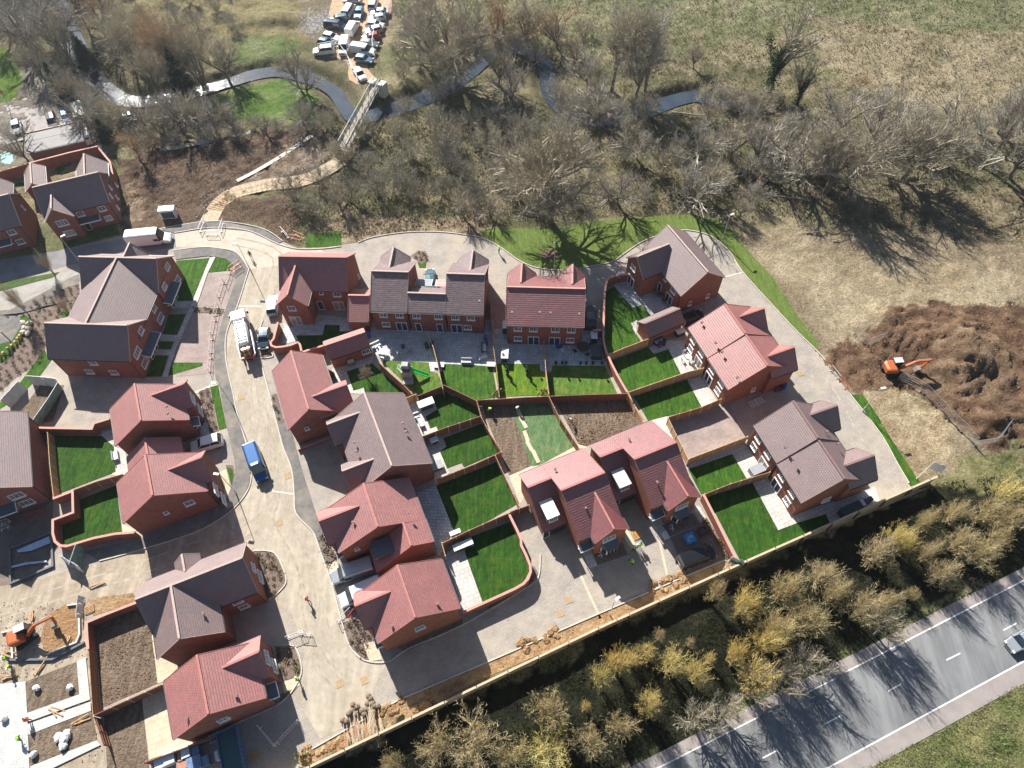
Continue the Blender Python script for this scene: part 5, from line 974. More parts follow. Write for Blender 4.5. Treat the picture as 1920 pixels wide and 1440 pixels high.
# scrub bushes scattered over polygons, kept off the river, bridge, car park and paths
keep=[W(p) for p in ([(600,-60),(760,-60),(760,60),(735,180),(625,300),(590,290),(660,150),(600,110)],[(60,110),(100,130),(150,220),(150,262),(-60,300),(-60,180)],[(470,150),(600,145),(610,200),(520,215),(470,200)])]
def ok(p,dmin=5.2):
    d=min(math.hypot(p.x-q[0],p.y-q[1]) for q in RIVW)
    if d<dmin: return False
    for k in keep:
        if inpoly(np.array([p.x]),np.array([p.y]),k)[0]: return False
    return True
SCRUB=[('dark bush in the tangled scrub right of the footbridge','bushes in the scrub right of the footbridge',[(650,250),(900,225),(1000,250),(990,330),(960,395),(850,385),(720,375),(650,385),(600,400),(545,410),(540,380),(640,330)],5.0,('bush0','bush1','bush2'),(0.8,1.15)),
('grey-brown bush in the dense scrub above the green verge','bushes in the scrub above the green verge',[(1000,240),(1130,245),(1250,215),(1400,220),(1440,300),(1420,385),(1300,392),(1150,398),(1060,395),(1000,400)],6.0,('gbush','bush2','bush0'),(0.6,1.0)),
('pale grey bush among the trees on the right-hand bank','bushes on the right-hand bank',[(1450,210),(1700,230),(1960,250),(1960,320),(1750,320),(1640,300),(1500,340),(1440,300)],6.5,('gbush','bush2','gbush'),(0.5,.9)),
('dark undergrowth bush in the wood left of the river','undergrowth bushes left of the river',[(-40,-40),(100,-40),(140,100),(200,200),(225,270),(180,260),(150,200),(100,130),(60,95),(-40,60)],4.6,('bush0','bush2','gbush'),(0.8,1.2)),
('brownish bush along the river bank by the parked cars','bushes on the far river bank',[(760,60),(960,40),(1100,60),(1130,200),(1050,190),(1040,100),(940,85),(800,160),(740,170)],4.6,('bush2','bush2','bush0'),(0.6,1.0)),
('low bush on the bank above the dark soil','bushes above the dark soil bank',[(215,235),(400,205),(470,235),(560,215),(630,235),(600,262),(480,262),(330,275),(235,290)],4.0,('bush0','gbush','bush2'),(0.5,0.9)),
('thin bush on the meadow side of the left river bend','bushes beyond the left river bend',[(200,-40),(430,-40),(440,110),(380,130),(280,150),(220,100)],6.0,('bush2','gbush','bush2'),(0.6,0.95))]
random.seed(21)
NB=0
for lab,grp,poly,dist,keys,(s0,s1) in SCRUB:
    q=W(poly); x0,x1=min(p[0] for p in q),max(p[0] for p in q); y0,y1=min(p[1] for p in q),max(p[1] for p in q); done=[]
    for _ in range(1500):
        p=Vector((rnd(x0,x1),rnd(y0,y1),0))
        if not inpoly(np.array([p.x]),np.array([p.y]),q)[0] or not ok(p) or any((p-d).length<dist*1.03 for d in done): continue
        done.append(p); plant(random.choice(keys),p,rnd(s0,s1),lab,'bush',grp); NB+=1
for (px,py,k,s) in [(925,108,'bush2',1.0),(945,92,'bush2',1.1),(965,98,'gbush',1.0),(990,95,'bush2',1.0),(1008,108,'bush2',.9),(1045,182,'gbush',1.0),(1062,200,'bush2',1.1),(1085,212,'gbush',1.2),(1110,220,'bush2',1.0),(1135,222,'gbush',1.1),(1160,218,'gbush',1.0),(1190,212,'bush2',1.0),(1215,203,'bush2',.9),(760,205,'bush2',.8),(820,178,'bush2',.9),(845,165,'gbush',.8),(1325,192,'bush2',.9),(1350,196,'gbush',1.0),(1378,200,'bush2',1.0),(1405,203,'gbush',1.0),(1430,202,'bush2',1.1),(100,10,'bush2',1.1),(80,-10,'gbush',1.2)]:
    plant(k,at(px,py),s,'straggling bush overhanging the water and hiding the river','bush','bushes overhanging the river')
# lichen-yellow bushes between the boundary fence and the main road: crown centres in the photo
LI=[(1395,1131,34,0),(1549,1071,45,1),(1477,1101,42,1),(1522,1157,48,1),(1462,1176,45,1),(1440,1202,33,0),(1380,1221,24,0),(1421,1270,42,2),(1264,1244,34,0),(1305,1259,28,2),(1331,1232,14,0),(1211,1221,22,0),(1219,1319,28,2),(1237,1191,16,1),(1294,1204,14,1),(1646,1034,45,1),(1702,1015,24,0),(1624,1139,45,1),(1670,1125,26,1),(1774,1071,38,1),(1807,1011,45,1),(1845,1034,45,1),(1714,1112,18,1),(1743,971,26,1),(1691,1001,28,0),(1798,955,32,1),(1896,919,38,0),(1860,955,36,1),(1905,965,36,1),(1033,1330,48,1),(1097,1323,12,0),(1033,1412,50,0),(1107,1390,40,1),(893,1395,70,1),(820,1400,50,1),(733,1438,35,1),(1160,1240,28,0),(1125,1265,26,0),(1185,1238,20,0),(1165,1362,36,1),(1345,1105,25,1),(1570,1110,30,1),(960,1420,40,1),(1750,1030,24,1),(1880,1005,30,1)]
random.seed(9)
LI=sorted(LI); 
for i,(px,py,r,k) in enumerate(LI):
    h=(7.5 if py>1090-0.0*px else 6.0) if r>22 else 3.0; p=at(px,py,h*0.7); s=r*(0.055 if k!=1 else 0.047)/PR['lich%d'%k]; 
    pl=plant('lich%d'%k,Vector((p.x,p.y,0)),(s,h/6.5*rnd(0.95,1.15)),'%s %s bush, %s from left between fence and main road'%('small' if r<25 else 'large' if r>42 else 'rounded','yellowish' if k!=1 else 'tan',ordn(i)),'bush','bare bushes beside the main road')
for i,(px,py) in enumerate([(1402,1300),(1345,1335),(1450,1285),(1500,1262),(1640,1190),(1300,1365)]): plant('mid0',at(px,py),(.5,.62),'slender bare tree shading the main road, %s from left'%ordn([2,1,3,4,5,0][i]),'tree','slender roadside trees')
# ---------------------------------------------------------------- vehicles
GL=glass_mat('car_glass',(0.02,0.03,0.04),0.05); TYRE=mat('tyre',(0.02,0.02,0.02),0.9,var=0); RIM=mat('wheel_rim',(0.4,0.4,0.42),0.3,var=0,metal=0.8)
HL=mat('headlight_lens',(0.6,0.62,0.65),0.1,var=0); TL=mat('tail_light',(0.35,0.02,0.02),0.2,var=0); PLATE=mat('number_plate',(0.7,0.6,0.2),0.5,var=0)
def sec(x,hw,z0,z1,r=0.15,top=1.0):
    t=hw*top; return [(x,-hw+r*.5,z0),(x,hw-r*.5,z0),(x,hw,z0+r),(x,hw,z1-r*1.6),(x,t-r*.4,z1-r*.3),(x,t-r*1.4,z1),(x,-t+r*1.4,z1),(x,-t+r*.4,z1-r*.3),(x,-hw,z1-r*1.6),(x,-hw,z0+r)]
VM={}
def wheel_m(r=0.32,w=0.22):
    k=('w',r)
    if k not in VM:
        a=MB(); a.tube((0,-w/2,0),(0,w/2,0),r,r,14); b=MB(); b.tube((0,-w/2-0.01,0),(0,w/2+0.01,0),r*.62,r*.62,10)
        for i in range(5): t=2*PI*i/5; b.bar((0,-w/2-.02,0),(math.cos(t)*r*.6,-w/2-.02,math.sin(t)*r*.6),.04,.06)
        VM[k]=(a.mesh('tyre',TYRE),b.mesh('rim',RIM))
    return VM[k]
def wheel(root,x,y,r=0.32):
    a,b=wheel_m(r); w_=bpy.data.objects.new('wheel',a); COL.objects.link(w_); w_.parent=root; w_.location=(x,y,r)
    q=bpy.data.objects.new('rim',b); COL.objects.link(q); q.parent=w_
    if y>0: q.rotation_euler=(0,0,PI)
# body profile: stations (x fraction from rear to front, half width factor, top z); cabin: (rear base, rear top, front top, front base) fractions
KINDS={'hatch':dict(L=4.1,W=1.78,H=1.48,st=[(0,.86,.78),(.04,.95,.98),(.2,1,1.0),(.62,1,.98),(.75,.98,.92),(.93,.92,.78),(1,.8,.6)],cab=(.03,.14,.55,.72)),
'saloon':dict(L=4.5,W=1.82,H=1.45,st=[(0,.85,.8),(.04,.95,.98),(.2,1,1.0),(.62,1,.96),(.75,.98,.92),(.93,.92,.76),(1,.8,.58)],cab=(.12,.26,.58,.74)),
'suv':dict(L=4.6,W=1.88,H=1.75,st=[(0,.9,.9),(.03,.97,1.12),(.2,1,1.15),(.65,1,1.12),(.76,.99,1.06),(.95,.94,.95),(1,.86,.7)],cab=(.02,.1,.6,.74)),
'mpv':dict(L=5.0,W=1.95,H=1.95,st=[(0,.93,1.0),(.02,.98,1.2),(.2,1,1.22),(.72,1,1.18),(.84,.98,1.1),(.96,.92,.95),(1,.84,.7)],cab=(.01,.05,.7,.84))}
def lamps(root,L,hw,zf,zr,gr=True):
    for s in (-1,1):
        h=MB(); h.box((L/2-0.14,s*(hw-0.26),zf),(0.26,0.34,0.16)); h.build('headlight',HL,root)
        t=MB(); t.box((-L/2+0.07,s*(hw-0.16),zr),(0.12,0.2,0.3)); t.build('tail_light',TL,root)
    if gr:
        g=MB(); g.box((L/2-0.02,0,zf-0.12),(0.05,hw*0.95,0.16)); g.build('grille',BLACK,root); p=MB(); p.box((-L/2-0.005,0,zr-0.15),(0.03,0.5,0.11)); p.build('number_plate',PLATE,root)
def make_car(kind,paint,label,name='parked_car',cat='car',glassroof=False):
    d=KINDS[kind]; L,Wd,H=d['L'],d['W'],d['H']; hw=Wd/2; X=lambda f:-L/2+f*L
    r=thing(name,label,cat)
    b=MB(); b.loft([sec(X(f),hw*k,0.28,z,0.1) for f,k,z in d['st']]); bo=b.build('body',paint,r,smooth=False)
    a0,a1,a2,a3=d['cab']; zb=d['st'][2][2]-0.06; t=.78
    g=MB(); rows=[(X(a0),.9,zb),(X(a1),t,H-0.07),(X(a2),t,H-0.06),(X(a3),.88,zb-0.02)]
    P=lambda x,k,z:[(x,-hw*k,z),(x,hw*k,z)]
    A,B,C,D=[P(*q) for q in rows]; A2=P(X(a1)+.1,.94,zb); D2=P(X(a2)+.1,.94,zb)
    g.add(A+B+C+D,[(0,1,3,2),(2,3,5,4),(4,5,7,6),(0,2,4,6),(1,7,5,3),(0,6,7,1)]); g.build('windows',GL,r)
    q=MB(); m=lambda f:X(a1)+(X(a2)-X(a1))*f
    q.loft([[(m(f),-hw*t*k,H-0.08),(m(f),hw*t*k,H-0.08),(m(f),hw*t*k*.86,H-.02+.02*s),(m(f),0,H+.02*s),(m(f),-hw*t*k*.86,H-.02+.02*s)] for f,k,s in ((-.02,1.0,-.5),(.15,1.03,.8),(.5,1.04,1),(.85,1.03,.8),(1.02,.98,-.5))]); q.build('roof',GL if glassroof else paint,r)
    pl=MB()
    for s in (-1,1):
        pl.bar((X(a0),s*hw*.9,zb),(X(a1),s*hw*t,H-.06),.07,.06); pl.bar((X(a2),s*hw*t,H-.06),(X(a3),s*hw*.88,zb),.06,.06); xm=X((a1+a2)/2); pl.bar((xm,s*hw*.92,zb),(xm,s*hw*t,H-.06),.05,.09)
    pl.build('window_pillars',paint,r)
    for s in (-1,1): mm=MB(); mm.box((X(a3)-0.1,s*(hw+.06),zb+.03),(.14,.2,.14)); mm.build('mirror',paint,r)
    for x in (X(.19),X(.81)):
        for s in (-1,1): wheel(r,x,s*(hw-.13),.33)
    lamps(r,L,hw,.68,.82); return r
def make_van(paint,label,L=5.3,Wd=1.95,H=2.0,high=False,name='parked_van',cat='van',roofm=None,ribs=True):
    hw=Wd/2; r=thing(name,label,cat); b=MB(); X=lambda f:-L/2+f*L; n=.55/L*3; fz=1-1.15/L; wz=1-1.75/L
    zb=1.15
    b.loft([sec(X(0),hw*.95,.35,H-.05,.12,.9),sec(X(.02),hw,.3,H,.14,.9),sec(X(wz-.06),hw,.3,H,.14,.9),sec(X(wz),hw*.99,.3,H-.08,.14,.88)]); b.loft([sec(X(wz),hw*.985,.3,zb+.12,.1),sec(X(fz),hw*.97,.3,zb,.12),sec(X(.97),hw*.9,.3,.92,.14),sec(X(1),hw*.8,.34,.72,.1)])
    b.build('body',paint,r)
    g=MB(); x0,x1=X(wz)-.02,X(fz)+.08; z0,z1=H-.14,zb+.02
    g.add([(x0,-hw*.8,z0),(x0,hw*.8,z0),(x1,hw*.9,z1),(x1,-hw*.9,z1),(x0,-hw*.8,zb),(x0,hw*.8,zb)],[(0,1,2,3),(0,3,4),(1,5,2),(0,4,5,1),(4,3,2,5)]); g.build('windscreen',GL,r)
    for s in (-1,1): w_=MB(); w_.box((X(wz)-.42,s*(hw+.0),zb+.27),(.85,.03,.5)); w_.build('side_window',GL,r); m=MB(); m.box((X(wz)+.25,s*(hw+.12),zb+.2),(.15,.22,.3)); m.build('mirror',BLACK,r)
    if roofm or ribs:
        q=MB(); L0,L1=X(.05),X(wz-.1)
        if roofm: q.box(((L0+L1)/2,0,H+.015),(L1-L0,Wd*.8,.03))
        for k in range(5): q.box(((L0+L1)/2,(-.62+.31*k)*hw*1.1,H+.03),(L1-L0-.2,.05,.03))
        q.build('roof_panel',roofm or paint,r)
    for x in (X(.2),X(.82)):
        for s in (-1,1): wheel(r,x,s*(hw-.13),.34)
    lamps(r,L,hw,.78,1.2); return r
def put(r,front,rear,z=0.8,gz=0.03):
    a,b=at(*front,z),at(*rear,z); c=(a+b)/2; r.location=(c.x,c.y,gz); r.rotation_euler=(0,0,math.atan2(a.y-b.y,a.x-b.x)); return r
pc=P_
VC={'white':pc('white',(0.72,0.72,0.72)),'silver':pc('silver',(0.42,0.45,0.48),.3,.5),'teal':pc('teal',(0.06,0.12,0.15),.25,.4),'blue':pc('blue',(0.03,0.10,0.27),.3,.3),'dark':pc('dark_blue',(0.045,0.07,0.1),.22,.4),'black':pc('black',(0.012,0.013,0.016),.2),'red':pc('red',(0.3,0.03,0.03),.3),'grey':pc('grey',(0.2,0.22,0.24),.3,.5),'bluegrey':pc('bluegrey',(0.12,0.2,0.28),.3,.5)}
G='cars packed on the riverside car park'
q=lambda a,b:(560+a/9.6,b/9.6)
for kind,col,f,r_,lab in [
('saloon','grey',(890,-10),(1040,0),'grey car at the top edge of the packed riverside car park'),
('mpv','white',(950,100),(850,270),'white people carrier near the top left of the packed car park'),
('hatch','bluegrey',(1045,330),(1120,120),'blue-grey car facing down near the top middle of the packed car park'),
('suv','white',(1370,-10),(1315,150),'white car at the top right of the packed car park'),
('suv','teal',(590,370),(850,330),'teal car behind the dark pick-up in the left row of the car park'),
('mpv','dark',(840,480),(480,440),'long dark teal vehicle in the left row of the packed car park'),
('hatch','white',(740,690),(430,620),'white car above the teal car in the left row of the car park'),
('hatch','teal',(650,800),(350,720),'teal car between two white cars in the left row of the car park'),
('suv','white',(310,920),(580,890),'white car at the lower left end of the packed car park'),
('saloon','silver',(1290,220),(1610,200),'silver car topmost in the right row of the packed car park'),
('hatch','silver',(1265,330),(1550,300),'silver car second from top in the right row of the car park'),
('hatch','white',(1520,450),(1230,420),'white car third from top in the right row of the car park'),
('hatch','silver',(1210,560),(1480,505),'silver car just above the red car in the right row'),
('hatch','red',(1150,680),(1440,630),'only red car in the packed riverside car park'),
('hatch','grey',(1410,790),(1135,760),'grey-green car just below the red car in the right row'),
('hatch','bluegrey',(1330,1080),(1015,1030),'blue car lowest in the right row of the packed car park'),
('hatch','white',(1170,1420),(1020,1230),'white car alone at the head of the footbridge')]:
    put(make_car(kind,VC[col],lab),q(*f),q(*r_))['group']=G
for f,r_,lab in [((1030,400),(915,600),'white box van in the middle lane of the packed car park'),((790,960),(850,720),'white van facing down the middle lane of the packed car park'),((1340,930),(990,870),'white van second from bottom in the right row of the car park')]:
    put(make_van(VC['white'],lab,ribs=False),q(*f),q(*r_))['group']=G
put(make_van(VC['white'],'long white panel van parked on the curved road above the apartment building',L=7.2,Wd=2.15,H=2.7),(322,441),(236,450),1.2)
bv=make_van(VC['blue'],'blue high-roofed van with ribbed roof parked on the sandy road',L=5.6,Wd=1.9,H=2.45); q_=MB(); q_.box((.9,0,2.52),(.35,1.0,.1)); q_.build('roof_light_bar',WHITE,bv); q_=MB(); q_.box((-2.72,0,2.4),(.12,1.7,.14)); q_.build('rear_trim',WHITE,bv); put(bv,(490,899),(469,836),1.3)
put(make_van(VC['silver'],'silver van nearest the stepped-roof house on the double driveway',L=5.6,Wd=2.0,H=2.1),(623,1082),(695,1058),1.2)
put(make_van(pc('pale_blue_white',(0.55,0.6,0.68)),'pale van half hidden by the dark gable on the double driveway',L=5.6,Wd=2.0,H=2.1),(640,1125),(710,1095),1.2)
put(make_car('hatch',VC['dark'],'dark blue hatchback beside the tanker lorry'),(493,654),(497,614))
put(make_car('hatch',VC['silver'],'silver hatchback with white-lit roof squeezed beside the L-shaped house'),(512,556),(510,587))
put(make_car('suv',VC['white'],'white car on the drive between the two linked houses'),(363,838),(410,825))
put(make_car('mpv',VC['black'],'black people carrier parked right of the twin houses',name='people_carrier',cat='people carrier',glassroof=False),(1338,1030),(1278,1052),1.4)
put(make_car('saloon',VC['teal'],'teal car glimpsed through the notch of the brown terrace'),(806,511),(808,535))
put(make_car('saloon',VC['black'],'black car with glass roof beside the dark red semi pair',glassroof=True),(1106,572),(1108,612),1.0)
put(make_car('hatch',VC['black'],'black car in the shade behind the small brown garage'),(1317,586),(1280,602))
put(make_car('hatch',VC['silver'],'silver car on the main road at the right edge',name='car'),(1893,1213),(1941,1187))
put(make_car('suv',VC['black'],'black car with pale roof parked in the old yard at the top left'),(99,234),(93,213),1.2)
put(make_car('hatch',VC['blue'],'bright blue car parked beside the motorhome in the old yard'),(126,228),(119,205),1.1)
put(make_car('hatch',VC['grey'],'grey car in the old yard near the left edge'),(31,248),(27,222),1.1)
put(make_car('hatch',VC['dark'],'dark car half hidden by bushes above the garden fence'),(222,222),(240,216),1.0)
put(make_van(mat('motorhome_cream',(0.55,0.53,0.45),.5),'cream motorhome parked in the old yard beside the wood',L=7.0,Wd=2.2,H=2.8,name='motorhome',cat='motorhome',ribs=False),(156,238),(145,197),1.6)
# caravan
c=thing('caravan','white-roofed caravan beside the ribbed outbuilding roof','caravan'); b=MB(); b.loft([sec(-2.3,1.0,.5,2.0,.25),sec(-2.0,1.1,.45,2.4,.2),sec(1.7,1.1,.45,2.4,.2),sec(2.3,1.0,.6,1.6,.25)]); b.build('body',VC['white'],c)
g=MB(); g.box((2.02,0,1.75),(.3,1.6,.5)); g.build('window',GL,c)
for s in (-1,1): wheel(c,0,s*1.0,.32)
g=MB(); g.bar((2.2,0,.5),(3.3,0,.5),.1,.1); g.build('drawbar',STEEL,c); put(c,(163,270),(152,238),1.4)
# tanker lorry
t=thing('tanker_lorry','white tanker lorry with ladder rails and a red and yellow hose drum','lorry')
b=MB(); b.loft([sec(2.7,1.2,.7,2.9,.15),sec(4.35,1.2,.6,2.9,.2),sec(4.6,1.12,.6,2.2,.2)]); cb_=b.build('cab',VC['white'],t); g=MB(); g.box((4.5,0,2.2),(.24,2.05,.85)); g.build('windscreen',GL,cb_); g=MB(); g.box((3.35,0,2.92),(.12,1.6,.06)); g.build('roof_slot',BLACK,cb_)
for s in (-1,1): m=MB(); m.box((4.2,s*1.4,2.1),(.2,.25,.6)); m.build('mirror',BLACK,cb_); m=MB(); m.box((4.62,s*.85,.85),(.1,.4,.2)); m.build('headlight',HL,cb_)
g=MB(); g.box((-.4,0,.85),(8.2,.9,.35)); g.build('chassis',DKGREY,t)
tk=MB(); tk.loft([[(x,math.cos(a)*r_*1.0,1.95+math.sin(a)*r_*.85) for a in [i*PI/8 for i in range(16)]] for x,r_ in ((2.3,.5),(2.2,.95),(-2.6,.95),(-2.9,.6))]); tk.build('tank',pc('tank_white',(0.42,0.42,0.44),.35),t,smooth=True)
rl=MB()
for s in (-1,1): rl.bar((2.3,s*.75,2.95),(-2.6,s*.75,2.95),.07,.1); rl.bar((2.3,s*1.15,1.5),(-4.0,s*1.15,1.5),.12,.12)
rl.tube((2.3,-.75,2.95),(2.3,.75,2.95),.05)
rl.build('walkway_rail',pc('rail_lilac',(0.55,0.55,0.65),.4),t)
for k in range(9): rg=MB(); rg.bar((2.0-k*.52,-.75,2.93),(2.0-k*.52,.75,2.93),.06,.05); rg.build('rung',STEEL,t)
for s in (-1,1): rg=MB(); rg.box((-.6,s*1.15,1.1),(3.4,.25,.6)); rg.build('side_locker',pc('locker_white',(0.4,0.4,0.44)),t)
dr=MB(); dr.tube((-3.5,-.75,2.0),(-3.5,.55,2.0),.72,.72,14); dm=dr.build('hose_drum',pc('drum_maroon',(0.16,0.07,0.07)),t)
for s in (-.55,.15): rg=MB(); rg.tube((-3.5,s,2.0),(-3.5,s+.18,2.0),.78,.78,14); rg.build('yellow_hose',pc('hose_yellow',(0.55,0.38,0.04)),dm)
rg=MB(); rg.box((-4.15,0,1.3),(.25,2.2,.5)); rg.build('rear_bumper',pc('marker_red',(0.35,0.07,0.06)),t)
for x in (3.6,-1.9,-3.1):
    for s in (-1,1): wheel(t,x,s*1.02,.5)
put(t,(447,583),(467,680),1.6)
# excavators
def excavator(label,p,ang,tang,cabm,reach=1.0):
    OR=pc('digger_orange',(0.42,0.11,0.035),.45); r=thing('excavator',label,'excavator',(p.x,p.y,p.z),ang)
    for s in (-1,1):
        k=MB(); c,n=math.cos(tang-ang),math.sin(tang-ang); pts=[]
        for q,z in ((-1.5,.25),(-1.3,.02),(1.3,.02),(1.5,.25),(1.5,.5),(1.3,.72),(-1.3,.72),(-1.5,.5)): pts.append((q,z))
        A=[(q*c-(s*.85-.22)*n,q*n+(s*.85-.22)*c,z) for q,z in pts]; B=[(q*c-(s*.85+.22)*n,q*n+(s*.85+.22)*c,z) for q,z in pts]; k.loft([A,B]); k.build('track',TYRE,r)
    b=MB(); b.box((0,0,.8),(1.6,1.5,.25)); b.build('undercarriage',DKGREY,r)
    b=MB(); b.loft([sec(-1.55,.9,1.0,1.9,.3),sec(-1.2,1.1,.95,2.1,.25),sec(0.0,1.1,.95,2.05,.2),sec(.45,1.05,.95,1.6,.15)]); b.build('engine_housing',OR,r)
    b=MB(); b.box((.55,.55,1.75),(1.35,.95,1.6)); cb_=b.build('cab',GL,r); b=MB(); b.box((.5,.55,2.6),(1.4,1.0,.1)); b.build('cab_roof',cabm,cb_)
    b=MB()
    for x in (-.1,1.2):
        for y in (.1,1.0): b.box((x,y,1.75),(.08,.08,1.62))
    b.build('cab_frame',DKGREY,cb_)
    k=reach; bo=MB(); bo.bar((.7,-.35,1.2),(2.4*k,-.35,3.1),.35,.45); bo.bar((2.3*k,-.35,3.1),(4.4*k,-.35,3.3),.33,.38); bo.build('boom',OR,r)
    st=MB(); st.bar((4.5*k,-.35,3.5),(3.9*k,-.35,1.2),.28,.32); so_=st.build('stick',OR,r)
    bk=MB(); bk.loft([[(3.9*k,-.75,1.25),(3.9*k,.05,1.25),(3.3*k,.05,1.1),(3.3*k,-.75,1.1)],[(3.8*k,-.75,.5),(3.8*k,.05,.5),(3.1*k,.05,.45),(3.1*k,-.75,.45)]]); bk.build('bucket',pc('bucket_grey',(0.2,0.18,0.16),.6),so_)
    for a,b_ in (((1.2,-.35,1.3),(2.3*k,-.35,2.6)),((2.6*k,-.35,3.5),(4.4*k,-.35,3.75))): h=MB(); h.tube(a,b_,.08,.06,8); h.build('hydraulic_ram',STEEL,r)
    r.scale=(.9,.9,.9); return r
p=at(1672,694); p.z=ground_z(p.x,p.y)+.05; d=at(1745,688)-at(1672,694); a=math.atan2(d.y,d.x); excavator('orange excavator digging in the brown earth at the right',p,a,a+.15,pc('cab_roof_grey',(0.5,0.5,0.5)),1.15)
p=at(50,1196); p.z=.05; d=at(118,1165)-at(50,1196); a=math.atan2(d.y,d.x); excavator('orange excavator on the building plot at the lower left',p,a,a+.3,pc('cab_roof_pale',(0.55,0.55,0.58)),1.15)
# ---------------------------------------------------------------- people
SKIN=mat('skin',(0.45,0.27,0.2),.6,var=0); TROU=mat('dark_trousers',(0.03,0.035,0.05),.9,var=.1); BOOT=mat('boots',(0.08,0.05,0.03),.9,var=0)
def person_mesh(pose,topm):
    V=[];E=[];R=[]
    def v(p,r): V.append(p);R.append(r);return len(V)-1
    def e(a,b): E.append((a,b))
    ln={'stand':0.0,'walk':0.08,'bend':0.75}[pose]; c,s=math.cos(ln),math.sin(ln)
    T=lambda x,y,z:(x*c+(z-.95)*s,y,.95+(z-.95)*c-x*s) if z>.95 else (x,y,z)
    pel=v((0,0,.95),.14); ch=v(T(0,0,1.2),.145); sh=v(T(0,0,1.4),.13); nk=v(T(.01,0,1.52),.055); hd=v(T(.03,0,1.62),.085); hd2=v(T(.04,0,1.74),.075); nose=v(T(.135,0,1.64),.014)
    for a,b in ((pel,ch),(ch,sh),(sh,nk),(nk,hd),(hd,hd2),(hd,nose)): e(a,b)
    for sd in (-1,1):
        w_=.16*sd if pose=='walk' else 0
        a=v(T(0,sd*.2,1.42),.065); fw=.28 if pose=='bend' else .05+w_*.8; el=v(T(fw*.4,sd*.27,1.14),.048); wr=v(T(fw+.08,sd*.25,.96 if pose!='bend' else .98),.032); pm=v(T(fw+.1,sd*.25,.9 if pose!='bend' else .92),.03)
        for x,y in ((sh,a),(a,el),(el,wr),(wr,pm)): e(x,y)
        for k,l in zip((-1.5,-.5,.5,1.5),(.065,.078,.08,.07)):
            f1=v(T(fw+.11+k*.019,sd*.25,.9-l*.55),.0095); f2=v(T(fw+.125+k*.019,sd*.24,.9-l),.008); e(pm,f1); e(f1,f2)
        th_=v(T(fw+.15,sd*.225,.89),.0105); e(wr,th_)
        hp=v((0,sd*.09,.88),.1); kn=v((.03-w_*.9,sd*.11,.5),.065); an=v((-w_*1.6,sd*.12,.1),.045); ft=v((.15-w_*1.6,sd*.13,.05),.045)
        for x,y in ((pel,hp),(hp,kn),(kn,an),(an,ft)): e(x,y)
    me=bpy.data.meshes.new('p'); me.from_pydata(V,E,[]); o=bpy.data.objects.new('p',me); COL.objects.link(o)
    m=o.modifiers.new('s','SKIN'); m.use_smooth_shade=True
    for i,sv in enumerate(me.skin_vertices[0].data): sv.radius=(R[i],R[i]); sv.use_root=(i==0)
    o.modifiers.new('u','SUBSURF').levels=1
    dg=bpy.context.evaluated_depsgraph_get(); ev=o.evaluated_get(dg); out=bpy.data.meshes.new_from_object(ev); bpy.data.objects.remove(o)
    out.materials.clear()
    for q in (SKIN,topm,TROU,BOOT): out.materials.append(q)
    inv=lambda x,z:(x*c-(z-.95)*s,.95+(z-.95)*c+x*s) if z>.95 else (x,z)
    for f in out.polygons:
        x,z=inv(f.center.x,f.center.z); yy=abs(f.center.y)
        f.material_index=3 if z<.12 else 2 if z<.96 and yy<.24 and not (z>.7 and yy>.2) else 0 if z>1.5 or (yy>.2 and z<.98) else 1
    return out,T
PM={}
HIV={'lime':mat('hi_vis_lime',(0.35,0.75,0.06),.7,var=0),'orange':mat('hi_vis_orange',(0.8,0.16,0.04),.7,var=0),'white':mat('white_top',(0.6,0.6,0.62),.8,var=0),'dark':mat('dark_jacket',(0.03,0.03,0.035),.9,var=0),'blue':mat('blue_top',(0.1,0.15,0.3),.9,var=0)}
HAT={'white':mat('white_helmet',(0.75,0.75,0.75),.4,var=0),'blue':mat('blue_helmet',(0.05,0.12,0.4),.4,var=0),'hair':mat('dark_hair',(0.03,0.02,0.015),.8,var=0)}
def person(px,py,pose,top,hat,label,face=None,vest=True):
    k=(pose,top)
    if k not in PM: PM[k]=person_mesh(pose,HIV[top] if not vest else HIV['dark' if top in('lime','orange') else top])
    me,T=PM[k]; p=at(px,py); r=bpy.data.objects.new('person',me); COL.objects.link(r); r.location=(p.x,p.y,.04 if abs(p.x)<80 else 0); r.rotation_euler.z=rnd(0,6.28) if face is None else face; tag(r,label,'person')
    if vest and top in('lime','orange'):
        b=MB(); b.loft([[T(x*wx,y*wy,z) for x,y in ((-1,-1),(1,-1),(1,1),(-1,1))] for z,wx,wy in ((.98,.15,.19),(1.2,.17,.2),(1.4,.16,.22),(1.47,.1,.17))]); b.build('hi_vis_vest',HIV[top],r)
    b=MB(); q=T(.03,0,1.74); b.ball(q,.125 if hat!='hair' else .105,10,6,(1.1,1,.75)); b.build('helmet' if hat!='hair' else 'hair',HAT[hat],r,smooth=True); return r
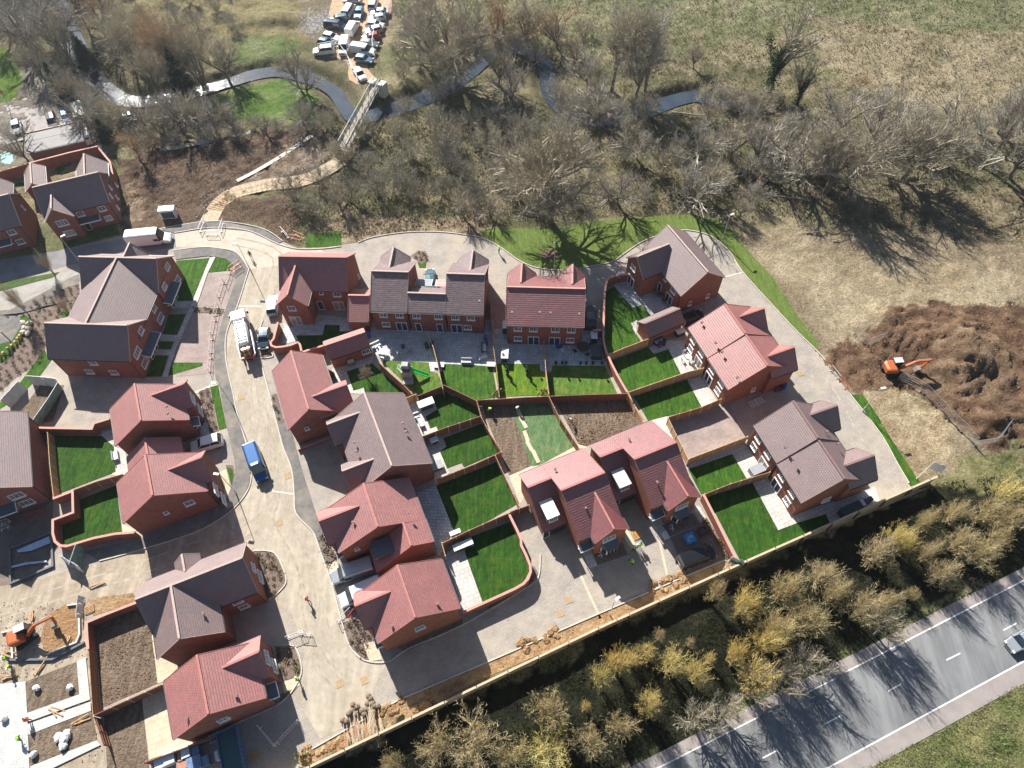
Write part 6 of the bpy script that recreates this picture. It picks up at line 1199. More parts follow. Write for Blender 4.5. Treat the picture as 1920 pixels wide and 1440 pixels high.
for a in [(580,1127,'walk','orange','white','person in an orange jacket walking on the sandy road beside the vans'),(561,1276,'stand','lime','white','person in a lime vest beside the front path of the bottom left house'),(472,484,'stand','dark','hair','person in dark clothes standing on the pale road by the lamp post'),
(936,476,'stand','lime','white','person in a lime vest on the lane beside the rough green verge'),(968,770,'bend','white','hair','person in white bending at the top of the cream plank path'),(1072,792,'bend','white','hair','person in white bending on the raked soil plot'),(920,772,'bend','lime','hair','person in a lime top crouching on the dark soil by the fence'),
(1188,1032,'stand','lime','white','leftmost worker of the white-helmeted group below the left twin house'),(1193,1029,'stand','white','white','middle worker of the white-helmeted group below the left twin house'),(1199,1026,'stand','lime','blue','rightmost worker of the helmeted group below the left twin house'),(1186,1058,'bend','lime','hair','worker in bright lime bending on the shaded paved lane'),
(20,1238,'stand','lime','white','upper of the two lime-vested workers beside the lower left excavator'),(25,1252,'bend','lime','white','lower of the two lime-vested workers beside the lower left excavator'),(42,1388,'bend','lime','white','worker in lime bending on the new concrete slab'),
(60,1352,'stand','orange','hair','person in a red-orange vest by the drain opening of the slab'),(872,494,'stand','dark','hair','person in dark clothes behind the right front gable of the brown terrace')]:
    person(a[0],a[1],a[2],a[3],a[4],a[5])
# ---------------------------------------------------------------- footbridge, lamps, flags, barriers and all the small things
WOODD=mat('bridge_deck_boards',(0.3,0.25,0.2),.85,var=.2,scale=4); GST=mat('green_grey_steel',(0.12,0.18,0.165),.5,var=.1)
r=thing('footbridge','green-grey steel truss footbridge crossing the river below the packed car park','footbridge')
ZT=3.5; A0,A1=at(699.8,146,ZT),at(633.6,264,ZT); B0,B1=at(711,148,ZT),at(648.7,270,ZT)
dk=MB(); vs=[]
for z in (2.2,2.05): vs+=[(A0.x,A0.y,z),(B0.x,B0.y,z),(B1.x,B1.y,z),(A1.x,A1.y,z)]
dk.add(vs,[(0,3,2,1),(4,5,6,7),(0,1,5,4),(1,2,6,5),(2,3,7,6),(3,0,4,7)]); dk.build('deck',WOODD,r)
for P0_,P1_ in ((A0,A1),(B0,B1)):
    tr=MB(); lo=Vector((0,0,ZT-2.1)); tr.bar(P0_,P1_,.12,.14); tr.bar(P0_-lo,P1_-lo,.12,.16); n_=11
    for i in range(n_+1):
        a=P0_.lerp(P1_,i/n_); tr.bar(a,a-lo,.09,.09)
        if i<n_: b=P0_.lerp(P1_,(i+1)/n_); tr.bar(a if i%2 else a-lo,(b-lo) if i%2 else b,.07,.07)
    tr.build('side_truss',GST,r)
st=MB(); c0=(A1+B1)/2; dn=((at(638,299,0)+Vector((0,0,0)))-Vector((c0.x,c0.y,0))); sd=(B1-A1).normalized()
for i in range(9):
    t=(i+.5)/9; c=Vector((c0.x,c0.y,0))+dn*t; z=2.1*(1-t); st.bar((c-sd*1.1).to_tuple()[:2]+(z,),(c+sd*1.1).to_tuple()[:2]+(z,),.32,.06)
for s in (-1,1): a=Vector((c0.x,c0.y,2.1))+sd*s*1.1; b=Vector((c0.x+dn.x,c0.y+dn.y,.1))+sd*s*1.1; st.bar(a,b,.08,.25); st.bar(a+Vector((0,0,1.1)),b+Vector((0,0,1.1)),.06,.06)
st.build('steps',mat('dark_steel',(0.09,.09,.09),.6),r)
for P_0,s in ((A0,-1),(B0,1)): ab=MB(); ab.box((P_0.x+sd.x*s*.5,P_0.y+sd.y*s*.5,1.3),(1.3,1.6,2.9),math.atan2(sd.y,sd.x)); ab.build('abutment',CONC,r)
ab=MB(); ab.box((c0.x,c0.y,1.0),(.5,2.0,2.1),math.atan2(sd.y,sd.x)+R90); ab.build('pier',CONC,r)
def lamp(b,label,h=6.0,arm=(0,0)):
    p=at(*b); r=thing('street_lamp',label,'street lamp',(p.x,p.y,0)); m=MB(); m.tube((0,0,0),(0,0,1.2),.09,.09,8); m.tube((0,0,1.2),(0,0,h),.06,.04,8); m.bar((0,0,h),(arm[0],arm[1],h+.12),.05,.05); m.build('pole',LAMPM,r)
    a=math.atan2(arm[1],arm[0]); q=MB(); q.box((arm[0],arm[1],h+.12),(.75,.34,.12),a); q.build('lamp_head',LAMPM,r); return r
for b,ar,l in [((469,505),(-.5,.1),'street lamp beside the person on the pale curved road'),((437,760),(-.6,.1),'street lamp on the kerb left of the sandy road below the parking bays'),((1353,453),(.4,.2),'street lamp on the green verge at the bend of the upper right lane'),((1617,771),(.5,.1),'street lamp on the lower green verge near the orange excavator'),((1039,507),(0,.4),'street lamp in front of the dark red semi pair on the green'),((1143,1153),(.4,.3),'street lamp beside the clay strip below the twin houses'),((443,925),(-.5,.1),'street lamp by the corner path of the lower linked house'),((150,492),(.4,.3),'street lamp at the road edge above the apartment building')]: lamp(b,l,6.0,ar)
for b,lab,cols in [((1355,1069),'teal and white feather flag on a pole beside the black people carrier',((0.02,0.25,0.3),(0.6,0.62,0.62))),((1718,898),'white flag on a pole at the end of the boundary fence',((0.8,0.82,0.84),(0.75,0.8,0.84))),((17,202),'red, white and blue flag on a pole at the left edge yard',((0.55,0.08,0.12),(0.1,0.12,0.4)))]:
    p=at(*b); r=thing('flag',lab,'flag',(p.x,p.y,0)); m=MB(); m.tube((0,0,0),(0,0,5.2),.07,.05,8); m.build('pole',WHITE,r)
    for j,(z0,z1) in enumerate(((3.4,4.3),(4.3,5.2))):
        f=MB(); vs=[]; n=8
        for i in range(n+1):
            x=.05+1.55*i/n; y=.16*math.sin(i*1.3)*(i/n); 
            for z in (z0,z1): 
                for d in (0,.012): vs.append((x,y+d,z-.05*i/n))
        fs=[]
        for i in range(n):
            k=i*4; g=k+4
            fs+=[(k,g,g+2,k+2),(k+1,k+3,g+3,g+1),(k,k+1,g+1,g),(k+2,g+2,g+3,k+3)]
        f.add(vs,fs); f.build('flag_cloth',mat('flagcol_%s_%d'%(b[0],j),cols[j],.8,var=0),r,smooth=False)
    r.rotation_euler.z=rad(-25)
# plastic and steel pedestrian barriers, mesh fencing
def barrier(a,b,m,label,h=1.05,name='barrier',cat='barrier',group=None,n=14,zp=0):
    tk=.03 if name!='barrier' else .05
    p,q=at(*a,zp),at(*b,zp); p.z=q.z=0.05+max(0,ground_z(p.x,p.y)); r=thing(name,label,cat,p,math.atan2(q.y-p.y,q.x-p.x),group); L=(q-p).length; f=MB()
    for z in (.15,h): f.bar((0,0,z),(L,0,z),tk,tk)
    for x in (0,L): f.bar((x,0,0),(x,0,h),tk,tk)
    f.build('frame',m,r)
    g=MB()
    for i in range(1,n): g.bar((L*i/n,0,.15),(L*i/n,0,h),.022,.022)
    if h>1.5:
        for z in (.6,1.1,1.6): g.bar((0,0,z),(L,0,z),.022,.022)
    g.build('mesh_infill',m,r)
    for x in (.3,L-.3): k=MB(); k.box((x,0,.04),(.12,.5,.07)); k.build('foot',BLACK if h>1.5 else m,r)
    return r
PB=mat('pinkish_bars',(0.4,0.3,0.28),.6,var=0); OB=mat('orange_plastic',(0.6,0.17,0.04),.5,var=0); RB=mat('red_plastic',(0.5,0.07,0.05),.5,var=0); WB=mat('white_bars',(0.62,0.6,0.6),.5,var=0); YB=mat('yellow_board',(0.75,0.45,0.03),.5,var=0)
for a,b,m,l in [((375,437),(384,416),WB,'leftmost steel barrier across the end of the tan mat path'),((386,441),(410,441),WB,'lower steel barrier across the end of the tan mat path'),((414,438),(420,418),WB,'rightmost steel barrier across the end of the tan mat path'),((528,433),(542,448),WB,'white barrier at the footway end above the L-shaped house'),((545,447),(566,452),RB,'red barrier at the footway end above the L-shaped house'),((552,440),(572,449),RB,'rear red barrier at the footway end above the L-shaped house'),
((432,508),(450,495),OB,'front orange barrier beside the small lawn corner'),((436,512),(455,500),OB,'rear orange barrier beside the small lawn corner'),((424,535),(432,512),PB,'upper pink-grey barrier along the upper parking bay'),((410,560),(420,530),PB,'lower pink-grey barrier along the upper parking bay'),((404,595),(410,575),PB,'topmost thin barrier along the lower parking bays'),((398,630),(404,600),PB,'second thin barrier along the lower parking bays'),((396,665),(398,635),PB,'third thin barrier along the lower parking bays'),((394,700),(396,670),PB,'lowest thin barrier along the lower parking bays'),
((1556,692),(1572,712),WB,'white barrier at the lane edge beside the dug earth'),((1573,712),(1588,732),RB,'red barrier at the lane edge beside the dug earth'),((634,1168),(659,1143),WB,'white barrier beside the vans on the double driveway'),((655,1160),(668,1143),RB,'red-white barrier beside the vans on the double driveway'),
((48,972),(84,962),RB,'red barrier in the dark yard below the left edge house'),((0,985),(22,978),WB,'upper white barrier in the dark yard at the left edge'),((0,996),(20,988),WB,'lower white barrier in the dark yard at the left edge'),((538,1198),(572,1185),WB,'steel barrier on the paving right of the bottom left house'),((562,1190),(586,1192),WB,'second steel barrier lying right of the bottom left house'),((486,1362),(518,1400),WB,'upper steel barrier beside the green skip'),((518,1398),(562,1352),WB,'lower steel barrier beside the green skip')]:
    barrier(a,b,m,l,n=3 if m is PB else 8)
HP=[(1682,712),(1706,722),(1730,737),(1752,760),(1776,787),(1800,808),(1822,834)]
for i,(a,b) in enumerate(zip(HP[:-1],HP[1:])): barrier(a,b,STEEL,'tall mesh fence panel, %s from the orange excavator down the dug earth edge'%ordn(i),h=2.0,name='mesh_fence_panel',cat='fence panel',group='mesh fence panels by the dug earth',n=12)
for i,(a,b) in enumerate([((1600,625),(1622,645)),((1624,648),(1655,636)),((1822,838),(1862,832)),((1862,832),(1884,800))]): barrier(a,b,STEEL,['mesh fence panel at the top left rim of the dug earth','mesh fence panel lying beside the dark earth lump','mesh fence panel below the dark soil heap','mesh fence panel standing at the right of the dark soil heap'][i],h=1.8,name='mesh_fence_panel',cat='fence panel',n=12)
NET=mat('green_debris_net',(0.16,0.27,0.24),.8,var=.3,scale=2); NETW=mat('pale_debris_sheet',(0.5,0.55,0.53),.7,var=.15,scale=1)
def netpanel(a,b,m,l,h=2.0,lean=0.35):
    if 'corner of the bare' in l: h=1.1
    p,q=at(*a,0),at(*b,0); r=thing('site_screen',l,'site screen',(p.x,p.y,.06),math.atan2(q.y-p.y,q.x-p.x)); L=(q-p).length; g=MB(); vs=[]; n=8
    for i in range(n+1):
        for j in range(5): z=h*j/4; vs.append((L*i/n,.08*math.sin(i*1.7+j)+lean*z/h,z))
    fs=[(i*5+j,(i+1)*5+j,(i+1)*5+j+1,i*5+j+1) for i in range(n) for j in range(4)]; g.add(vs,fs); o=g.build('netting',m,r); so_=o.modifiers.new('t','SOLIDIFY'); so_.thickness=.02
    f=MB()
    for z in (0,h): f.bar((0,lean*z/h+.03,z),(L,lean*z/h+.03,z),.05,.05)
    for x in (0,L): f.bar((x,.03,0),(x,lean+.03,h),.05,.05)
    f.build('frame',STEEL,r)
for a,b,m,l in [((62,722),(90,724),NETW,'left pale sheet screen above the rubble plot'),((90,724),(115,727),NETW,'right pale sheet screen above the rubble plot'),((118,730),(100,760),NET,'upper green netting screen right of the rubble plot'),((100,760),(72,800),NET,'lower green netting screen right of the rubble plot'),((20,765),(52,730),NETW,'pale sheet screen on the left of the rubble plot'),((150,1068),(163,1030),NET,'green netting screen below the curved wall of the linked house'),((123,1055),(158,1075),WB,'low pale screen panel beside the green netting below the curved wall'),((157,1160),(160,1120),NETW,'grey screen at the corner of the bare soil plot wall')]: netpanel(a,b,m,l)
# generic little things
def thingbox(name,cat,label,px,py,parts,rz=0,z0=.045,z=0,group=None):
    p=at(px,py,z); r=thing(name,label,cat,(p.x,p.y,z0),rz,group)
    for nm,m,boxes in parts:
        b=MB()
        for c,d in boxes: b.box(c,d)
        b.build(nm,m,r)
    return r
PL=mat('grey_resin',(0.3,0.31,0.33),.6,var=.1); PLW=mat('pale_resin',(0.62,0.64,0.64),.5,var=.05); PLD=mat('dark_resin',(0.045,.05,.055),.6,var=.1)
def store(px,py,l,w,h,rz,label,top=PLW,body=PL,name='garden_box'):
    return thingbox(name,'storage box',label,px,py,[('body',body,[((0,0,h/2),(l,w,h))]),('lid',top,[((0,0,h+.05),(l+.1,w+.1,.1))]),('door',PLD,[((0,-w/2-.012,h*.45),(l*.8,.025,h*.7)) ])],rz)
GR=rad(21); G5=rad(-5)
store(800,763,2.3,1.1,1.2,GR,'white-topped grey storage box in the corner patio behind the large brown roof')
store(815,830,1.1,.7,.9,GR,'small white-topped cabinet on the lower blue-grey patio',name='patio_cabinet'); store(869,1026,2.6,.8,.9,GR,'long grey garden box against the fence corner beside the red step-roofed house')
store(947,672,1.0,1.7,1.2,G5,'white-topped dark box beside the fence on the middle patio'); store(948,620,.8,1.4,1.5,G5,'dark narrow box with pale lid beside the dark red semi pair',top=PLW,body=PLD); store(1113,638,.9,1.3,1.3,G5,'dark box with pale lid right of the dark red semi pair',body=PLD)
store(1118,664,1.6,2.2,.9,G5,'large dark grey box against the long brick wall',top=PLD,body=PLD); store(1163,525,1.5,.9,1.2,GR,'white-topped box in the corner of the upper right patio',body=PLD); store(1361,664+0,1.4,.8,1.0,GR,'pale-lidded box') if False else store(1274,628,1.4,.8,1.0,GR,'pale-lidded box behind the narrow garage',body=PLD)
store(1418,885,2.2,1.2,1.0,GR,'grey box against the fence behind the brown-roofed semi pair',top=PL); store(1592,962,3.0,1.4,1.2,GR,'long black box beside the boundary fence',top=PLD,body=PLD); store(1608,950,1.2,.8,.9,GR,'pale box next to the long black box',top=PLW)
store(816+0,877,2.2,1.2,.5,GR,'low grey box on the cream patio corner',top=PL); store(854,1001,1.4,.5,.5,GR,'low white bench box at the end of the blue patio',top=PLW,body=PLW); store(820,687,.9,.8,.25,G5,'white paving stack left of the garden fence',top=PLW,body=PLW); store(829,686,.6,.8,.25,G5,'white paving stack right of the garden fence',top=PLW,body=PLW)
store(921,687+0,1.2,.7,.5,G5,'pale box in the corner of the slabbed patio',top=PLW); store(813,612,.8,.9,1.3,G5,'dark box beside the fence at the terrace wall',top=PL,body=PLD); store(320,406,2.7,1.2,1.9,rad(3),'pale grey utility kiosk on the brown soil',top=PLW,body=mat('kiosk_grey',(0.5,.52,.54),.6),name='utility_kiosk')
def bin_(px,py,col,label,rz=0):
    return thingbox('wheelie_bin','wheelie bin',label,px,py,[('body',col,[((0,0,.5),(.5,.55,.95))]),('lid',col,[((0,.02,1.0),(.56,.64,.07))])],rz)
BL=P_('bin_blue',(0.03,.08,.3)); BK=P_('bin_black',(0.03,.03,.035)); BM=P_('bin_purple',(0.14,.04,.12))
for px,py,c,l in [(692,623,BK,'black bin between the small red garage and the terrace'),(692,632,BL,'blue bin between the small red garage and the terrace'),(911,638,BL,'blue bin by the fence right of the terrace patio'),(912,645,BM,'purple bin by the fence right of the terrace patio'),(801,652,PLD,'dark bin left of the fence between the terrace patios'),(811,650,BK,'black bin right of the fence between the terrace patios'),(1455,733,BM,'purple bin at the lower corner of the light red semi pair'),(1461,731,BK,'black bin at the lower corner of the light red semi pair'),(1468,728,BL,'bright blue bin at the lower corner of the light red semi pair'),(1236,650,BM,'purple bin behind the narrow garage'),(1244,646,BK,'black bin behind the narrow garage'),(1620,945,BM,'purple bin by the end fence of the brown semi pair'),(1627,941,BK,'black bin by the end fence of the brown semi pair'),(510,590,mat('brown_bin',(.25,.13,.08),.6),'brown bin beside the curved wall'),(662,850,BK,'black bin at the shaded door of the large brown-roofed pair'),(378,795,BK,'black bin by the porch of the upper linked house')]: bin_(px,py,c,l,rnd(-.4,.4))
def chairset(px,py,label,mt,tr=.65,n=4,top='round'):
    p=at(px,py); r=thing('garden_table',label,'garden table',(p.x,p.y,.045)); b=MB()
    b.tube((0,0,.7),(0,0,.75),tr,tr,16); b.build('table_top',mt,r); b=MB(); b.tube((0,0,0),(0,0,.7),.05,.05,8); b.build('leg',mt,r)
    for i in range(n):
        a=2*PI*i/n+.4; d=tr+.45; c=thing('garden_chair','garden chair at the '+label,'garden chair',(p.x+d*math.cos(a),p.y+d*math.sin(a),.045),a+PI/2,'chairs at the '+label); s=MB(); s.box((0,0,.45),(.5,.5,.07)); s.build('seat',mt,c); s=MB(); s.box((0,-.24,.72),(.5,.07,.5)); s.build('backrest',mt,c)
        for x in (-.2,.2):
            for y in (-.2,.2): s=MB(); s.box((x,y,.21),(.04,.04,.42)); s.build('leg',mt,c)
chairset(1250,556,'black table on the shaded patio of the brown detached house',PLD,.8,5); chairset(1093,655,'dark oval table on the patio of the dark red semi pair',mat('rattan',(0.05,.03,.03),.8),.95,4); chairset(720,664,'white round table on the sunlit patio corner',PLW,.6,3)
chairset(884,614,'dark green table against the terrace wall',P_('dkgreen',(0.02,.06,.05)),.75,2); chairset(1290,674,'pale metal table on the patio of the light red semi pair',PLW,.5,4); chairset(760,663,'dark table on the left terrace patio',PL,.5,2)
def lounge(px,py,rz,l,mt=PLW): return thingbox('garden_sofa','garden sofa',l,px,py,[('seat',mt,[((0,0,.22),(1.6,.75,.4))]),('backrest',mt,[((0,.33,.55),(1.6,.15,.5))]),('cushion',PLW,[((0,-.04,.46),(1.4,.58,.1))])],rz)
lounge(705,650,.5,'white swing chair beside the small red garage'); lounge(712,660,2,'white lounge chair beside the sunlit round table'); lounge(905,672,GR,'grey sofa by the slabbed patio edge',PL); lounge(875,680,G5,'long grey bench planter along the patio edge',PL); lounge(908,655,R90,'dark sofa along the terrace fence',PLD); lounge(1235,643,GR,'dark garden sofa behind the narrow garage',PLD)
lounge(777,776+8,GR,'small cream seat on the bright patio beside the large brown roof'); lounge(790,795,R90+GR,'grey-blue sun lounger on the bright patio',P_('lounger_blue',(.2,.25,.3))); lounge(219,857,R90+GR,'blue-grey sun lounger on the bright patio of the upper linked house',P_('lounger_blue2',(.2,.25,.3)))
thingbox('barbecue','barbecue','grey barbecue on the patio behind the small red garage',660,684,[('body',PL,[((0,0,.85),(1.0,.5,.3))]),('lid',PLW,[((0,0,1.05),(1.0,.5,.12))]),('leg',PLD,[((-.4,0,.35),(.05,.4,.7))]),('leg',PLD,[((.4,0,.35),(.05,.4,.7))])],GR)
thingbox('barbecue','barbecue','dark kettle barbecue on the left terrace patio',757,655,[('body',PLD,[((0,0,.8),(.6,.6,.35))]),('leg',PLD,[((0,0,.3),(.4,.4,.6))])],.3)
thingbox('patio_heater_box','box','blue and pink toy pile on the patio of the dark red semi pair',1048,650,[('toy_blue',BL,[((0,0,.2),(.9,.7,.4))]),('toy_white',PLW,[((.2,-.9,.15),(.6,.5,.3))])],.3)
# play tower with slide
p=at(765,705); r=thing('play_tower','grey play tower with a bright green slide and a climbing frame on the lawn','play tower',(p.x,p.y,.05),rad(-8)); b=MB(); b.box((0,0,.9),(1.5,1.3,1.8)); b.build('tower',PL,r); b=MB(); b.box((0,.1,2.3),(1.2,1.1,.8)); b.build('tower_top',PLD,r); b=MB(); b.box((0,.1,2.9),(1.35,1.25,.35),0,0,.6); b.build('tower_roof',PL,r)
b=MB(); b.bar((.6,.2,1.5),(3.2,.1,.25),.5,.08); b.bar((.6,.45,1.6),(3.2,.35,.35),.05,.2); b.bar((.6,-.05,1.6),(3.2,-.15,.35),.05,.2); b.build('slide',P_('slide_green',(0.03,.6,.12)),r)
b=MB()
for s in (-.4,.4): b.bar((-.5,s,1.5),(-1.6,s+1.0,.9),.06,.06); b.bar((-1.6,s+1.0,.9),(-1.6,s+1.0,0),.06,.06)
for i in range(6): t=i/5; b.bar((-.5-1.1*t,-.4+t,1.5-.6*t),(-.5-1.1*t,.4+t,1.5-.6*t),.05,.05)
b.build('climbing_frame',P_('frame_teal',(.2,.42,.4)),r)
b=MB(); b.box((.3,-1.1,.2),(1.5,1.0,.4),.2); b.build('sand_tray',PL,r)
for px,py,l in [(951,702,'left spiral topiary on the middle patio'),(988,702,'right spiral topiary on the middle patio')]:
    p=at(px,py); r=thing('topiary',l,'potted plant',(p.x,p.y,.05)); b=MB(); b.tube((0,0,0),(0,0,.45),.22,.28,10); b.build('pot',PLD,r); b=MB()
    for i in range(7): b.ball((.1*math.cos(i*1.6),.1*math.sin(i*1.6),.65+i*.28),.3-.03*i,8,5,(1,1,.6),.15)
    b.build('foliage',mat('topiary_green',(0.015,.045,.015),.9,var=.3,scale=8),r)
# potted plants along the patio edge
pot=None
for i,px in enumerate([1042,1054,1061,1088,1099,1111,1128]):
    b=at(px,683); 
    if pot is None:
        pot=thing('potted_plant','small dark potted plant in the row along the patio edge of the dark red pair','potted plant',(b.x,b.y,.05),0,'potted plants along the patio edge'); m=MB(); m.tube((0,0,0),(0,0,.3),.14,.18,8); m.build('pot',PLD,pot); m=MB(); m.ball((0,0,.45),.24,7,5,(1,1,.9),.25); m.build('foliage',MATS['topiary_green'],pot)
    else: dup(pot,(b.x,b.y,.05))
# small planted shrubs in the beds
sh=[]
for k,(c,c2) in enumerate([((0.03,.035,.02),(.08,.08,.04)),((0.08,.06,.03),(.16,.13,.07)),((.12,.1,.03),(.22,.2,.08))]):
    m=ivyleaf(40+k,[((0,0,.2),.16)],70,.07); sh.append(m.mesh('shrub',mat('shrub_leaf_%d'%k,c,.9,var=0,col2=c2,scale=2)))
random.seed(77)
def beds(label,grp,poly,n,ks=(0,1),s=(.7,1.4),dm=.9):
    q=W(poly); x0,x1=min(p[0] for p in q),max(p[0] for p in q); y0,y1=min(p[1] for p in q),max(p[1] for p in q); done=[]
    for _ in range(n*12):
        if len(done)>=n: break
        p=Vector((rnd(x0,x1),rnd(y0,y1),0))
        if not inpoly(np.array([p.x]),np.array([p.y]),q)[0] or any((p-d).length<dm for d in done): continue
        done.append(p); o=bpy.data.objects.new('shrub',sh[random.choice(ks)]); COL.objects.link(o); o.location=(p.x,p.y,.06); o.rotation_euler.z=rnd(0,6); o.scale=(rnd(*s),)*3; tag(o,label,'shrub',grp)
beds('small dark shrub in the mulched bed left of the apartment building','shrubs in the bed by the apartment building',[(0,600),(92,551),(148,530),(150,560),(128,590),(90,640),(84,655),(75,682),(40,700),(0,735),(0,680),(15,675),(40,640),(60,605),(50,590)],150,dm=1.0)
beds('small shrub in the corner bed beside the T-shaped house','shrubs in the corner bed by the T-shaped house',[(480,1038),(500,1036),(517,1045),(533,1085),(523,1105),(505,1120)],48,(1,2),dm=.7)
beds('small shrub in the front bed of the bottom left house','shrubs in front of the bottom left house',[(518,1216),(550,1216),(562,1255),(530,1270)],26,(0,2),dm=.8); beds('small shrub in the narrow bed in front of the upper linked house','shrubs in front of the upper linked house',[(374,738),(392,729),(408,805),(396,808)],26,dm=.7)
beds('shrub in the bed before the single-gabled house on the lowest lane','shrubs before the single-gabled house',[(645,1168),(668,1162),(697,1190),(680,1232),(660,1212)],22,dm=.8); beds('shrub in the narrow bed between the parking bays','shrubs between the parking bays',[(363,577),(420,580),(417,587),(361,585)],9,(1,),dm=.9)
beds('shrub in the bed beside the step-roofed house','shrubs beside the step-roofed house',[(600,1005),(612,1012),(630,1045),(615,1056)],16,(1,),(1.2,2.0)); beds('shrub in the small rounded bed by the curved brick wall','shrubs in the bed by the curved wall',[(486,671),(498,658),(510,664),(503,670)],10,(0,2)); beds('shrub in the island bed above the brown terrace','shrubs above the brown terrace',[(785,471),(799,476),(800,489),(790,492),(775,480)],12,(1,2))
beds('shrub in the bed along the tall brick wall','shrubs along the tall brick wall',[(1314,983),(1324,975),(1370,1042),(1358,1046)],14,(0,2),(1.2,2.2)); beds('shrub in the strip bed beside the light red gabled house','shrubs in the strip bed',[(510,744),(518,740),(530,788),(524,792)],10)
# young trees
def sapl(px,py,h,label,s=1.0,leafy=False):
    p=at(px,py); r=plant('fan0',Vector((p.x,p.y,0)),(h/13*.9*s,h/13),label,'tree'); return r
for a in [(56,592,7,'staked young tree with thin crown beside the pale path at the far left',.35),(690,712,3.2,'small bare garden tree by the diagonal railed fence',.8),(1130,610,3,'thin young tree',.8)][:2]: sapl(*a)
sapl(128,585,3,'slender young tree in the mulched bed beside the apartment roof',.6); sapl(103,515,5,'slender young tree left of the apartment building',.5)
for px,py,l in [(938,741,'pale round shrub at the left end of the dark railed fence'),(1022,739,'pale round shrub at the foot of the timber fence'),(575,1418,'bright green shrub at the lower end of the clay strip'),(1116-0,0,'')][:3]: 
    p=at(px,py); o=bpy.data.objects.new('shrub',sh[2]); COL.objects.link(o); o.location=(p.x,p.y,.1); o.scale=(2.6,2.6,3); tag(o,l,'shrub')
for px,py,l in [(1233,1066-0,'green shrub')][:0]: pass
# circular tree pit on the green
p=at(1030,478); b=MB(); b.tube((p.x,p.y,0),(p.x,p.y,.07),1.5,1.4,20); tag(b.build('planting_pit',M_SOIL),'round brown planting pit on the green verge by the lamp','planting pit')
# rootballed trees laid against the boundary
RBM=mat('rootball_hessian',(0.2,.15,.11),.95,var=.3,scale=6); STM=mat('pale_stems',(.45,.37,.27),.9,var=.2,scale=5)
RB_=[(644,1351),(651,1353),(655,1339),(662,1333),(671,1326),(663,1322),(668,1340),(680,1333),(687,1331),(690,1320),(696,1311),(699,1320),(703,1325),(694,1331),(701,1336),(709,1325),(692,1306),(684,1340)]
tw=PROTO['fan0'][2]; tp=None
d=(at(735,1392)-at(690,1318)); ang=math.atan2(d.y,d.x)
for i,(px,py) in enumerate(sorted(RB_)):
    p=at(px,py); r=thing('rootballed_tree','young tree lying with its rootball on the kerb, %s from left of the heap'%ordn(i),'rootballed tree',(p.x,p.y,.35),math.atan2(at(px+8,py+48).y-p.y,at(px+8,py+48).x-p.x)+rnd(-.15,.15),'rootballed trees heaped by the boundary fence')
    b=MB(); b.ball((0,0,0),.36,9,6,(1,1,.9),.1); b.build('rootball',RBM,r); b=MB(); b.tube((.2,0,0),(3.0,0,.9),.035,.02,5); b.build('stem',STM,r)
    b=MB(); R=random.Random(i)
    for k in range(60): t=R.uniform(.35,1); a=Vector((.2+2.8*t,0,.9*t)); e=a+Vector((R.uniform(.5,1.3),R.uniform(-.35,.35),R.uniform(-.1,.5)))*1.0; b.tube(a,e,.014,.004,3,False)
    b.build('branches',STM if i%4 else mat('reddish_twigs',(.35,.16,.09),.9),r)
# building materials at the bottom edge
WRW=mat('white_wrapped_pack',(.62,.65,.7),.4,var=.12,scale=3); WRB=mat('blue_wrapped_pack',(.13,.2,.34),.35,var=.25,scale=3); BRP=mat('brick_pack',(.38,.2,.15),.85,var=.2,scale=6)
for i,(px,py,l,w_,h,m,lab) in enumerate([(309,1432,1.3,1.1,1.1,WRW,'leftmost white wrapped block pack'),(325,1424,1.2,1.2,1.2,WRW,'white wrapped block pack second from left'),(345,1418,.6,1.2,1.0,BRP,'narrow grey block stack between the wrapped packs'),(355,1412,.9,1.2,1.1,WRW,'white wrapped pack right of the narrow stack'),(348,1436,1.2,.9,.9,BRP,'pink brick pack with holes at the bottom edge'),(372,1432,1.5,1.4,1.2,WRB,'large blue wrapped pack at the bottom edge'),(372,1408,.8,.9,.8,WRB,'small blue wrapped pack above the large blue one'),(390,1428,.9,1.0,1.0,WRB,'rounded blue pack right of the large blue one'),(412,1418,.4,1.0,.8,PLW,'narrow pale pack left of the green skip')]):
    r=thingbox('block_pack','block pack',lab,px,py,[('pack',m,[((0,0,h/2+.12),(l,w_,h))]),('pallet',TIMB[2],[((0,y,.06),(l,.14,.1)) for y in (-w_*.4,0,w_*.4)])],GR,.05)
p=at(440,1415); r=thing('skip','dark green skip with ribbed blue side at the bottom edge','skip',(p.x,p.y,.05),GR-R90); b=MB(); b.prism([(-2.6,-1.1),(2.6,-1.1),(2.6,1.1),(-2.6,1.1)],0,.1); 
for c,dd in (((0,-1.1,.75),(5.2,.08,1.4)),((0,1.1,.75),(5.2,.08,1.4)),((-2.6,0,.75),(.08,2.2,1.4)),((2.6,0,.75),(.08,2.2,1.4))): b.box(c,dd)
b.build('body',P_('skip_blue',(.08,.16,.32)),r); b=MB(); b.box((0,0,1.1),(5.0,2.05,.15)); b.build('sheet_cover',P_('skip_teal',(.03,.09,.1)),r)
b=MB()
for x in range(-5,6): b.box((x*.48,-1.17,.75),(.1,.08,1.3)); b.box((x*.48,1.17,.75),(.1,.08,1.3))
b.build('ribs',P_('skip_blue2',(.12,.22,.4)),r)
def pallet(px,py,rz,l,mt=None): return thingbox('pallet','pallet',l,px,py,[('slats',mt or TIMB[2],[((0,-.5+.2*i,.13),(1.2,.1,.025)) for i in range(6)]),('bearers',mt or TIMB[2],[((x,0,.06),(.1,1.0,.1)) for x in (-.5,0,.5)])],rz)
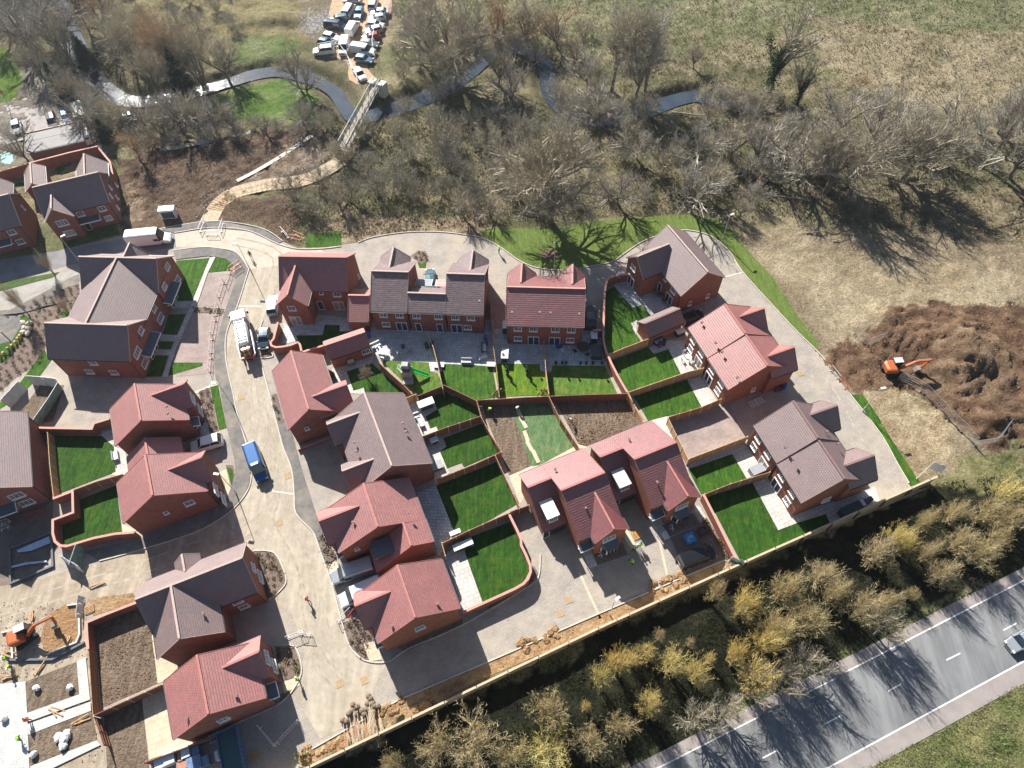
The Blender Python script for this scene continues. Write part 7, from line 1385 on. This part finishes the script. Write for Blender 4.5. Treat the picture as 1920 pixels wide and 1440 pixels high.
pallet(1193,1003,GR,'yellow-orange pallet on the shaded driveway between the twin houses',mat('orange_wood',(.55,.3,.1),.8)); pallet(478,1418,GR+.3,'pallet right of the green skip'); pallet(402,1382,GR,'pale pallet beside the bottom left house wall',WB); pallet(1412,758,GR,'left pale pallet in the shaded drive between the right-hand semi pairs',WB); pallet(1424,752,GR,'right pale pallet in the shaded drive between the right-hand semi pairs',WB); pallet(168,1142,GR,'pale frame pallet lying in the clay strip by the corner wall')
for px,py,l in [(72,1291,'small white bag on the upper soil patch of the slab'),(135,1290,'white bulk bag on the upper soil patch of the slab'),(67,1415,'small white bag on the lower soil patch'),(12,1408-60,'grey bag on the concrete slab at left')]:
    p=at(px,py); b=MB(); b.ball((0,0,.3),.42,8,6,(1,1,.8),.18); o=b.build('bulk_bag',PLW,None,loc=(p.x,p.y,.15)); tag(o,l,'bag')
p=at(122,1387); b=MB()
for i in range(5): b.ball((rnd(-.6,.6),rnd(-.8,.8),.3),.5,8,6,(1,1.2,.7),.2)
r=thing('covered_machine','white and grey sheeted heap on the lower soil patch of the slabs','covered heap',(p.x,p.y,.1)); b.build('sheet',PLW,r)
# concrete footing walls on the plots
for a in [([(16,1238),(100,1247-10),(160,1205)],.25,'dark trench wall on the building plot'),([(128,1136),(150,1133),(151,1190),(145,1205),(90,1228)],.2,'pale L-shaped footing edge right of the lower left excavator'),([(5,1187),(24,1183),(26,1235)],.2,'pale footing edge at the left side of the building plot'),([(20,1030),(98,1000),(101,1062),(22,1095),(20,1030)],.25,'footing outline in the dark yard')]:
    o=strip('footing',a[0],a[1],.3,.05,CONC if 'dark' not in a[2] else mat('dark_footing',(.12,.13,.15),.8),kind=None); tag(o,a[2],'footing')
TARP=mat('pale_blue_sheet',(.4,.48,.62),.4,var=.15,scale=2)
for q,l in [([(34,1033),(94,1007),(97,1019),(60,1034),(36,1037)],'crumpled pale blue sheet in the dark yard at the left'),([(24,1063),(50,1056),(90,1052),(90,1055),(50,1060),(24,1066)],'narrow pale blue pipe wrap in the dark yard at the left')]:
    w_=W(q); b=MB(); b.prism([(p[0],p[1]) for p in w_],.2,.3); tag(b.build('plastic_sheet',TARP),l,'plastic sheet')
# boulders, stepping posts, swing frame in the far left park
BOU=mat('boulder_stone',(.5,.45,.36),.9,var=.2,scale=3)
for i,(px,py) in enumerate([(45,607),(57,608),(47,617),(57,618),(45,625),(54,627)]):
    p=at(px,py); b=MB(); b.ball((0,0,.25),.48,9,6,(1.2,.85,.65),.15); o=b.build('boulder',BOU,None,loc=(p.x,p.y,.05),rz=rnd(0,3)); tag(o,'pale boulder, %s nearest the stepping posts'%ordn(5-i),'boulder','pale boulders by the stepping posts')
for i,(px,py) in enumerate([(41,633),(37,638),(32,645),(26,651),(18,657),(10,665),(3,671)]):
    p=at(px,py); b=MB(); b.tube((0,0,0),(0,0,.7),.2,.2,10); tag(b.build('stepping_post',TIMB[2],None,loc=(p.x,p.y,.05)),'stepping post, %s from the boulders down the grass edge'%ordn(i),'stepping post','stepping posts')
p=at(8,640); r=thing('swing_frame','grey steel play frame at the left edge','play frame',(p.x,p.y,.05)); b=MB(); b.bar((-1.5,0,2.4),(1.0,0,2.4),.12,.12); b.bar((1.0,0,0),(1.0,0,2.4),.14,.14); b.bar((-1.5,0,0),(-1.5,0,2.4),.14,.14); b.build('frame',PL,r)
# outbuilding with ribbed roof in the old yard
RIB=tile_mat('ribbed_sheet_roof',1,(0.2,.18,.17),(.16,.145,.14),(.05,.05,.05),.7,row=.55,wd=6)
ho=house('outbuilding','long low outbuilding with ribbed grey roof in the old yard','outbuilding',at(103,257,2.5).x,at(103,257,2.5).y,17,[B_((0,0),0,10.5,5.4,2.2,3.2,tr=2.2,he2=3.0)],(RIB,RIB),mat('yard_brick',(.2,.13,.1),.9,var=.2),RIDGE_B,[],pipes=False)
# drain covers and marks on roads
for i,(px,py) in enumerate([(524,980),(540,892),(637,1282),(683,1276),(1065,1125),(1050,1150),(452,745),(415,910),(430,948),(1500,700)]):
    p=at(px,py); b=MB(); b.box((p.x,p.y,.03 if px not in(415,430) else .12),(.9,.9,.02),GR); tag(b.build('drain_cover',mat('rusty_cover',(.35,.25,.14),.8,var=.2,scale=5)),'square drain cover set in the road surface','drain cover','drain covers in the roads')
for px,py,rz,l in [(1126,1043,.3,'white sawhorse in the dark bed of the left twin house'),(1259,993,.3,'white sawhorse in the dark bed of the right twin house')]:
    p=at(px,py); b=MB(); b.bar((-.3,0,0),(0,0,.8),.06,.06); b.bar((.3,0,0),(0,0,.8),.06,.06); b.bar((0,-.5,.8),(0,.5,.8),.08,.08); b.bar((-.3,.4,0),(0,.4,.8),.06,.06); tag(b.build('sawhorse',PLW,None,loc=(p.x,p.y,.05)),l,'sawhorse')
thingbox('water_play_tray','play tray','bright blue shallow tray beside the black people carrier',1293,1010,[('tray',P_('tray_blue',(.05,.25,.55)),[((0,0,.12),(1.4,1.4,.2))]),('contents',P_('tray_pale',(.3,.5,.7)),[((.1,.1,.26),(.7,.4,.08)),((-.3,-.2,.26),(.3,.6,.08))])],GR,.04)
thingbox('crate','crate','dark red open crate near the tall brick wall',1317,998,[('box',P_('crate_red',(.25,.05,.06)),[((0,-.55,.2),(1.2,.06,.4)),((0,.55,.2),(1.2,.06,.4)),((-.6,0,.2),(.06,1.1,.4)),((.6,0,.2),(.06,1.1,.4))]),('contents',PLD,[((0,0,.2),(.9,.8,.3))])],GR,.04)
thingbox('tool_box','tool box','pale blue box on the shaded drive of the right twin house',1247,1006,[('box',P_('toolbox',(.35,.42,.5)),[((0,0,.25),(.7,1.0,.5))]),('lid',PLW,[((0,0,.53),(.72,1.02,.05))])],GR,.04)
strip('timber_board',[(1170,996),(1188,1028)],.9,.05,.06,M_CREAM)
for i,(px,py,w_,l) in enumerate([(790,1330,1.2,'clay lump'),(660,1385,1.5,''),(735,1330,1.3,''),(990,1205,1.2,''),(1030,1190,1.0,''),(1240,1098,1.6,''),(1270,1085,1.3,''),(640,1395,1.3,''),(585,1408,1.3,'')]):
    p=at(px,py); b=MB(); R_=random.Random(i)
    for k in range(9): b.ball((R_.uniform(-w_,w_),R_.uniform(-w_*.5,w_*.5),.05),R_.uniform(.25,.55),8,5,(1,1,.6),.3)
    tag(b.build('spoil_heap',M_CLAY,None,loc=(p.x,p.y,0),rz=GR),'low heap of crumbled orange clay, %s from left along the boundary fence'%ordn(sorted([790,660,735,990,1030,1240,1270,640,585]).index(px)),'soil heap','clay heaps along the boundary fence')
# fallen trees, stump and logs in the scrub; white rubble by the car park
LOG=mat('pale_dead_wood',(.3,.25,.19),.9,var=.25,scale=3)
for a,b,r_,l in [((1030,408),(965,398),.2,'pale fallen trunk lying left of the huge spreading tree'),((1440,368),(1520,378),.16,'fallen mossy limb on the scrub edge at the right'),((1510,440),(1552,436),.12,'dark log lying on the straw ground'),((1260,212),(1340,222),.2,'reddish fallen trunk below the river at the right'),((1560,455),(1590,450),.08,'thin stick on the straw ground')]:
    p,q=at(*a),at(*b); b_=MB(); z=max(ground_z(p.x,p.y),ground_z(q.x,q.y))+r_; b_.tube((p.x,p.y,z),(q.x,q.y,z+.15),r_,r_*.5,8); m_=(p+q)/2; b_.tube((m_.x,m_.y,z),(m_.x+1.2,m_.y+.8,z+.7),r_*.4,r_*.15,6); tag(b_.build('fallen_trunk',LOG),l,'fallen trunk')
p=at(1415,355); r=thing('dead_stump','broken dead stump with a torn reddish top in the scrub','tree stump',(p.x,p.y,ground_z(p.x,p.y)-.1)); b_=MB(); b_.tube((0,0,0),(.3,0,2.6),.5,.36,9); b_.tube((.3,0,2.5),(.8,.3,4.0),.3,.05,7); b_.tube((.2,0,2.4),(-.3,.1,3.2),.2,.04,6); b_.build('trunk',mat('torn_wood',(.3,.17,.1),.9,var=.4,scale=3),r)
R=np.random.RandomState(4); p=at(592,42); n_=900; x=R.normal(p.x,1.9,n_); y=R.normal(p.y,2.6,n_); v,f=clods(.08,.3)(R,x,y,gz(x,y)); me=bpy.data.meshes.new('rubble'); me.from_pydata(v.tolist(),[],f.tolist()); me.materials.append(mat('white_rubble',(.6,.57,.53),.9,var=.2,scale=2)); o=bpy.data.objects.new('rubble',me); COL.objects.link(o); tag(o,'white rubble strewn beside the packed car park','rubble',kind='stuff')
for i,(a,b) in enumerate([((705,120),(700,90)),((700,90),(706,55)),((706,55),(722,25)),((722,25),(735,-5)),((640,90),(600,98)),((655,118),(638,95)),((672,155),(655,120))]): barrier(a,b,STEEL,'mesh fence panel around the packed car park, %s in line'%ordn(i),h=1.9,name='mesh_fence_panel',cat='fence panel',group='mesh fence panels round the car park',n=14)
for i,(a,b) in enumerate([((368,410),(385,388)),((385,388),(420,362)),((420,362),(470,352)),((470,352),(520,338)),((520,338),(570,318)),((570,318),(632,285))]): barrier(a,b,mat('thin_grey_rail',(.22,.21,.2),.7,var=0),'low rail fence beside the tan mat path, %s from the road'%ordn(i),h=1.0,name='rail_fence',cat='fence',group='rail fences beside the tan mat path',n=3)
# tyre tracks pressed into the dusty roads, and debris over the building plots
TYR=mat('damp_tyre_track',(.345,.3,.24),.9,var=.25,scale=1.2)
for i,q in enumerate([[(478,690),(486,760),(506,830),(524,900),(520,960),(560,1040),(590,1120),(610,1200),(650,1270)],[(468,700),(476,765),(495,835),(513,905),(500,965),(440,1005),(360,1030),(250,1070),(120,1110),(0,1150)],[(500,1000),(430,1040),(330,1075),(200,1110),(60,1150),(-40,1175)],[(540,1000),(570,1060),(580,1140),(600,1220),(640,1290)],[(1530,700),(1570,760),(1600,820),(1640,870)],[(440,452),(520,480),(500,560),(486,640)]]):
    for k in (-1,1):
        w_=[Vector(v) for v in W(smooth_pts(q,4))]; o_=[]
        for j,v in enumerate(w_):
            a_=w_[max(j-1,0)]; b_=w_[min(j+1,len(w_)-1)]; n_=Vector((-(b_-a_).y,(b_-a_).x,0)).normalized(); o_.append(v+n_*.85*k)
        strip('tyre_track',o_,.26,.002,.0185+.0006*i,TYR,world=True)
R=np.random.RandomState(12)
def debris(poly,n,s,m,name,label,z0):
    q=W(poly); x0,x1=min(p[0] for p in q),max(p[0] for p in q); y0,y1=min(p[1] for p in q),max(p[1] for p in q); x=R.uniform(x0,x1,n); y=R.uniform(y0,y1,n); k=inpoly(x,y,q)&(fbm(x*.7,y*.7,3)>R.uniform(.3,.6,n)); x,y=x[k],y[k]
    v,f=clods(*s)(R,x,y,np.full(len(x),z0)); me=bpy.data.meshes.new(name); me.from_pydata(v.tolist(),[],f.tolist()); me.materials.append(m); o=bpy.data.objects.new(name,me); COL.objects.link(o); tag(o,label,name.replace('_',' '),kind='stuff')
debris([(-60,1130),(160,1125),(165,1217),(176,1341),(200,1430),(60,1440),(-60,1440)],2200,(.03,.1),mat('mixed_debris',(.2,.16,.115),.9,col2=(.36,.31,.25),scale=1.5),'site_debris','mud crumbs and rubble over the lower left building plots',.12)
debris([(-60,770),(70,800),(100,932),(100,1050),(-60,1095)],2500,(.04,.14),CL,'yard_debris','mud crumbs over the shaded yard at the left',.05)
debris([(575,1412),(747,1315),(913,1244),(1120,1154),(1287,1082),(1388,1064),(1240,1130),(900,1275),(590,1440)],4000,(.05,.2),M_CLAY,'clay_crumbs','crumbled orange clay along the boundary fence',.02)
debris([(177,1171),(263,1140),(284,1180),(296,1281),(192,1327)],2500,(.05,.15),CL,'garden_clods','clods on the large bare soil plot',.03); debris([(902,755),(962,757),(965,785),(997,872),(955,892),(912,785)],1200,(.04,.12),CL,'plot_clods','clods beside the new turf',.03); debris([(1040,752),(1180,750),(1205,792),(1100,836),(1085,833)],2500,(.06,.18),CL,'raked_clods','clods on the raked soil plot',.03)
random.seed(31)
for i,(px,py) in enumerate([(30,1268),(70,1262),(120,1226),(10,1222),(140,1360),(95,1330),(172,1100),(60,1170)]):
    p=at(px,py); b=MB(); 
    for k in range(3): b.bar((rnd(-.3,.3),rnd(-.3,.3),.05+k*.06),(rnd(1.2,2.2),rnd(-.5,.5),.05+k*.06),.12,.05)
    tag(b.build('plank_stack',TIMB[2],None,loc=(p.x,p.y,.15),rz=rnd(0,6)),'loose planks on the building plot, %s by height from the ground up'%ordn(i) if False else 'small pile of loose planks on the lower left plots','planks','plank piles on the lower left plots')
# ---------------------------------------------------------------- thin morning haze: one closed box round everything
hb_=MB(); hb_.box((0,300,46),(2600,2200,106)); hm=bpy.data.materials.new('haze_air'); hm.use_nodes=True; t_=hm.node_tree; t_.nodes.remove(t_.nodes['Principled BSDF'])
v_=t_.nodes.new('ShaderNodeVolumePrincipled'); v_.inputs['Density'].default_value=0.00022; v_.inputs['Color'].default_value=(0.8,0.88,1,1); v_.inputs['Anisotropy'].default_value=0.6
t_.links.new(v_.outputs[0],[n for n in t_.nodes if n.type=='OUTPUT_MATERIAL'][0].inputs['Volume'])
tag(hb_.build('haze',hm),'thin pale haze hanging over the whole scene','haze',kind='stuff')
